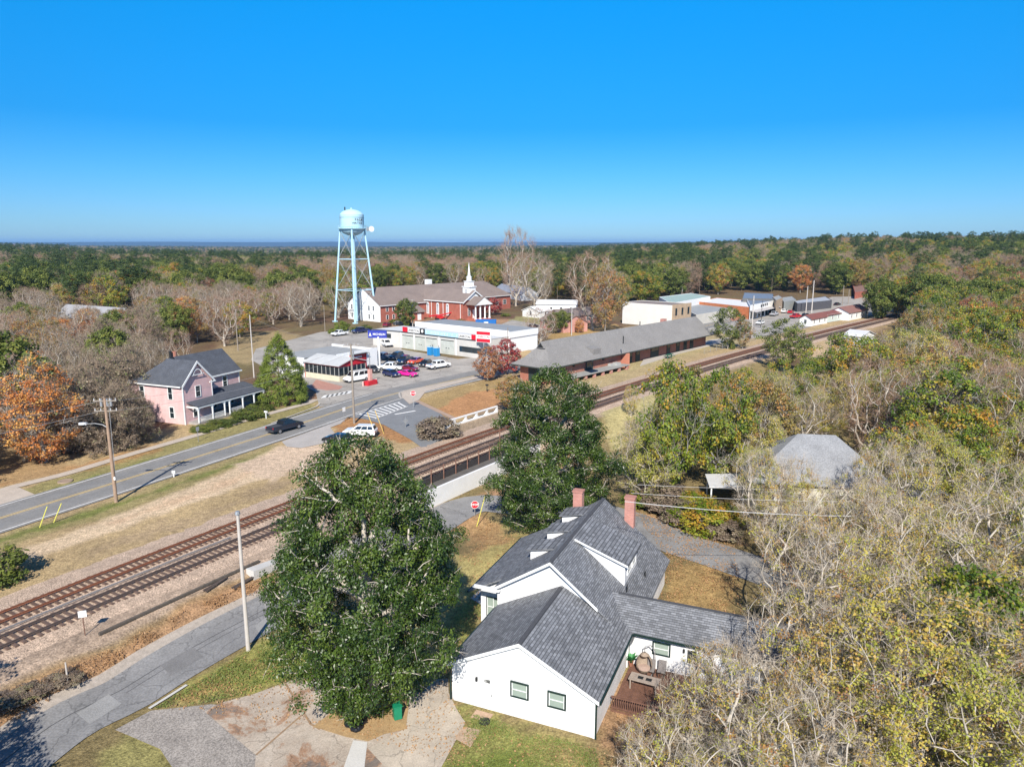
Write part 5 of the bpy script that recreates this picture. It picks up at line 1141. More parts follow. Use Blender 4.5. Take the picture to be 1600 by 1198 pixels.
hut('long_shed', [(838, 488), (900, 489), (905, 474)], 3.6, 5.0, WHITE, pm('white_metal_roof', (.6, .6, .6), .5, .06, .5), 'long white metal building glimpsed through bare trees beyond the brick house', 'building')
hut('house', [(772, 462), (815, 470), (838, 455)], 3.4, 6.4, pm('pale_blue_siding', (.5, .52, .55), .8, .05, 1), pm('blue_grey_shingle', (.24, .26, .31), .85, .12, .5), 'grey-blue roofed house behind the right end of the church', 'house')
hut('house', [(842, 497), (862, 495), (870, 486)], 2.6, 4.2, WHITE, WHITE, 'small white gabled outbuilding behind the brick house', 'shed')
hut('house', [(88, 512), (180, 520), (205, 492)], 4.0, 7.6, BR2, pm('pale_grey_shingle', (.3, .3, .31), .9, .1, .5), 'grey roofed brick house half hidden in the bare trees on the left', 'house')
hut('house', [(1468, 425), (1502, 421), (1505, 415)], 3.2, 5, WHITE, WHITE, 'white house on the far rise at the upper right', 'house')
hut('house', [(1286, 436), (1310, 441), (1320, 433)], 3.2, 5, WHITE, ROOFG, 'small white house among trees beyond downtown', 'house')
hut('house', [(1470, 650), (1500, 662), (1540, 640)], 3.2, 5.0, pm('dull_white_siding', (.5, .5, .49), .8, .1, 1), pm('pale_grey_shingle', (.3, .3, .31), .9, .1, .5), 'pale house glimpsed through the grey trees at the right', 'house')
hut('house', [(1550, 655), (1600, 660), (1640, 640)], 3.2, 5.0, pm('dull_white_siding', (.5, .5, .49), .8, .1, 1), pm('pale_grey_shingle', (.3, .3, .31), .9, .1, .5), 'second pale house at the right edge behind the grey trees', 'house')
hut('cabin', [(1415, 483), (1436, 488), (1450, 478)], 3.0, 5.0, BR2, pm('bright_red_roof', (.55, .04, .03), .6, .1, .5), 'small building with a bright red roof among the trees on the right', 'building')
# cream house veiled by trees on the right
CRM = course_mat('cream_siding', (.66, .63, .50), (.64, .61, .48), (.5, .47, .38), 'wall', 4.1, .16, .01); SHG = pm('mottled_grey_shingle', (.24, .245, .255), .9, .15, .6, fine=.2)
cr = thing('cream_house', (*at(1172, 800)[:2], -1.6), math.radians(-9), 'cream sided house with a pale grey hipped roof veiled by trees on the right', 'house')
MB().box(0, 14.5, 0, 9, -.5, 3.9).build('wall', CRM, cr)
MB().add([(-.6, -.6, 3.7), (15.1, -.6, 3.7), (15.1, 9.6, 3.7), (-.6, 9.6, 3.7), (5.5, 4.5, 8.2), (9.6, 4.5, 8.2)], [(0, 1, 5, 4), (1, 2, 5), (2, 3, 4, 5), (3, 0, 4), (3, 2, 1, 0)]).build('roof', SHG, cr)
MB().box(15.5, 20.5, -3, 4, -.5, 3.2).build('wall', CRM, cr); slabs(cr, 'roof', SHG, [[(15.1, -3.5, 3.1), (18, -3.5, 4.8), (18, 4.4, 4.8), (15.1, 4.4, 3.1)], [(18, -3.5, 4.8), (20.9, -3.5, 3.1), (20.9, 4.4, 3.1), (18, 4.4, 4.8)]])
for x in (2, 5, 9.2, 12.4): window(cr, x, -.04, 1.0, 1.0, 1.6)
slabs(cr, 'carport_roof', pm('white_metal_roof', (.6, .6, .6), .5, .06, .5), [[(-4.5, .5, 2.7), (-.2, .5, 3.0), (-.2, 5, 3.0), (-4.5, 5, 2.7)]]); 
for y in (.7, 4.7): MB().box(-4.3, -4.15, y, y + .15, -.5, 2.6).build('carport_post', TRIM, cr)
# ------------------------------------------------------------------ vehicles
TYRE = pm('tyre_rubber', (.018, .018, .018), .8, .1, 4); RIM = pm('alloy_rim', (.42, .42, .43), .35, .1, 4, metal=.7)
HLM = pm('headlight_glass', (.7, .7, .68), .2, .05, 3); TLM = pm('tail_light_red', (.4, .01, .01), .3, .05, 3); CGL = pm('car_glass', (.015, .018, .022), .06, .1, 2, spec=.9)
BUMP_ = pm('bumper_grey', (.06, .06, .065), .6, .1, 3)
def paint(name, col, coat=.6, rough=.32): return pm('car_paint_' + name, col, rough, .03, 1.0, coat=coat)
PROF = {  # length, width, wheel r, axle positions, lower body profile (x,z), cabin (x0 base rear, x1 top rear, x2 top front, x3 base front, z base, z roof)
 'sedan': (4.7, 1.8, .33, (-1.4, 1.45), [(-2.35, .35), (-2.35, .85), (-2.2, .98), (-1.5, 1.02), (.75, 1.0), (1.9, .88), (2.3, .72), (2.35, .35)], (-1.95, -1.15, .15, 1.1, .98, 1.44)),
 'hatch': (4.3, 1.78, .33, (-1.3, 1.35), [(-2.1, .35), (-2.15, .8), (-2.05, 1.0), (-1.6, 1.04), (.8, 1.02), (1.75, .9), (2.12, .72), (2.15, .35)], (-2.0, -1.55, .2, 1.15, 1.0, 1.48)),
 'coupe': (4.5, 1.82, .34, (-1.35, 1.4), [(-2.25, .35), (-2.25, .85), (-2.1, .97), (-1.5, .98), (.6, .92), (1.8, .8), (2.2, .62), (2.25, .33)], (-1.95, -.9, .05, .95, .94, 1.3)),
 'suv': (4.95, 1.95, .38, (-1.45, 1.5), [(-2.45, .42), (-2.48, 1.0), (-2.4, 1.15), (-1.8, 1.18), (1.0, 1.15), (2.15, 1.02), (2.42, .8), (2.47, .42)], (-2.38, -2.1, .3, 1.2, 1.12, 1.75)),
 'pickup': (5.7, 1.98, .40, (-1.75, 1.8), [(-2.85, .48), (-2.85, 1.1), (-2.8, 1.14), (-.9, 1.14), (1.35, 1.14), (2.5, 1.04), (2.8, .85), (2.85, .48)], (-.95, -.7, .75, 1.55, 1.1, 1.8)),
 'crew': (6.1, 2.0, .41, (-1.95, 1.95), [(-3.05, .5), (-3.05, 1.14), (-3.0, 1.18), (-1.2, 1.18), (1.6, 1.18), (2.75, 1.08), (3.0, .88), (3.05, .5)], (-1.35, -1.15, .95, 1.75, 1.14, 1.88)),
 'van': (5.7, 2.05, .37, (-1.65, 1.95), [(-2.85, .4), (-2.85, 1.2), (-2.8, 1.25), (-2.0, 1.25), (1.7, 1.22), (2.5, 1.08), (2.8, .85), (2.85, .4)], (-2.8, -2.65, 1.15, 1.95, 1.2, 2.2)),
}
CACHE = {}
def car(kind, rear, front, body, label, group=None, z=None, loc=None, ang=None, roofm=None, bedm=None, scale=1.0, mid=None):
    L_, W_, wr, ax, prof, cab = PROF[kind]
    if loc is None:
        a = at(*rear); b = at(*front); c = (a + b) / 2; ang = math.atan2(b.y - a.y, b.x - a.x)
    else: c = Vector(loc)
    root = thing(KINDN[kind], (c.x, c.y, c.z + .04), ang, label, CATN[kind], group); root.scale = (scale,) * 3
    if kind not in CACHE:
        d = {}
        hw = W_ / 2
        vs = []; n = len(prof)
        for x, z_ in prof:
            t = .0 if z_ < .6 else .05
            vs += [(x, -hw + t, z_), (x, hw - t, z_)]
        mb = MB(); mb.add(vs, [tuple(2 * i for i in range(n)), tuple(2 * i + 1 for i in reversed(range(n)))] + [(2 * i + 1, 2 * ((i + 1) % n) + 1, 2 * ((i + 1) % n), 2 * i) for i in range(n)])
        o = mb.build('body', body, None, bevel=.045); d['body'] = o.data; bpy.data.objects.remove(o)
        x0, x1, x2, x3, zb, zr = cab; i0, i1 = hw - .1, hw - .26
        P_ = [(x0, -i0, zb), (x3, -i0, zb), (x3, i0, zb), (x0, i0, zb), (x1, -i1, zr), (x2, -i1, zr), (x2, i1, zr), (x1, i1, zr)]
        o = MB().add(P_, [(0, 1, 5, 4), (1, 2, 6, 5), (2, 3, 7, 6), (3, 0, 4, 7), (4, 5, 6, 7), (3, 2, 1, 0)]).build('cabin', body, None, bevel=.05); d['cabin'] = o.data; bpy.data.objects.remove(o)
        P_ = [Vector(p) for p in P_]
        def win(q, ins0, ins1, zlo, zhi, push):
            a_, b_, c_, d_ = q  # base a,b ; top b->c, a->d
            def bl(u, v): return (a_.lerp(b_, u)).lerp(d_.lerp(c_, u), v)
            nrm = ((b_ - a_).cross(d_ - a_)).normalized() * push
            pts = [bl(ins0, zlo), bl(ins1, zlo), bl(ins1, zhi), bl(ins0, zhi)]
            return MB().add([p + nrm for p in pts] + [p - nrm * .2 for p in pts], [(0, 1, 2, 3), (0, 4, 5, 1), (1, 5, 6, 2), (2, 6, 7, 3), (3, 7, 4, 0)])
        W2 = []
        W2.append(('windscreen', win((P_[1], P_[2], P_[6], P_[5]), .07, .93, .12, .93, .02)))
        W2.append(('rear_window', win((P_[3], P_[0], P_[4], P_[7]), .1, .9, .2, .88, .02)))
        spl = {'sedan': ((.12, .47), (.51, .88)), 'hatch': ((.10, .45), (.49, .88)), 'coupe': ((.2, .86),), 'suv': ((.05, .28), (.31, .58), (.61, .9)), 'pickup': ((.08, .36), (.42, .86)), 'crew': ((.07, .42), (.47, .88)), 'van': ((.05, .32), (.35, .62), (.7, .92))}[kind]
        for u0, u1 in spl:
            W2.append(('side_window', win((P_[0], P_[1], P_[5], P_[4]), u0, u1, .18, .86, .02)))
            W2.append(('side_window', win((P_[2], P_[3], P_[7], P_[6]), 1 - u1, 1 - u0, .18, .86, .02)))
        d['win'] = []
        for nm, m_ in W2: o = m_.build(nm, CGL, None); d['win'].append((nm, o.data)); bpy.data.objects.remove(o)
        o = MB().tube((0, -.11, 0), (0, .11, 0), wr, wr, 16).build('wheel', TYRE, None); d['wheel'] = o.data; bpy.data.objects.remove(o)
        o = MB().tube((0, -.125, 0), (0, .125, 0), wr * .62, wr * .62, 10).build('rim', RIM, None); d['rim'] = o.data; bpy.data.objects.remove(o)
        xf, xr = prof[-2][0], prof[1][0]; zf = prof[-2][1]; zr_ = prof[1][1]
        d['small'] = []
        for s_ in (-1, 1):
            d['small'].append(('headlight', (xf - .12, xf + .03, s_ * (hw - .42) - .17, s_ * (hw - .42) + .17, zf - .12, zf + .03), HLM))
            d['small'].append(('tail_light', (xr - .02, xr + .08, s_ * (hw - .18) - .1, s_ * (hw - .18) + .1, zr_ - .2, zr_ + .0), TLM))
        d['small'].append(('bumper', (prof[-1][0] - .1, prof[-1][0] + .04, -hw + .1, hw - .1, prof[-1][1] - .02, prof[-1][1] + .2), BUMP_)); d['small'].append(('bumper', (prof[0][0] - .05, prof[0][0] + .08, -hw + .1, hw - .1, prof[0][1] - .02, prof[0][1] + .2), BUMP_))
        if kind in ('pickup', 'crew'): d['small'].append(('bed_well', (prof[1][0] + .12, cab[0] - .12, -hw + .17, hw - .17, prof[2][1] - .02, prof[2][1] + .012), BUMP_))
        if kind in ('suv', 'van'):
            for s_ in (-1, 1): d['small'].append(('roof_rail', (x1 + .2, x2 - .1, s_ * (i1 - .08) - .02, s_ * (i1 - .08) + .02, zr, zr + .05), BUMP_))
        dd = []
        for nm, b_, m_ in d['small']: o = bxo(nm, m_, None, *b_); dd.append((nm, o.data)); bpy.data.objects.remove(o)
        d['small'] = dd; CACHE[kind] = d
    d = CACHE[kind]
    def part(nm, me, m_=None, par=root, l=(0, 0, 0)):
        o = link(bpy.data.objects.new(nm, me), par); o.location = l
        if m_ is not None: o.material_slots[0].link = 'OBJECT'; o.material_slots[0].material = m_
        return o
    part('body', d['body'], body); part('cabin', d['cabin'], roofm or body)
    for nm, me in d['win']: part(nm, me)
    for x in ax:
        for s_ in (-1, 1):
            w_ = part('wheel', d['wheel'], None, root, (x, s_ * (W_ / 2 - .1), wr)); part('rim', d['rim'], None, w_)
    for nm, me in d['small']: part(nm, me, bedm if nm == 'bed_well' and bedm else None)
    return root
KINDN = dict(sedan='sedan_car', hatch='hatchback_car', coupe='sports_car', suv='suv_car', pickup='pickup_truck', crew='pickup_truck', van='passenger_van')
CATN = dict(sedan='car', hatch='car', coupe='car', suv='car', pickup='pickup truck', crew='pickup truck', van='van')
BLK = paint('black', (.01, .012, .016)); NAVY = paint('navy', (.018, .025, .09)); PWH = paint('white', (.78, .78, .76)); MAR = paint('maroon', (.20, .012, .035)); PNK = paint('magenta', (.75, .02, .28))
SLV = paint('silver', (.42, .44, .47)); PRD = paint('red', (.5, .015, .02)); GRY = paint('slate_grey', (.16, .19, .24)); ORG = paint('orange', (.75, .10, .03)); PUR = paint('purple', (.13, .08, .32)); DBL = paint('deep_blue', (.01, .03, .08))
GC = 'vehicles parked between the cafe and the garage'
car('pickup', (427, 678), (464, 668), paint('dark_navy_black', (.012, .018, .032)), 'dark navy pickup truck driving along the highway', None)
car('hatch', (546, 694.5), (510, 690.5), BLK, 'black hatchback parked on the pale dirt behind the foreground magnolia')
car('suv', (583, 682), (543, 681), PWH, 'white family car parked beside the black hatchback below the utility pole')
car('van', (577, 592), (538, 599), PWH, 'white passenger van parked against the red cafe front')
car('sedan', (574, 577), (592, 585), BLK, 'black saloon car between the white van and the white pickup', GC)
car('pickup', (626, 579), (595, 578), PWH, 'white pickup truck directly behind the navy saloon', GC)
car('hatch', (601, 586), (622, 590.5), NAVY, 'dark navy saloon car in the front row beside the magenta car', GC)
car('coupe', (627, 586.5), (648, 589), PNK, 'bright magenta sports car in the front row', GC)
car('coupe', (628, 578), (652, 581), MAR, 'maroon coupe just behind the magenta sports car', GC)
car('sedan', (660, 565), (638, 571), ORG, 'orange and purple painted race car in the lot', GC, roofm=PUR)
car('crew', (644, 563), (621, 572), DBL, 'very dark blue pickup truck left of the orange race car', GC)
car('suv', (631, 558), (607, 565), paint('ink_blue', (.015, .03, .07)), 'dark blue car farthest back in the group, behind the dark pickup', GC)
car('pickup', (611, 560), (588, 564), GRY, 'slate grey pickup truck behind the tall white sign post', GC)
car('crew', (667, 578.5), (703, 572.5), PWH, 'white crew-cab pickup with dark bed cover at the right end of the lot', GC, bedm=NAVY)
car('hatch', (672, 569), (657, 575), BLK, 'black car tucked behind the white crew-cab pickup', GC)
car('crew', (593, 537), (614, 545), PWH, 'white pickup truck facing right in front of the garage left end')
car('crew', (577, 518.5), (549, 522), NAVY, 'navy crew-cab pickup by the round green shrubs below the water tower')
car('pickup', (541, 523), (520, 526), PWH, 'white truck with dark bed left of the navy pickup near the shrubs', bedm=BUMP_)
car('hatch', (597, 512.5), (613, 508), MAR, 'dark red car parked below the church hall'); 
car('sedan', (617, 508), (632, 508), BLK, 'left of two black cars parked behind the garage roof'); car('sedan', (634, 511), (652, 511), BLK, 'right of two black cars parked behind the garage roof')
dirt = at(846, 812); car('sedan', (833, 803), (862, 818), paint('bright_blue', (.02, .12, .35)), 'blue car parked half under the right magnolia')
for k, (a_, b_, kd, pt, lb) in enumerate((((1200, 496), (1219, 491), 'crew', SLV, 'silver pickup parked in front of the white corner shop downtown'), ((1219, 491), (1232, 487), 'suv', PWH, 'white car right of the silver pickup downtown'), ((1230, 492), (1240, 488), 'sedan', PRD, 'small red car in the middle of the downtown car park'),
    ((1228, 484), (1246, 483), 'sedan', PWH, 'white saloon farthest back in the downtown car park'), ((1234, 498.5), (1252, 496), 'crew', PRD, 'long red pickup at the near edge of the downtown car park'), ((1252, 498), (1266, 495), 'suv', BLK, 'black car right of the long red pickup downtown'),
    ((1246, 480), (1262, 478), 'sedan', SLV, 'silver car under the trees near the silver canopy'), ((1268, 477), (1284, 475), 'hatch', paint('teal', (.02, .16, .13)), 'teal green car beside the silver canopy'), ((1150, 497), (1162, 493), 'sedan', GRY, 'grey car outside the orange brick shop'), ((1300, 479), (1316, 476), 'sedan', BLK, 'black car at the right side of the downtown car park'), ((1195, 505), (1180, 509), 'sedan', PWH, 'white car passing on the downtown road'))):
    car(kd, a_, b_, pt, lb, 'vehicles in the downtown car park')
car('sedan', (826, 514), (840, 511), BLK, 'black car on the gravel right of the church'); 
# skip, boom lift
t = thing('skip_container', (*g(759, 508), 0), math.radians(0), 'open blue roll-off skip container in front of the church portico', 'skip')
SB = pm('skip_blue', (.01, .13, .42), .5, .12, 1)
MB().wall([(-3.6, -1.2, .2), (3.6, -1.2, .2), (3.7, -1.2, 1.9), (-3.3, -1.2, 1.9)], (0, -1, 0), .08).wall([(-3.6, 1.28, .2), (3.6, 1.28, .2), (3.7, 1.28, 1.9), (-3.3, 1.28, 1.9)], (0, -1, 0), .08).box(-3.5, -3.42, -1.2, 1.2, .2, 1.9).box(3.55, 3.63, -1.2, 1.2, .2, 1.9).box(-3.5, 3.6, -1.2, 1.2, .2, .28).build('body', SB, t)
for k in range(9): bxo('rib', SB, t, -3.1 + k * .8, -3.0 + k * .8, -1.34, -1.28, .2, 1.85)
bxo('emblem', WHITE, t, -.6, .9, -1.37, -1.345, .7, 1.3)
t = thing('boom_lift', (*g(689, 500), 0), math.radians(20), 'red boom lift parked before the arched church windows', 'boom lift')
MB().box(-1.8, 1.2, -1.1, 1.1, .6, 1.5).build('chassis', PRD, t, bevel=.1); MB().tube((-1.2, 0, 1.6), (5.4, 0, 2.9), .28, .2, 8).tube((5.4, 0, 2.9), (7.0, 0, 2.2), .18, .15, 8).tube((-4.5, .2, 1.5), (-1, .2, 1.9), .3, .3, 8).build('boom', PRD, t); MB().box(7, 8, -.8, .8, 1.4, 2.4).build('basket', PRD, t)
for x in (-1.5, .9):
    for y in (-1.1, 1.1): MB().tube((x, y - .18, .5), (x, y + .18, .5), .5, .5, 14).build('wheel', TYRE, t)
# ------------------------------------------------------------------ poles, wires, signs
def pole(px, py, top_py, label, r=.17, cross=0, lamp=0, trans=0, mat=WOODG, name='utility_pole', cang=None, group='utility poles'):
    b = at(px, py); zt = zat(b.x, b.y, top_py)
    if px < 300 and py > 700: pass
    root = thing(name, b, math.radians(60) if cang is None else cang, label, 'pole', group); h = zt - b.z
    MB().tube((0, 0, -.1), (0, 0, h), r, r * .68, 10).build('shaft', mat, root)
    ins = pm('porcelain', (.5, .5, .5), .3, .1, 3)
    for k in range(cross):
        z = h - .35 - k * 1.1
        c = bxo('crossarm', WOODG, root, -1.2, 1.2, -.06, .06, z, z + .12); 
        for x in (-1.1, -.5, .5, 1.1): MB().tube((x, 0, z + .12), (x, 0, z + .35), .06, .04, 6).build('insulator', ins, c)
    if trans:
        for k in range(trans): MB().tube((.42 - .84 * (k % 2), 0, h - 2.6), (.42 - .84 * (k % 2), 0, h - 1.6), .24, .24, 12).build('transformer', GALV, root)
    if lamp:
        MB().path([(0, 0, h * .72), (-.5, .0, h * .75), (-1.3, .0, h * .765), (-2.2, 0, h * .76)], .045).build('lamp_arm', GALV, root); bxo('lamp_head', pm('pale_lamp', (.6, .6, .6), .4, .1, 3), root, -2.9, -2.1, -.14, .14, h * .755, h * .775)
    return root, h
cam_right = lambda: 0.0
pA, hA = pole(388, 1015, 803, 'plain pale grey pole on the grass beside the near street', r=.16, mat=pm('pale_pole', (.50, .46, .42), .8, .08, 2))
MB().tube((0, 0, hA), (0, 0, hA + .22), .2, .14, 8).build('pole_cap', GALV, pA)
pB, hB = pole(181.6, 784, 622, 'tall brown utility pole with a curved street lamp arm beside the highway', r=.2, cross=2, lamp=1, trans=0, mat=pm('brown_pole', (.34, .235, .165), .85, .15, 2, fine=.1), cang=math.radians(5))
MB().tube((.1, .1, 0), (.33, .1, hB - .6), .035, .035, 6).build('conduit', GALV, pB)
for x in (-.45, .15, .55): MB().tube((x, .1, hB - .9), (x, .1, hB - .1), .13, .13, 8).build('transformer', GALV, pB)
bxo('marker_tag', WHITE, pB, .12, .3, -.25, -.2, 2.6, 2.95)
pC, hC = pole(553.5, 661, 537, 'weathered utility pole on the orange mound beside the crosswalk', r=.19, cross=1, trans=0, cang=math.radians(10))
for z in (1.2, 1.8): MB().tube((.3, 0, hC - z - .7), (.3, 0, hC - z), .14, .14, 8).build('transformer', GALV, pC)
pD, hD = pole(397, 590, 492, 'pale slender pole behind the pink house and cedar', r=.14, cross=0, mat=pm('pale_pole', (.5, .46, .42), .8, .08, 2))
pole(645, 512, 468, 'pole with white transformers between the garage and the church', r=.17, cross=1, trans=2, mat=_M['pale_pole']); pole(633, 505, 470, 'thin pole left of the pole with white transformers', r=.12)
pole(508, 519, 477, 'thin pale pole left of the water tower shrubs', r=.12)
pole(793.5, 577, 512, 'slender pole at the left end of the depot', r=.14); pole(893, 524, 475, 'pale pole behind the depot roof with a small lamp', r=.15, mat=_M['pale_pole']); pole(898, 470, 443, 'distant pole with a round lamp above the long white building', r=.2)
pE, hE = pole(1174, 526, 462, 'pale downtown pole with banners right of the green tree', r=.2, trans=2, mat=_M['pale_pole']); pole(1188.5, 512, 470, 'dark slender lamp post downtown beside the pale pole', r=.1, mat=BLACKP)
pole(1259, 489, 447, 'left of two tall pale poles in the downtown car park', r=.2, mat=_M['pale_pole']); pole(1268, 489, 438, 'right and taller of two pale poles in the downtown car park', r=.24, mat=_M['pale_pole']); pole(1316, 477, 446, 'leaning pole at the right side of the downtown car park', r=.2); pole(1325, 476, 452, 'short pole beside the red-brown roofed building', r=.2)
pole(1065, 470, 447, 'pole with a white transformer above the pale green roof', r=.2, trans=1); pole(1005, 473, 455, 'short pole with transformers above the cream building', r=.2, trans=2)
pole(1296, 575, 520, 'dark brown leaning pole on the sandy bank right of the tracks', r=.18, mat=BARKD)
pole(372, 548, 487, 'weathered pole among the bare trees left of the lot', r=.15)
def wire(p, q, sag, label, r=.018, group='overhead wires', mat=None, n=14):
    p = Vector(p); q = Vector(q); root_pts = []
    for i in range(n + 1):
        t = i / n; v = p.lerp(q, t); v.z -= sag * 4 * t * (1 - t); root_pts.append(v)
    o = MB().path(root_pts, r, 4).build('power_line', mat or pm('wire_grey', (.3, .3, .3), .6, .1, 2)); tag(o, label, 'wire', group); return o
def topof(root, h, dx=0, dz=0): return root.location + Vector((dx, 0, h + dz))
far_l = Vector((-75, 38, hB - 1))
wire(topof(pB, hB, -.8, -.4), (-88, 22, 12), 1.2, 'power line running left from the brown lamp pole', r=.02); wire(topof(pB, hB, -.8, -1.5), (-88, 24, 11), 1.5, 'lower power line running left from the brown lamp pole', r=.02)
for k, dz in enumerate((-.3, -1.4)): wire(topof(pB, hB, .8, dz), topof(pC, hC, 0, dz), 1.2, ('upper' if k == 0 else 'lower') + ' power line from the brown lamp pole to the crosswalk pole', r=.016)
wire(topof(pC, hC, 0, -.3), topof(pD, hD, 0, -.3), 1.0, 'power line from the crosswalk pole to the pale slender pole behind the cedar', r=.014)
for k, (ya, yb, dd) in enumerate(((783, 806, 52), (770, 783, 60), (757, 765, 66))):
    a_ = Vector(ray(976 + k * 10, ya)); b_ = Vector(ray(1330 + 60 * k, yb)); a_ = Vector((0, 0, CH)) + a_ * (dd / a_.y); b_ = Vector((0, 0, CH)) + b_ * ((dd + 2) / b_.y)
    wire(a_, b_, .25, ('lowest', 'middle', 'uppermost')[k] + ' of three pale wires crossing behind the right chimney', r=.028 if k == 0 else .016, mat=pm('pale_wire', (.55, .54, .52), .5, .05, 1))
for pa, pb, lb in (((62, 824), (83, 791), 'left yellow guy wire guard by the highway'), ((84, 816), (101, 786), 'right yellow guy wire guard by the highway'), ((745, 822), (757, 776), 'yellow guy wire guard by the lower stop sign')):
    a_ = at(*pa); b_ = at(*pa); h_ = 2.6; b2 = Vector((a_.x + .9, a_.y + .2, 0)); b2.z = zat(b2.x, b2.y, pb[1])
    t = thing('guy_guard', a_, 0, lb, 'guy wire guard', 'yellow guy wire guards'); MB().tube(a_, b2, .045, .045, 6).build('guard', pm('guard_yellow', (.70, .66, .12), .6, .05, 2), t, world=True)
for k in range(2):
    a_ = at(588 + k * 12, 681 - k * 3); t = thing('guy_guard', a_, 0, ('left' if k == 0 else 'right') + ' of two orange-yellow guy guards on the mound by the crosswalk', 'guy wire guard', 'yellow guy wire guards')
    MB().tube((0, 0, 0), (-1.2, 0, 3.6), .06, .06, 6).build('guard', pm('guard_orange', (.6, .42, .12), .6, .05, 2), t)
STOPR = pm('stop_red', (.55, .01, .025), .45, .05, 2)
def stop_sign(px, py, top, ang, label):
    b = at(px, py); zt = zat(b.x, b.y, top); t = thing('stop_sign', b, ang, label, 'sign', 'stop signs'); h = zt - b.z
    MB().box(-.035, .035, -.02, .02, 0, h).build('post', GALV, t)
    R_ = .48; pts = [(R_ * math.cos(PI / 8 + k * PI / 4), -.03, h - .48 + R_ * math.sin(PI / 8 + k * PI / 4)) for k in range(8)]
    f = MB().wall(pts, (0, -1, 0), .02).build('sign_face', WHITE, t); R_ = .44
    pts = [(R_ * math.cos(PI / 8 + k * PI / 4), -.036, h - .48 + R_ * math.sin(PI / 8 + k * PI / 4)) for k in range(8)]; MB().wall(pts, (0, -1, 0), .005).build('red_face', STOPR, t)
    text('lettering', 'STOP', .36, WHITE, t, (0, -.04, h - .48), ext=.004, bold=.01)
stop_sign(646, 637, 610, math.radians(10), 'stop sign on the kerb corner beside the crosswalk')
stop_sign(742, 806, 782, math.radians(8), 'stop sign on the near street below the white wall')
stop_sign(1040, 808, 793, math.radians(30), 'stop sign at the right bend among the shrubs')
b = at(133, 992); t = thing('railway_sign', b, math.radians(20), 'small white rail sign on a thin brown post beside the near track', 'sign'); MB().box(-.03, .03, -.03, .03, 0, 1.9).build('post', RUST, t); bxo('sign_face', WHITE, t, -.27, .27, -.06, -.035, 1.45, 1.95)
b = at(106, 1064); t = thing('marker_post', b, 0, 'short white marker post in the weeds beside the near street', 'post'); MB().tube((0, 0, 0), (0, 0, 1.4), .06, .05, 8).build('shaft', _M['pale_pole'], t)
b = at(538, 659); t = thing('road_sign', b, math.radians(60), 'small white road sign left of the crosswalk utility pole', 'sign'); MB().box(-.03, .03, -.03, .03, 0, 2.4).build('post', GALV, t); bxo('sign_face', WHITE, t, -.3, .3, -.06, -.035, 1.7, 2.4); 
b = at(634, 668); t = thing('road_sign', b, math.radians(30), 'grey back of a diamond road sign on the side street', 'sign'); MB().box(-.03, .03, -.03, .03, 0, 1.8).build('post', GALV, t); MB().wall([(0, -.05, .6), (.4, -.05, 1.1), (0, -.05, 1.6), (-.4, -.05, 1.1)], (0, -1, 0), .02).build('sign_face', GALV, t)
b = at(416, 654); t = thing('mailbox', b, math.radians(-30), 'white mailbox on a post beside the sidewalk before the pink house', 'mailbox'); MB().box(-.06, .06, -.06, .06, 0, 1.0).build('post', TRIM, t); MB().box(-.3, .3, -.14, .14, 1.0, 1.28).build('box', WHITE, t, bevel=.04)
b = at(310, 690); t = thing('road_sign', b, math.radians(60), 'small road sign on the verge in front of the pink house', 'sign'); MB().box(-.03, .03, -.03, .03, 0, 2.2).build('post', GALV, t); bxo('sign_face', GALV, t, -.25, .25, -.06, -.035, 1.6, 2.2)
b = at(272, 745); t = thing('road_marker', b, 0, 'small white roadside marker in the verge below the pink house', 'post'); MB().box(-.05, .05, -.05, .05, 0, .8).box(-.2, .2, -.06, .06, .45, .8).build('post', WHITE, t)
b = at(102, 752); t = thing('manhole', b, 0, 'round concrete manhole ring in the green verge', 'manhole'); MB().lathe([(.0, .1), (.45, .1), (.5, .12), (.8, .12), (.85, 0)], 20).build('ring', pm('brown_concrete', (.3, .22, .16), .9, .1, 2), t)
b = at(761, 612); t = thing('lamp_post', b, 0, 'tiny dark ground lamp on the orange slope beyond the parapet', 'lamp'); MB().tube((0, 0, 0), (0, 0, 1.2), .06).box(-.3, .3, -.2, .2, 1.2, 1.45).build('shaft', BLACKP, t)
# chain link fence right of the depot
a_ = Vector((*g(1100, 553), 0)); b_ = Vector((*g(1235, 517), 0)); t = thing('chain_fence', a_, math.atan2(b_.y - a_.y, b_.x - a_.x), 'grey wire fence on posts right of the depot platform', 'fence'); L_ = (b_ - a_).length
for k in range(18): MB().tube((L_ * k / 17, 0, 0), (L_ * k / 17, 0, 1.5), .04).build('post', GALV, t)
mb = MB()
for z in (.1, .5, .9, 1.4): mb.tube((0, 0, z), (L_, 0, z), .018, .018, 4)
mb.build('wire', GALV, t)
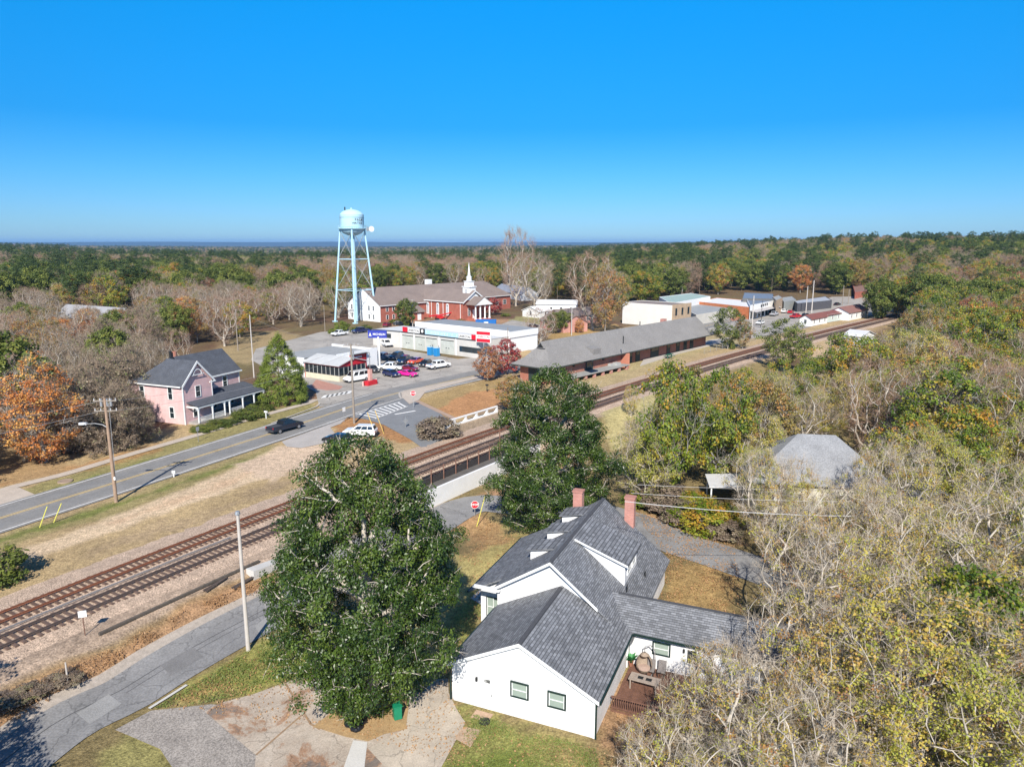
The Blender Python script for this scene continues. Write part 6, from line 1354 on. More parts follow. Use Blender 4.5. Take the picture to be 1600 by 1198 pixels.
# ------------------------------------------------------------------ trees
def skeleton(rng, H, prof, ntips, trunk_to=.5, step=.55, lump=.25, r_tip=.012, expo=2.3, droop=0.0, up=.25, shell=.35, seed_ph=0.0, lean=(0, 0), zmin=0.0, stems=1, straight=1.0):
    """prof: [(z fraction, radius m)...]; returns edges (p0,p1,r0,r1) and tips (pos, outward)"""
    zs = np.array([p[0] for p in prof]) * H; rs_ = np.array([p[1] for p in prof])
    N = np.zeros((ntips * 14 + 400, 3)); par = np.full(len(N), -1); n = 0
    DR = np.zeros((len(N), 3)); DR[:, 2] = 1; PL = np.zeros(len(N))
    for st in range(stems):
        base = np.array([0., 0, 0]) if stems == 1 else np.array([rng.normal(0, .25), rng.normal(0, .25), 0])
        tk = int(trunk_to * H / step) + 2; pos = base.copy(); dirv = np.array([lean[0] + (rng.normal(0, .25) if stems > 1 else 0), lean[1] + (rng.normal(0, .25) if stems > 1 else 0), 1.0])
        for k in range(tk):
            N[n] = pos; par[n] = n - 1 if k else (-1 if st == 0 else 0); PL[n] = k * step * .35; n += 1
            pos = pos + dirv / np.linalg.norm(dirv) * step + np.array([rng.normal(0, .05), rng.normal(0, .05), 0])
    # attraction points
    T = []
    zz = rng.uniform(0, 1, ntips * 6); zz = zmin * H + zz * (H - zmin * H)
    rad = np.interp(zz, zs, rs_); acc = rng.uniform(0, rs_.max(), len(zz)) < rad * 1.02
    zz = zz[acc][:ntips]; rad = rad[acc][:ntips]
    th = rng.uniform(0, 2 * np.pi, len(zz))
    lumpf = 1 + lump * (np.sin(3 * th + seed_ph + zz * .7) * .5 + np.sin(5 * th - seed_ph * 2 + zz * 1.3) * .3 + np.sin(2 * th + zz * 1.9 + seed_ph * 3) * .4)
    rr_ = rad * np.sqrt(rng.uniform(shell, 1, len(zz))) * lumpf
    A = np.stack([rr_ * np.cos(th) + lean[0] * zz, rr_ * np.sin(th) + lean[1] * zz, zz], 1)
    c0 = np.array([lean[0] * H * trunk_to, lean[1] * H * trunk_to, H * trunk_to * .8])
    A = A[np.argsort(np.linalg.norm(A - c0, axis=1))]
    tips = []
    for a in A:
        dv = a - N[:n]; dd = np.linalg.norm(dv, axis=1); cs_ = (dv * DR[:n]).sum(1) / np.maximum(dd, 1e-6); cost = dd * (1 + straight * .55 * (1 - cs_)) + straight * .28 * PL[:n] + 1.6 * np.maximum(0, N[:n, 2] - a[2] + .1 * dd)
        i = int(np.argmin(cost)); d = dd[i]
        if d < .25: tips.append((i, a)); continue
        m = max(1, int(d / step)); p0 = N[i].copy(); prev = i
        sag = up * d * .25
        for k in range(1, m + 1):
            t = k / m; p = p0 + (a - p0) * t; p[2] += sag * math.sin(math.pi * t) * (1 if droop == 0 else -droop)
            if k < m: p = p + rng.normal(0, .045, 3) * min(1, d)
            if n >= len(N): break
            N[n] = p; par[n] = prev; e_ = p - N[prev]; DR[n] = e_ / max(np.linalg.norm(e_), 1e-6); PL[n] = PL[prev] + np.linalg.norm(e_); prev = n; n += 1
        tips.append((prev, a))
    N = N[:n]; par = par[:n]
    area = np.zeros(n)
    for i, _ in tips: area[i] += r_tip ** expo
    for i in range(n - 1, 0, -1):
        if area[i] == 0: area[i] = r_tip ** expo
        if par[i] >= 0: area[par[i]] += area[i]
    r = area ** (1 / expo); r[0] = r[1] * 1.25 if n > 1 else r[0]
    idx = np.arange(n)[par >= 0]
    E_ = (N[par[idx]], N[idx], r[par[idx]], r[idx])
    TP = np.array([N[i] for i, _ in tips])
    TD = TP - np.array([0, 0, H * .45]); TD[:, 2] *= .6; TD /= np.maximum(np.linalg.norm(TD, axis=1, keepdims=True), 1e-6)
    return E_, TP, TD
def tubes_np(E_, big=.06, nb=7, ns=3):
    Vs, Fs = [], []; off = 0
    p0, p1, r0, r1 = E_
    r0 = np.minimum(r0, r1 * 1.6)
    for msk, n in ((r1 >= big, nb), (r1 < big, ns)):
        if not msk.any(): continue
        a, b, ra, rb = p0[msk], p1[msk], r0[msk], r1[msk]
        d = b - a; L_ = np.linalg.norm(d, axis=1, keepdims=True); d = d / np.maximum(L_, 1e-6); b = b + d * np.minimum(.04, L_ * .1)
        ref = np.where(np.abs(d[:, 2:3]) > .9, np.array([[1., 0, 0]]), np.array([[0, 0, 1.]])); u = np.cross(d, ref); u /= np.linalg.norm(u, axis=1, keepdims=True); v = np.cross(d, u)
        ang = np.arange(n) * 2 * np.pi / n
        ring = u[:, None] * np.cos(ang)[None, :, None] + v[:, None] * np.sin(ang)[None, :, None]
        V = np.concatenate([a[:, None] + ring * ra[:, None, None], b[:, None] + ring * rb[:, None, None]], 1)
        m = len(a); base = off + np.arange(m)[:, None] * 2 * n; k = np.arange(n); k2 = (k + 1) % n
        Fs.append(np.stack([base + k, base + k2, base + n + k2, base + n + k], 2).reshape(-1, 4)); Vs.append(V.reshape(-1, 3)); off += m * 2 * n
    return np.concatenate(Vs), np.concatenate(Fs)
def leaves_np(rng, C, D, per, rc, L_, W_, flat=.75, upb=.6, clump=.5, droop=0.0, base=.5, tint_z=None, frac=1.0, sig=.09):
    if frac < 1:
        # whole boughs keep or lose their leaves together
        ph = rng.uniform(0, 6, 3); f = np.sin(C[:, 0] * .9 + ph[0]) + np.sin(C[:, 1] * 1.0 + ph[1]) + np.sin(C[:, 2] * 1.1 + ph[2]) + rng.normal(0, .35, len(C))
        k_ = f > np.quantile(f, 1 - frac); C = C[k_]; D = D[k_]
    m = len(C); n = m * per
    ci = np.repeat(np.arange(m), per)
    off = rng.normal(0, 1, (n, 3)); off /= np.linalg.norm(off, axis=1, keepdims=True); off *= (rng.uniform(0, 1, (n, 1)) ** .45) * rc; off[:, 2] *= flat
    P_ = C[ci] + off
    N = off / rc * .7 + D[ci] * .35 + np.array([0, 0, upb]) + rng.normal(0, .55, (n, 3)); N /= np.linalg.norm(N, axis=1, keepdims=True)
    R_ = rng.normal(0, 1, (n, 3)); T = np.cross(N, R_); T /= np.maximum(np.linalg.norm(T, axis=1, keepdims=True), 1e-6); B = np.cross(N, T)
    s = rng.uniform(.7, 1.3, (n, 1))
    V = np.stack([P_ - T * L_ * s * .5, P_ + B * W_ * s * .5 + N * L_ * .06, P_ + T * L_ * s * .5, P_ - B * W_ * s * .5 + N * L_ * .06], 1).reshape(-1, 3)
    ct = rng.uniform(0, 1, m); t = base + clump * (ct[ci] - .5) + rng.normal(0, sig, n)
    if tint_z is not None: t = t + tint_z * ((P_[:, 2] - P_[:, 2].mean()) / (np.ptp(P_[:, 2]) + 1e-6))
    return V, np.arange(n * 4).reshape(-1, 4), np.repeat(np.clip(t, 0, 1), 4)
def twigs_np(rng, C, D, per, ln, wd, fork=True):
    m = len(C); n = m * per; ci = np.repeat(np.arange(m), per)
    d = D[ci] * .55 + rng.normal(0, .6, (n, 3)) + np.array([0, 0, .35]); d /= np.linalg.norm(d, axis=1, keepdims=True)
    l = rng.uniform(.45, 1.1, (n, 1)) * ln; s0 = C[ci] - D[ci] * rng.uniform(0, .5, (n, 1)) * ln * .6
    R_ = rng.normal(0, 1, (n, 3)); T = np.cross(d, R_); T /= np.linalg.norm(T, axis=1, keepdims=True); T *= wd
    mid_ = s0 + d * l * .5 + rng.normal(0, .05, (n, 3)) * ln; end = s0 + d * l
    V = np.stack([s0 - T * .5, s0 + T * .5, mid_ + T * .38, mid_ - T * .38, mid_ - T * .38, mid_ + T * .38, end + T * .12, end - T * .12], 1).reshape(-1, 3)
    Fq = np.arange(n * 8).reshape(-1, 4)
    if fork:
        k = 2; ci2 = np.repeat(np.arange(n), k); d2 = d[ci2] + rng.normal(0, .7, (n * k, 3)); d2 /= np.linalg.norm(d2, axis=1, keepdims=True)
        st = mid_[ci2] + rng.normal(0, .04, (n * k, 3)); en = st + d2 * l[ci2] * rng.uniform(.35, .7, (n * k, 1)); T2 = np.cross(d2, rng.normal(0, 1, (n * k, 3))); T2 /= np.linalg.norm(T2, axis=1, keepdims=True); T2 *= wd * .55
        V2 = np.stack([st - T2 * .5, st + T2 * .5, en + T2 * .15, en - T2 * .15], 1).reshape(-1, 3); Fq = np.concatenate([Fq, np.arange(len(V2)).reshape(-1, 4) + len(V)]); V = np.concatenate([V, V2])
    return V, Fq
def join_np(parts):
    Vs, Fs, Ts, Ms = [], [], [], []; o = 0
    for V, Fq, t, m in parts:
        Vs.append(V); Fs.append(Fq + o); Ts.append(np.full(len(V), .5) if t is None else t); Ms.append(np.full(len(Fq), m)); o += len(V)
    return np.concatenate(Vs), np.concatenate(Fs), np.concatenate(Ts), np.concatenate(Ms)
PROTO = {}
def proto(key, seed, H, prof, ntips, leaf=None, twig=None, bark=BARK, leafmat=None, twigmat=None, **kw):
    rng = np.random.RandomState(seed)
    E_, TP, TD = skeleton(rng, H, prof, ntips, seed_ph=seed * 1.3, **kw)
    V, Fq = tubes_np(E_)
    tm = mesh_np(key + '_trunk', V, Fq, bark, smoothf=True)
    parts = []; mats = []
    if leaf:
        V, Fq, t = leaves_np(rng, TP, TD, **leaf); parts.append((V, Fq, t, 0)); mats = [leafmat]
    if twig:
        V, Fq = twigs_np(rng, TP, TD, **twig); parts.append((V, Fq, None, len(mats))); mats = mats + [twigmat or bark]
    V, Fq, t, mi = join_np(parts)
    cm = mesh_np(key + '_crown', V, Fq, mats, tint=t, mi=mi)
    PROTO[key] = (tm, cm, H); return key
# leaf colours
OLV = leafm('leaf_olive', [(0, (.09, .15, .018)), (.35, (.21, .28, .028)), (.62, (.38, .35, .04)), (.82, (.50, .31, .04)), (1, (.52, .22, .04))], trans=.35, hv=.45)
GRN_ = leafm('leaf_green', [(0, (.055, .085, .018)), (.5, (.14, .18, .033)), (1, (.27, .29, .06))], trans=.3, hv=.4)
GLD = leafm('leaf_gold', [(0, (.22, .20, .05)), (.4, (.36, .27, .07)), (.7, (.44, .26, .08)), (1, (.44, .19, .07))], trans=.35, hv=.4)
ORN = leafm('leaf_orange', [(0, (.40, .13, .035)), (.4, (.68, .27, .07)), (.75, (.74, .40, .11)), (1, (.62, .44, .12))], trans=.35, hv=.2)
RUS = leafm('leaf_rust', [(0, (.24, .09, .05)), (.5, (.40, .15, .06)), (1, (.48, .25, .11))], trans=.3, hv=.4)
REDL = leafm('leaf_red', [(0, (.22, .02, .03)), (.5, (.46, .05, .05)), (1, (.55, .13, .09))], trans=.3, hv=.2)
MAG = leafm('leaf_magnolia', [(0, (.016, .033, .006)), (.45, (.044, .085, .011)), (.85, (.11, .165, .023)), (1, (.23, .28, .06))], rough=.4, trans=.2, spec=.5, hv=.05)
CED = leafm('leaf_cedar', [(0, (.09, .13, .02)), (.5, (.20, .26, .035)), (1, (.32, .37, .07))], trans=.3, hv=.1)
PIN = leafm('leaf_pine', [(0, (.03, .055, .02)), (.5, (.075, .115, .03)), (1, (.14, .18, .045))], trans=.2, hv=.3)
VIN = leafm('leaf_vine', [(0, (.18, .13, .09)), (.4, (.30, .235, .18)), (.7, (.34, .28, .18)), (1, (.18, .24, .06))], hv=.3)
SPR = leafm('leaf_sparse', [(0, (.36, .17, .07)), (.18, (.52, .31, .08)), (.42, (.58, .47, .09)), (.7, (.42, .43, .065)), (1, (.24, .29, .055))], trans=.35, hv=.35)
GRY_ = pm('pale_branch', (.47, .42, .35), .9, .25, 2); BRT = pm('brown_twig', (.29, .22, .155), .9, .25, 2); BRT2 = pm('pinkish_twig', (.33, .21, .145), .9, .2, 2); TWP = pm('pale_twig', (.42, .35, .27), .9, .25, 2)
OVAL = [(0, .2), (.2, 1.5), (.35, 4.0), (.6, 5.2), (.8, 4.4), (.93, 2.4), (1, .4)]
VASE = [(0, .2), (.15, 1.4), (.35, 3.4), (.6, 5.0), (.82, 4.6), (1, 1.8)]
for k in range(3):
    proto('bare%d' % k, 11 + k, 13, VASE, 260, twig=dict(per=9, ln=1.5, wd=.028), bark=GRY_, twigmat=(BRT if k != 1 else BRT2), trunk_to=.3, r_tip=.024, lump=.3, stems=1 + (k == 2))
    proto('olive%d' % k, 21 + k, 12.5, OVAL, 300, leaf=dict(per=30, rc=.8, L_=.31, W_=.23, clump=.9, base=.45, upb=.5, frac=.85), twig=dict(per=3, ln=1.0, wd=.03), leafmat=OLV, trunk_to=.4, lump=.35, zmin=.12)
    proto('sparse%d' % k, 31 + k, 12, [(0, .3), (.2, 2.2), (.45, 4.4), (.7, 5.0), (.9, 3.6), (1, 1.0)], 330, leaf=dict(per=30, rc=.62, L_=.155, W_=.12, clump=.75, base=.45, frac=.6, sig=.08), twig=dict(per=6, ln=1.25, wd=.022), leafmat=SPR, bark=GRY_, twigmat=TWP, trunk_to=.3, r_tip=.021, lump=.3, stems=1 + k, zmin=.1)
for k in range(2):
    proto('twiggy%d' % k, 111 + k, 11, [(0, .3), (.2, 1.8), (.45, 3.8), (.75, 4.6), (.92, 3.6), (1, 1.4)], 260, leaf=dict(per=26, rc=.58, L_=.16, W_=.125, clump=.7, base=.4, frac=.42, sig=.08), twig=dict(per=6, ln=1.35, wd=.024), leafmat=SPR, bark=GRY_, twigmat=TWP, trunk_to=.25, r_tip=.026, lump=.3, stems=2 + k, zmin=.12)
for k in range(2):
    proto('yell%d' % k, 101 + k, 11, [(0, .4), (.15, 2.2), (.4, 4.2), (.7, 4.8), (.9, 3.4), (1, 1.0)], 300, leaf=dict(per=42, rc=.7, L_=.17, W_=.13, clump=.6, base=.58, frac=.72, sig=.07), twig=dict(per=5, ln=1.2, wd=.024), leafmat=SPR, bark=GRY_, twigmat=TWP, trunk_to=.3, r_tip=.02, lump=.35, zmin=.08, stems=2)
for k in range(2):
    proto('green%d' % k, 41 + k, 13, OVAL, 300, leaf=dict(per=38, rc=.85, L_=.36, W_=.28, clump=.8, base=.5), leafmat=GRN_, bark=BARKD, trunk_to=.4, lump=.4, zmin=.1)
    proto('pine%d' % k, 51 + k, 20, [(0, .1), (.35, .3), (.5, 2.2), (.7, 3.9), (.88, 3.0), (1, .3)], 150, leaf=dict(per=55, rc=.95, L_=.42, W_=.14, clump=.7, flat=.55), leafmat=PIN, bark=BARKD, trunk_to=.9, lump=.35, zmin=.4)
    proto('gold%d' % k, 61 + k, 13, OVAL, 280, leaf=dict(per=34, rc=.8, L_=.27, W_=.2, clump=.9, frac=.75), twig=dict(per=5, ln=1.1, wd=.028), leafmat=GLD, bark=BARK, trunk_to=.4, lump=.35, zmin=.12)
    proto('vine%d' % k, 71 + k, 9, [(0, 2.6), (.3, 3.6), (.6, 3.8), (.85, 2.6), (1, .6)], 300, leaf=dict(per=16, rc=.6, L_=.25, W_=.18, clump=.8), twig=dict(per=10, ln=1.1, wd=.03), leafmat=VIN, bark=BRT, trunk_to=.4, lump=.4, shell=.2)
proto('orange0', 81, 14, [(0, .3), (.1, 2.0), (.3, 4.6), (.55, 4.8), (.8, 3.2), (1, .4)], 400, leaf=dict(per=36, rc=.72, L_=.22, W_=.19, clump=.9, frac=.86), twig=dict(per=7, ln=1.2, wd=.026), leafmat=ORN, bark=BARK, trunk_to=.5, lump=.35, zmin=.05)
proto('red0', 82, 6.5, [(0, .3), (.2, 1.8), (.5, 2.9), (.8, 2.2), (1, .4)], 240, leaf=dict(per=20, rc=.4, L_=.22, W_=.18, clump=.9), twig=dict(per=4, ln=.8, wd=.022), leafmat=REDL, bark=BARK, trunk_to=.3, lump=.3, zmin=.1)
proto('cedar0', 83, 12.6, [(0, 4.4), (.12, 5.3), (.3, 4.9), (.5, 3.9), (.7, 2.6), (.88, 1.2), (1, .15)], 620, leaf=dict(per=70, rc=.62, L_=.26, W_=.11, clump=.7, upb=.8, flat=.8), leafmat=CED, bark=BARKD, trunk_to=.95, lump=.12, up=.8, shell=.55)
proto('magn0', 84, 17.6, [(0, .2), (.04, 2.2), (.14, 4.2), (.28, 6.0), (.42, 6.6), (.6, 6.0), (.76, 5.0), (.9, 3.6), (1, 1.6)], 900, leaf=dict(per=150, rc=.74, L_=.195, W_=.10, clump=.6, upb=.5, flat=.8), twig=dict(per=1, ln=1.2, wd=.05), leafmat=MAG, bark=GRY_, trunk_to=.7, lump=.28, shell=.3, zmin=.03, r_tip=.028)
proto('magn1', 85, 16.4, [(0, .6), (.05, 4.4), (.15, 6.2), (.35, 6.9), (.55, 6.3), (.75, 5.0), (.9, 3.4), (1, .8)], 800, leaf=dict(per=135, rc=.76, L_=.21, W_=.11, clump=.6, upb=.5, flat=.8), twig=dict(per=1, ln=1.2, wd=.05), leafmat=MAG, bark=GRY_, trunk_to=.6, lump=.3, shell=.3, zmin=.03, r_tip=.028)
for k, lm_ in enumerate((GRN_, VIN)):
    proto('shrub%d' % k, 91 + k, 2.4, [(0, .9), (.3, 1.5), (.7, 1.35), (1, .3)], 90, leaf=dict(per=60, rc=.4, L_=.16, W_=.11, clump=.7), twig=dict(per=4, ln=.5, wd=.015), leafmat=lm_, bark=BARKD, trunk_to=.3, step=.3, shell=.3)
MATSETS = dict(rust=RUS, gold=GLD, orange=ORN, red=REDL, green=GRN_, olive=OLV, sparse=SPR, vine=VIN, cedar=CED)
NT = [0]
placed = []
def tree(key, loc, h, wd=1.0, rot=None, label=None, group=None, name='tree', cat='tree', mat=None, parts=('trunk', 'crown')):
    tm, cm, H0 = PROTO[key]; NT[0] += 1
    root = thing(name, (loc[0], loc[1], loc[2] - .1), rot if rot is not None else random.uniform(0, 6.28), label, cat, group)
    s = h / H0; root.scale = (s * wd, s * wd, s)
    link(bpy.data.objects.new(parts[0], tm), root); c = link(bpy.data.objects.new(parts[1], cm), root)
    if mat: c.material_slots[0].link = 'OBJECT'; c.material_slots[0].material = MATSETS[mat]
    return root
def ptree(key, px, py, top, wd=1.0, **k):
    b = at(px, py); zt = zat(b.x, b.y, top); return tree(key, b, zt - b.z, wd, **k)
random.seed(5)
# named trees
ptree('magn0', 580, 1104, 684, .86, rot=1.0, name='magnolia_tree', label='huge glossy green magnolia in the centre foreground left of the white house')
ptree('magn1', 862, 822, 574, .9, rot=2.2, name='magnolia_tree', label='second big glossy green magnolia behind the white house beside the bridge')
ptree('cedar0', 440, 628, 520, .92, name='cedar_tree', label='broad yellow-green conical cedar between the pink house and the cafe')
ptree('orange0', 72, 722, 550, 1.0, name='maple_tree', label='bright orange autumn maple at the left edge beside the road')
ptree('green1', 20, 690, 520, 1.0, mat=None, name='oak_tree', label='dark green leafy tree at the left edge behind the orange maple')
ptree('red0', 790, 585, 528, 1.0, name='ornamental_tree', label='bright red small tree between the garage and the depot')
ptree('red0', 762, 594, 540, .9, mat='rust', name='ornamental_tree', label='brownish half bare small tree left of the bright red one')
ptree('red0', 800, 640, 585, 1.1, mat='gold', name='ornamental_tree', label='rusty green small tree just left of the right magnolia top')
ptree('red0', 770, 492, 464, 1.3, name='ornamental_tree', label='dark red tree beside the church portico')
ptree('bare1', 806, 478, 357, .62, name='bare_tree', label='very tall twiggy bare tree rising above the horizon behind the church', rot=.6)
ptree('bare0', 835, 486, 395, .9, name='bare_tree', label='wide grey bare tree right of the very tall one')
ptree('bare1', 845, 540, 480, 1.2, name='bare_tree', label='low brownish bare tree between the garage and the depot roof')
ptree('gold0', 945, 520, 412, .8, name='golden_tree', label='tall drooping golden-brown tree behind the depot ridge')
ptree('bare1', 925, 515, 395, .9, name='bare_tree', label='pale bare tree rising behind the golden-brown tree')
ptree('green0', 866, 521, 487, 1.0, name='holly_tree', label='left of two small dark green trees before the brick gabled house'); ptree('green1', 878, 519, 484, 1.0, name='holly_tree', label='right of two small dark green trees before the brick gabled house')
ptree('olive0', 1137, 545, 478, 1.0, mat='green', name='oak_tree', label='rounded bright green tree at the right end of the depot'); ptree('gold1', 1160, 545, 498, .9, name='oak_tree', label='reddish brown small tree touching the green one at the depot end')
ptree('green1', 635, 512, 466, .9, name='oak_tree', label='dark round tree before the church hall brick wall')
ptree('red0', 905, 520, 497, .8, mat='orange', name='ornamental_tree', label='tiny orange-brown tree by the brick gabled house')
ptree('olive1', 1395, 470, 421, 1.0, name='oak_tree', label='big olive-gold tree right of the downtown car park')
ptree('olive2', 1225, 580, 497, 1.1, mat='green', name='oak_tree', label='loose green tree with pale limbs just right of the far tracks')
# columnar woodland edge right of the tracks
for px, py, top, key, w_, mt, lb in ((1045, 780, 562, 'olive0', .62, None, 'tall olive and rust tree beside the tracks right of the magnolia'), (1118, 765, 575, 'olive1', .66, None, 'green-gold tree behind the left end of the cream house'), (1085, 700, 572, 'olive2', .66, 'gold', 'rust-gold tree whose crown overlaps the tracks before the depot platform'),
    (985, 690, 655, 'bare0', .8, None, 'small pale bare tree between the magnolia and the olive tree'), (1155, 705, 575, 'olive1', .62, None, 'dark gold tree left of the loose green tree'), (1010, 760, 640, 'sparse1', .8, None, 'thin pale stemmed tree at the foot of the olive tree'), (1190, 735, 590, 'olive0', .8, 'gold', 'golden tree behind the cream house roof'),
    (1355, 715, 560, 'bare1', .9, None, 'pinkish bare tree behind the cream house'), (1440, 720, 570, 'bare0', 1.1, None, 'spreading pale grey bare tree behind the cream house right end'), (1540, 740, 580, 'bare2', 1.1, None, 'pale bare tree near the right edge'), (1330, 640, 555, 'bare1', 1.0, None, 'brownish bare tree with an orange top below the sandy bank')):
    ptree(key, px, py, top, w_, mat=mt, name='tree', label=lb)
for k, (px, py, tp, ky, wd_) in enumerate(((1200, 692, 585, 'yell0', .9), (1243, 672, 575, 'olive1', .8), (1285, 694, 600, 'yell1', .9), (1212, 640, 560, 'olive2', .8), (1182, 765, 640, 'yell1', .8), (1262, 640, 556, 'olive0', .8), (1310, 668, 580, 'yell0', .9), (985, 650, 600, 'yell1', .6))):
    ptree(ky, px, py, tp, wd_, rot=k * 1.7, name='oak_tree', label='yellow-green tree between the far tracks and the cream house', group='yellow-green trees by the far tracks'); placed.append(tuple(at(px, py)[:2]))
for k, (px, py, tp, ky, wd_) in enumerate(((1240, 842, 715, 'twiggy0', .6), (1366, 838, 690, 'twiggy1', .6), (1430, 800, 665, 'yell0', .9), (1180, 800, 690, 'yell1', .6))):
    ptree(ky, px, py, tp, wd_, rot=k * 2.3, name='thin_tree', label='tall thin tree rising before the cream house roof', group='tall thin trees before the cream house')
for k, (px, py, tp, ky) in enumerate(((222, 622, 530, 'bare0'), (248, 612, 528, 'bare2'), (205, 640, 540, 'vine1'), (285, 585, 515, 'bare1'), (222, 690, 620, 'vine0'))):
    ptree(ky, px, py, tp, .8, rot=k * 1.9, name='bare_tree', label='leafless vine-hung tree rising behind the left side of the pink house', group='leafless trees behind the pink house'); placed.append(tuple(at(px, py)[:2]))
# trees just outside the frame whose shadows fall into it, and the veil before the cream house
for x, y, h, k in ((-32.5, 31, 8, 0), (-37, 34, 9, 1), (-29.5, 27.5, 7.5, 2)): placed.append((x, y)); tree('olive%d' % k, (x, y, -1.5), h, 1.0, label='leafy tree by the near street at the lower left', group='trees by the near street', name='oak_tree')
for k, (px, py, tp) in enumerate(((1185, 845, 710), (1255, 860, 755), (1325, 870, 745), (1400, 850, 700), (1455, 830, 690), (1275, 905, 790))): ptree(('twiggy0', 'yell0', 'twiggy1')[k % 3], px, py, tp, .9, rot=k * 1.3, name='thin_tree', label='thin leafy tree standing before the cream house', group='thin trees before the cream house')
for k, (px, py, tp, wd_) in enumerate(((196, 672, 592, .9), (188, 696, 600, 1.0), (200, 625, 545, 1.0), (168, 705, 605, 1.0), (178, 655, 550, 1.1), (150, 680, 565, 1.1), (215, 610, 550, .9), (130, 700, 575, 1.0))):
    ptree('vine%d' % (k % 2), px, py, tp, wd_, rot=k * 2.1, name='vine_tree', label='brown vine-smothered tree crowding the left wall of the pink house', group='vine-smothered trees by the pink house'); placed.append(tuple(at(px, py)[:2]))
# shrubs
def shrub(px, py, h, wd, key='shrub0', label='', mat=None, group=None):
    b = at(px, py); return tree(key, b, h, wd * 2.4 / h / 3.0, label=label, name='shrub', cat='shrub', mat=mat, group=group, parts=('stems', 'foliage'))
shrub(683, 682, 3.0, 6.4, 'shrub1', 'brown twiggy bush at the left end of the white parapet')
shrub(-6, 905, 2.8, 5.4, 'shrub0', 'dark green bush at the left edge beside the dirt track', mat='green')
shrub(388, 652, 1.5, 5.6, 'shrub0', 'left of two clipped green hedges before the pink house porch', mat='green'); shrub(406, 640, 1.4, 4.6, 'shrub0', 'right of two clipped green hedges before the pink house porch', mat='green')
shrub(345, 664, .9, 5, 'shrub0', 'low green shrub along the pink house porch left half'); shrub(318, 672, .9, 4, 'shrub0', 'low weedy shrub at the pink house front corner')
shrub(533, 517, 3.2, 5, 'shrub0', 'large round yellow-green shrub at the water tower foot', mat='cedar'); shrub(556, 518, 1.6, 4, 'shrub0', 'small dark shrub behind the navy pickup'); shrub(520, 521, 1.6, 3, 'shrub0', 'small yellow-green shrub left of the round one', mat='cedar'); shrub(572, 516, 1.8, 4, 'shrub0', 'dark shrub right of the navy pickup')
for k, x in enumerate((614, 622, 630)): shrub(x, 505 - k, 1.4, 3.2, 'shrub0', ('leftmost', 'middle', 'rightmost')[k] + ' of three dark shrubs along the church hall wall', group='shrubs along the church hall')
shrub(720, 503, 1.2, 3, 'shrub0', 'low golden shrub by the church corner', mat='gold'); shrub(790, 494, 1.2, 4, 'shrub0', 'low green shrub under the dark red tree')
shrub(1143, 545, 2.0, 2, 'shrub0', 'small clipped round bush at the depot platform end')
for k, (x, y) in enumerate(((1000, 790), (1060, 812), (1100, 826), (1130, 838), (1085, 800), (1030, 790), (1140, 812))): shrub(x, y, 1.8 + .5 * (k % 3), 4 + (k % 3), 'shrub%d' % (k % 2), 'weedy shrub on the bank above the bending street', group='weedy shrubs on the bank', mat='olive' if k % 2 == 0 else None)
for k, (x, y) in enumerate(((40, 1085), (0, 1100), (96, 1062))): shrub(x, y, .55, 2.6, 'shrub1', 'dry brown weeds between ballast and street at lower left', group='dry weeds by the ballast')
# ------------------------------------------------------------------ woodland as single trees
def inpoly(P, x, y):
    c = False; n = len(P)
    for i in range(n):
        x1, y1 = P[i]; x2, y2 = P[(i + 1) % n]
        if (y1 > y) != (y2 > y) and x < (x2 - x1) * (y - y1) / (y2 - y1) + x1: c = not c
    return c
def wood(poly, space, mix, hr, label, group, rng, limit=99, wd=(.85, 1.1), avoid=()):
    W_ = [tuple(at(*p)[:2]) for p in poly]; xs = [p[0] for p in W_]; ys = [p[1] for p in W_]; n = 0
    keys = [m[0] for m in mix]; ws = [m[1] for m in mix]; cnt = {}
    for _ in range(limit * 40):
        if n >= limit: break
        x = rng.uniform(min(xs), max(xs)); y = rng.uniform(min(ys), max(ys))
        if not inpoly(W_, x, y) or y < 16: continue
        if any((x - a) ** 2 + (y - b) ** 2 < space * space for a, b in placed): continue
        if any((x - a) ** 2 + (y - b) ** 2 < r_ * r_ for a, b, r_ in avoid): continue
        key = rng.choices(mix, ws)[0]; z = float(terr(x, y)); px, py = proj(x, y, z)
        if px < -90 or px > 1700: continue
        placed.append((x, y)); kk = key[2] % dict(c=label[1])
        tree(key[0], (x, y, z), rng.uniform(*hr) * key[4], rng.uniform(*wd), rot=rng.uniform(0, 6.28), label=kk, group=key[5] + ' ' + label[1], name=key[3], mat=key[6] if len(key) > 6 else None); n += 1
    return n
def K(key, w, desc, nm, hs, grp, mat=None): return (key, w, desc + ' %(c)s', nm, hs, grp, mat)
BARE = [K('bare%d' % k, 1, 'grey leafless tree', 'bare_tree', 1.0, 'grey leafless trees') for k in range(3)]
OLI = [K('olive%d' % k, 1, 'olive-gold leafy tree', 'oak_tree', 1.0, 'olive-gold trees') for k in range(3)]
GRE = [K('green%d' % k, 1, 'dark green leafy tree', 'oak_tree', 1.0, 'dark green trees') for k in range(2)]
GOL = [K('gold%d' % k, 1, 'golden brown tree', 'golden_tree', 1.0, 'golden brown trees') for k in range(2)]
SPA = [K('sparse%d' % k, 1, 'twiggy yellow-leaved tree', 'thin_tree', 1.0, 'twiggy sparse-leaved trees') for k in range(3)]
PINE = [K('pine%d' % k, 1, 'tall dark pine', 'pine_tree', 1.35, 'tall pines') for k in range(2)]
RSTT = [K('gold0', 1, 'rust-red autumn tree', 'autumn_tree', 1.0, 'rust-red trees', 'rust')]; ORT = [K('gold1', 1, 'orange autumn tree', 'autumn_tree', 1.0, 'orange autumn trees', 'orange')]
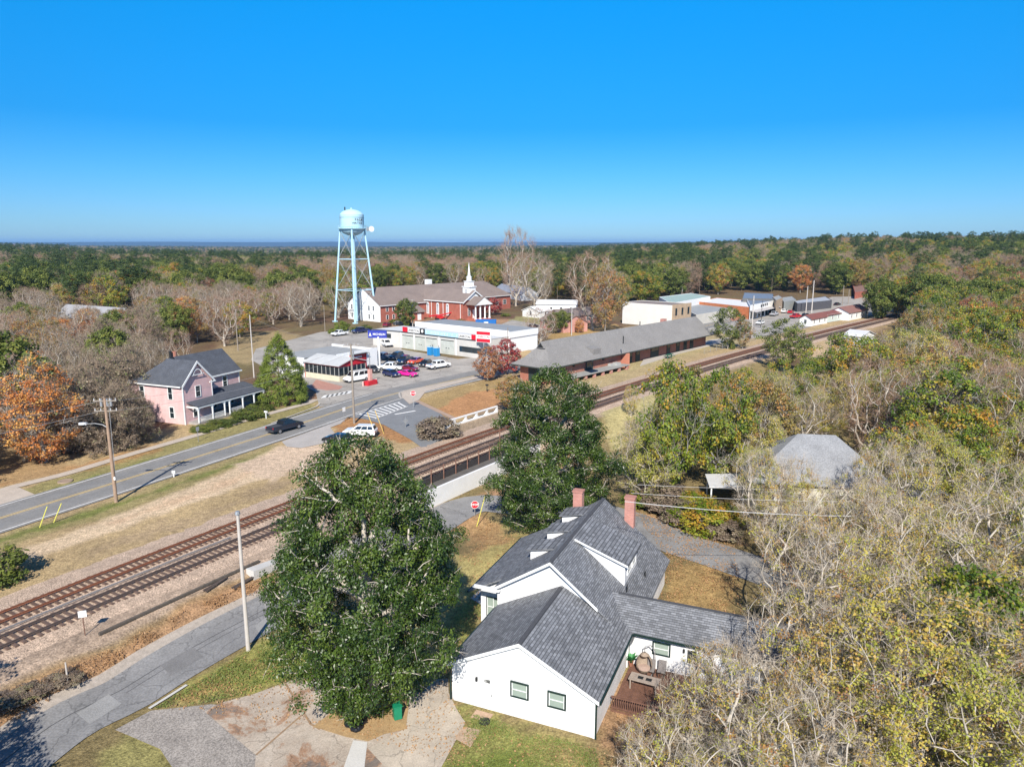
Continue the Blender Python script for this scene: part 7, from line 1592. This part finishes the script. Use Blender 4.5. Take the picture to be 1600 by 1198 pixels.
YEL = [K('yell%d' % k, 1, 'yellow-green leafy tree', 'thin_tree', 1.0, 'yellow-green trees') for k in range(2)]
VINE = [K('vine%d' % k, 1, 'brown vine-smothered tree', 'vine_tree', .8, 'vine-smothered trees') for k in range(2)]
def mixw(*pairs):
    out = []
    for lst, w_ in pairs:
        for it in lst: out.append((it[0], w_ / len(lst), *it[2:]))
    return out
R5 = random.Random(77)
Hc = [tuple(inH(v)[:2]) for v in ((5, 5, 0), (5, 14, 0), (14, 11, 0))]
avH = [(Hc[0][0], Hc[0][1], 9), (Hc[1][0], Hc[1][1], 10), (Hc[2][0], Hc[2][1], 5.5), (cr.location.x + 7, cr.location.y + 4, 9)]
# foreground right: twiggy trees close below the camera
for px, py, h, k, w_ in ((1035, 1300, 6.5, 1, .9), (1078, 1200, 5.6, 0, .9), (1015, 1250, 4.6, 1, .9), (1130, 1120, 5.0, 0, .8), (1130, 1200, 7.6, 0, .9), (1235, 1140, 9.0, 2, .9), (1190, 1270, 8.5, 1, 1.0), (1310, 1210, 10, 0, 1.0), (1245, 1010, 10, 1, .85), (1330, 1080, 11, 2, 1.0), (1300, 950, 10, 0, .9), (1400, 1180, 11, 1, 1.1), (1430, 1040, 11, 0, 1.1), (1370, 930, 10, 2, .9), (1500, 1130, 11, 2, 1.1), (1540, 990, 11, 1, 1.1), (1600, 1080, 11, 0, 1.1), (1650, 960, 11, 2, 1.1), (1560, 900, 10.5, 1, 1.0), (1460, 1290, 9.5, 0, 1.0), (1580, 1240, 10, 1, 1.1), (1700, 1180, 10.5, 2, 1.1), (1240, 1330, 8, 0, 1.0), (1130, 1390, 7, 2, .9), (1660, 1340, 9, 1, 1)):
    b = at(px, py); placed.append((b.x, b.y))
    if px > 1390 and k == 2: tree('olive%d' % (px % 3), b, h * .95, w_ * .85, rot=px * .1, label='fuller olive-green tree among the twiggy lower right trees', group='fuller olive-green foreground trees', name='oak_tree'); continue
    tree(('twiggy%d' % (k % 2)) if px < 1260 or R5.random() < .3 else ('sparse%d' % k if R5.random() < .55 else 'yell%d' % (k % 2)), b, h, w_, rot=R5.uniform(0, 6.28), label='twiggy foreground tree with sparse yellow leaves at the lower right', group='twiggy foreground trees lower right', name='thin_tree')
wood([(1190, 880), (1260, 845), (1400, 835), (1620, 830), (2000, 900), (1700, 960), (1250, 940)], 6, mixw((SPA, 2), (YEL, 4)), (6.5, 9), ('', 'around the cream house'), '', R5, 15, avoid=avH)
wood([(1400, 770), (1480, 740), (2000, 760), (2100, 900), (1600, 840), (1440, 830)], 6, mixw((SPA, 1.6), (YEL, 2), (OLI, 2.6), (BARE, 1)), (9, 12), ('', 'right of the cream house'), '', R5, 20, avoid=avH)
wood([(1210, 735), (1270, 640), (1400, 612), (2100, 600), (2200, 780), (1420, 740), (1300, 690)], 6.3, mixw((BARE, 2.8), (RSTT, .5), (YEL, 1.6), (OLI, 3.6), (GOL, 1.2)), (10, 14), ('', 'in the grey belt behind the cream house'), '', R5, 42, avoid=avH)
wood([(1290, 645), (1385, 606), (1415, 570), (1470, 535), (1560, 515), (2100, 515), (2100, 605), (1400, 618), (1330, 650)], 7, mixw((OLI, 6), (GOL, 1.6), (RSTT, .7), (GRE, 1.8), (BARE, .5)), (11.5, 16), ('', 'in the gold belt right of the tracks'), '', R5, 60)
wood([(1425, 525), (1445, 475), (1560, 445), (2000, 440), (2100, 520), (1500, 522)], 9, mixw((OLI, 5), (GOL, 2), (RSTT, 1.6), (GRE, 2.4), (BARE, 1)), (12, 19), ('', 'on the right slope'), '', R5, 60)
wood([(1000, 800), (1130, 735), (1180, 700), (1180, 650), (1060, 690), (1000, 740)], 4.5, mixw((OLI, 3), (YEL, 3)), (6, 9.5), ('', 'between the tracks and the cream house'), '', R5, 10, avoid=avH)
# left side
wood([(-400, 830), (-400, 640), (-60, 600), (60, 600), (200, 570), (235, 600), (205, 690), (130, 706), (40, 715), (-60, 760)], 5.2, mixw((VINE, 7), (BARE, 2), (GRE, 1)), (9.5, 12.5), ('', 'in the thicket left of the pink house'), '', R5, 48, avoid=[(-61.8, 90.9, 5)])
wood([(-300, 600), (-300, 520), (60, 500), (90, 525), (200, 530), (330, 520), (260, 560), (120, 590)], 7, mixw((VINE, 3.5), (BARE, 3.5), (GRE, 1.3), (ORT, 1), (GOL, 1)), (9, 14), ('', 'behind the left thicket'), '', R5, 60)
wood([(190, 530), (240, 485), (480, 474), (505, 500), (470, 512), (390, 528), (330, 548), (240, 552)], 6.2, mixw((BARE, 6), (VINE, 2.4), (OLI, .8), (GOL, .8), (GRE, .7)), (8.5, 15), ('', 'in the pale grove left of the water tower'), '', R5, 64)
wood([(-300, 520), (-300, 455), (200, 450), (480, 450), (500, 474), (200, 488), (60, 500)], 9, mixw((BARE, 3), (GRE, 3), (OLI, 2.5), (ORT, 2), (RSTT, 1.5), (PINE, 1)), (12, 15.5), ('', 'in the mixed wood beyond the grove'), '', R5, 85)
wood([(500, 500), (500, 450), (780, 442), (850, 450), (845, 470), (780, 455), (650, 452), (585, 470), (540, 497)], 9, mixw((GRE, 3), (OLI, 3), (BARE, 3), (RSTT, 1)), (13, 17), ('', 'behind the church'), '', R5, 60)
wood([(850, 472), (850, 445), (1100, 440), (1330, 436), (1330, 455), (1325, 461), (1245, 461), (1215, 459), (1150, 461), (1085, 463), (1000, 471), (975, 490), (905, 482)], 8, mixw((GRE, 5), (OLI, 3), (BARE, 1.5), (ORT, .6), (PINE, 1)), (14, 18), ('', 'behind downtown'), '', R5, 120)
ORD = ['zeroth', 'first', 'second', 'third', 'fourth', 'fifth', 'sixth', 'seventh', 'eighth', 'ninth', 'tenth', 'eleventh', 'twelfth', 'thirteenth', 'fourteenth', 'fifteenth', 'sixteenth', 'seventeenth', 'eighteenth', 'nineteenth', 'twentieth']
def ordw(k):
    if k <= 20: return ORD[k]
    t = {2: 'twenty', 3: 'thirty', 4: 'forty', 5: 'fifty'}[k // 10]
    return (t[:-1] + 'ieth') if k % 10 == 0 else t + '-' + ORD[k % 10]
def spread_labels():
    by = {}
    for o in S.objects:
        if o.parent is None and 'label' in o and o.get('group'): by.setdefault(o['label'], []).append(o)
    for lb, L_ in by.items():
        if len(L_) < 2: continue
        L_.sort(key=lambda o: proj(*o.location)[0]); n = len(L_)
        for k, o in enumerate(L_):
            o['label'] = (ordw(k + 1) if k < (n + 1) // 2 else ordw(n - k)) + (' from left, ' if k < (n + 1) // 2 else ' from right, ') + lb
spread_labels()
print('TREES', NT[0])
# ------------------------------------------------------------------ litter and weeds nobody could count
def litter(name, poly, n, size, mat, label, cat, h=0.0, up=.5, seed=1):
    rng = np.random.RandomState(seed); W_ = [tuple(at(*p)[:2]) for p in poly]; xs = [p[0] for p in W_]; ys = [p[1] for p in W_]
    x = rng.uniform(min(xs), max(xs), n * 3); y = rng.uniform(min(ys), max(ys), n * 3); m = pdist(W_, x, y) < 0; keep = vnoise(x + 500, y, 1.3, seed) + rng.uniform(-.3, .3, len(x)) > .48; m &= keep
    x = x[m][:n]; y = y[m][:n]; z = terr(x, y) + .085 + rng.uniform(0, 1, len(x)) * h; C = np.stack([x, y, z], 1)
    V, Fq, t = leaves_np(rng, C, np.tile([0, 0, 1.], (len(C), 1)), 1, .02, size, size * (.75 if not h else .3), upb=up, clump=0)
    o = link(bpy.data.objects.new(name, mesh_np(name, V, Fq, mat, tint=t))); tag(o, label, cat, kind='stuff')
LIT = leafm('leaf_litter', [(0, (.20, .10, .05)), (.5, (.45, .26, .12)), (1, (.58, .42, .24))], hv=0)
GRS = leafm('grass_blades', [(0, (.10, .15, .03)), (.5, (.2, .26, .06)), (1, (.42, .36, .16))], hv=0)
litter('fallen_leaves', [(232, 1112), (388, 1018), (510, 950), (560, 1000), (700, 900), (760, 800), (830, 850), (700, 1080), (735, 1130), (940, 1170), (900, 1260), (560, 1150), (300, 1108)], 9000, .13, LIT, 'scattered brown fallen leaves on the lawn around the magnolia', 'leaves', seed=2)
litter('fallen_leaves', [(985, 795), (1150, 850), (1160, 960), (1300, 1100), (1100, 1290), (930, 1200), (1040, 870)], 9000, .14, LIT, 'brown fallen leaves on the bank and under the right-hand trees', 'leaves', seed=3)
litter('grass_tufts', [(240, 1108), (388, 1018), (510, 955), (500, 1060), (400, 1082), (300, 1104)], 9000, .16, GRS, 'short green and tan grass on the verge beside the near street', 'grass', h=.06, up=.0, seed=4)
litter('dry_weeds', [(-60, 1130), (120, 1040), (300, 950), (410, 905), (430, 918), (300, 965), (160, 1050), (20, 1130)], 12000, .2, LIT, 'dry tan weeds on the bank between the ballast and the near street', 'weeds', h=.22, up=-.1, seed=5)
litter('grass_tufts', [(700, 1105), (930, 1172), (960, 1290), (640, 1290), (735, 1132)], 9000, .13, GRS, 'short green lawn grass in front of the white house gable', 'grass', h=.05, up=.0, seed=6)
# ------------------------------------------------------------------ far woodland: one object, instanced crowns
def far_wood():
    rng = np.random.RandomState(12); P_ = []; kk = []; sc = []; 
    kinds = ['green0', 'green1', 'olive0', 'olive1', 'pine0', 'gold0', 'bare0', 'bare1', 'pine1', 'sparse1']
    wR = np.array([2.5, 2.5, 4.5, 4.5, 1.8, 2.0, 2.2, 2.0, 1.8, 1.5]); wL = np.array([1.6, 1.6, 2.2, 2.2, 1.4, 3.4, 3.4, 3.4, 1.4, 2]); wF = np.array([2, 2, 3, 3, 2, 2.2, 1.6, 1.6, 2, 1])
    r = 300.0; pl = np.array(placed) if placed else np.zeros((1, 2))
    clear = [[(480, 520), (500, 482), (590, 454), (790, 447), (860, 470), (980, 478), (1100, 464), (1240, 461), (1330, 458), (1400, 450), (1420, 480), (1200, 540), (600, 600)], [(1395, 465), (1400, 440), (1470, 420), (1600, 408), (1600, 414), (1475, 430), (1430, 448)], [(1100, 462), (1180, 425), (1215, 424), (1180, 465)]]
    cl = [[g(*p) for p in c] for c in clear]
    while r < 5200:
        sp = 9.5 + max(0, (r - 600)) * .009; dr = sp * .9; th = np.arange(-.76, .78, sp / r)
        for t in th:
            a = t + rng.uniform(-.4, .4) * sp / r; q = r + rng.uniform(-.45, .45) * dr; x = q * math.sin(a); y = q * math.cos(a)
            if r < 640:
                if any(inpoly(c, x, y) for c in cl): continue
                if r < 480 and ((pl - (x, y)) ** 2).sum(1).min() < 49: continue
            z = float(terr(x, y)); 
            w_ = wL if a < .05 else wR
            if r > 750: w_ = wF * .6 + w_ * .4
            b = math.sin(x * .02 + 3) + math.sin(y * .017 + x * .006); w2 = w_.copy(); w2[5:8] *= max(.15, 1 + b); w2[:2] *= max(.3, 1 - b * .5)
            k = rng.choice(len(kinds), p=w2 / w2.sum()); P_.append((x, y, z - .5)); kk.append(k); sc.append(rng.uniform(.95, 1.3) * (1.15 if k not in (4, 8) else .95) * (1 + max(0, min(r, 3000) - 1500) * .0001) * (.75 if r > 1400 and a < .12 and a > -.55 else 1))
        r += dr
    n = len(P_); print('FAR', n)
    me = bpy.data.meshes.new('distant_woodland'); me.vertices.add(n); me.vertices.foreach_set('co', np.array(P_, np.float32).ravel()); me.update()
    a = me.attributes.new('kind_i', 'INT', 'POINT'); a.data.foreach_set('value', np.array(kk, np.int32)); a = me.attributes.new('sc', 'FLOAT', 'POINT'); a.data.foreach_set('value', np.array(sc, np.float32)); a = me.attributes.new('rz', 'FLOAT', 'POINT'); a.data.foreach_set('value', rng.uniform(0, 6.28, n).astype(np.float32))
    o = link(bpy.data.objects.new('distant_woodland', me)); tag(o, 'mixed green and autumn woodland stretching to the horizon', 'woodland', kind='stuff')
    ng = bpy.data.node_groups.new('scatter', 'GeometryNodeTree'); ng.interface.new_socket('Geometry', in_out='INPUT', socket_type='NodeSocketGeometry'); ng.interface.new_socket('Geometry', in_out='OUTPUT', socket_type='NodeSocketGeometry')
    gi = ng.nodes.new('NodeGroupInput'); go = ng.nodes.new('NodeGroupOutput'); jn = ng.nodes.new('GeometryNodeJoinGeometry')
    def attr(nm, ty):
        q = ng.nodes.new('GeometryNodeInputNamedAttribute'); q.data_type = ty; q.inputs['Name'].default_value = nm; return q.outputs['Attribute']
    ai = attr('kind_i', 'INT'); as_ = attr('sc', 'FLOAT'); ar = attr('rz', 'FLOAT'); cx = ng.nodes.new('ShaderNodeCombineXYZ'); ng.links.new(ar, cx.inputs[2])
    for k, key in enumerate(kinds):
        src = next((ob for ob in bpy.data.objects if ob.type == 'MESH' and ob.data == PROTO[key][1] and ob.material_slots[0].link == 'DATA'), None)
        if src is None:
            q_ = at(330 + k * 37, 452); tr_ = tree(key, q_, PROTO[key][2], label='tall tree standing at the far edge of the left wood', group='tall trees at the far edge'); src = tr_.children[1]
        oi = ng.nodes.new('GeometryNodeObjectInfo'); oi.inputs['Object'].default_value = src; oi.inputs['As Instance'].default_value = True; oi.transform_space = 'ORIGINAL'
        cp = ng.nodes.new('FunctionNodeCompare'); cp.data_type = 'INT'; cp.operation = 'EQUAL'; ng.links.new(ai, cp.inputs[2]); cp.inputs[3].default_value = k
        ip = ng.nodes.new('GeometryNodeInstanceOnPoints'); ng.links.new(gi.outputs[0], ip.inputs['Points']); ng.links.new(cp.outputs[0], ip.inputs['Selection']); ng.links.new(oi.outputs['Geometry'], ip.inputs['Instance']); ng.links.new(cx.outputs[0], ip.inputs['Rotation']); ng.links.new(as_, ip.inputs['Scale']); ng.links.new(ip.outputs[0], jn.inputs[0])
    ng.links.new(jn.outputs[0], go.inputs[0]); md = o.modifiers.new('scatter', 'NODES'); md.node_group = ng
far_wood()
# ------------------------------------------------------------------ the air
def haze():
    m = bpy.data.materials.new('haze'); m.use_nodes = True; t = m.node_tree; t.nodes.remove(t.nodes['Principled BSDF'])
    v = t.nodes.new('ShaderNodeVolumePrincipled'); v.inputs['Color'].default_value = (.30, .58, 1, 1); v.inputs['Density'].default_value = HAZE; v.inputs['Anisotropy'].default_value = .0
    t.links.new(v.outputs[0], t.nodes['Material Output'].inputs['Volume']); m.volume_intersection_method = 'FAST' if hasattr(m, 'volume_intersection_method') else m.volume_intersection_method
    o = MB().box(-16500, 16500, -450, 17500, -60, 95).build('haze', m); tag(o, kind='stuff')
HAZE = .00007
haze()
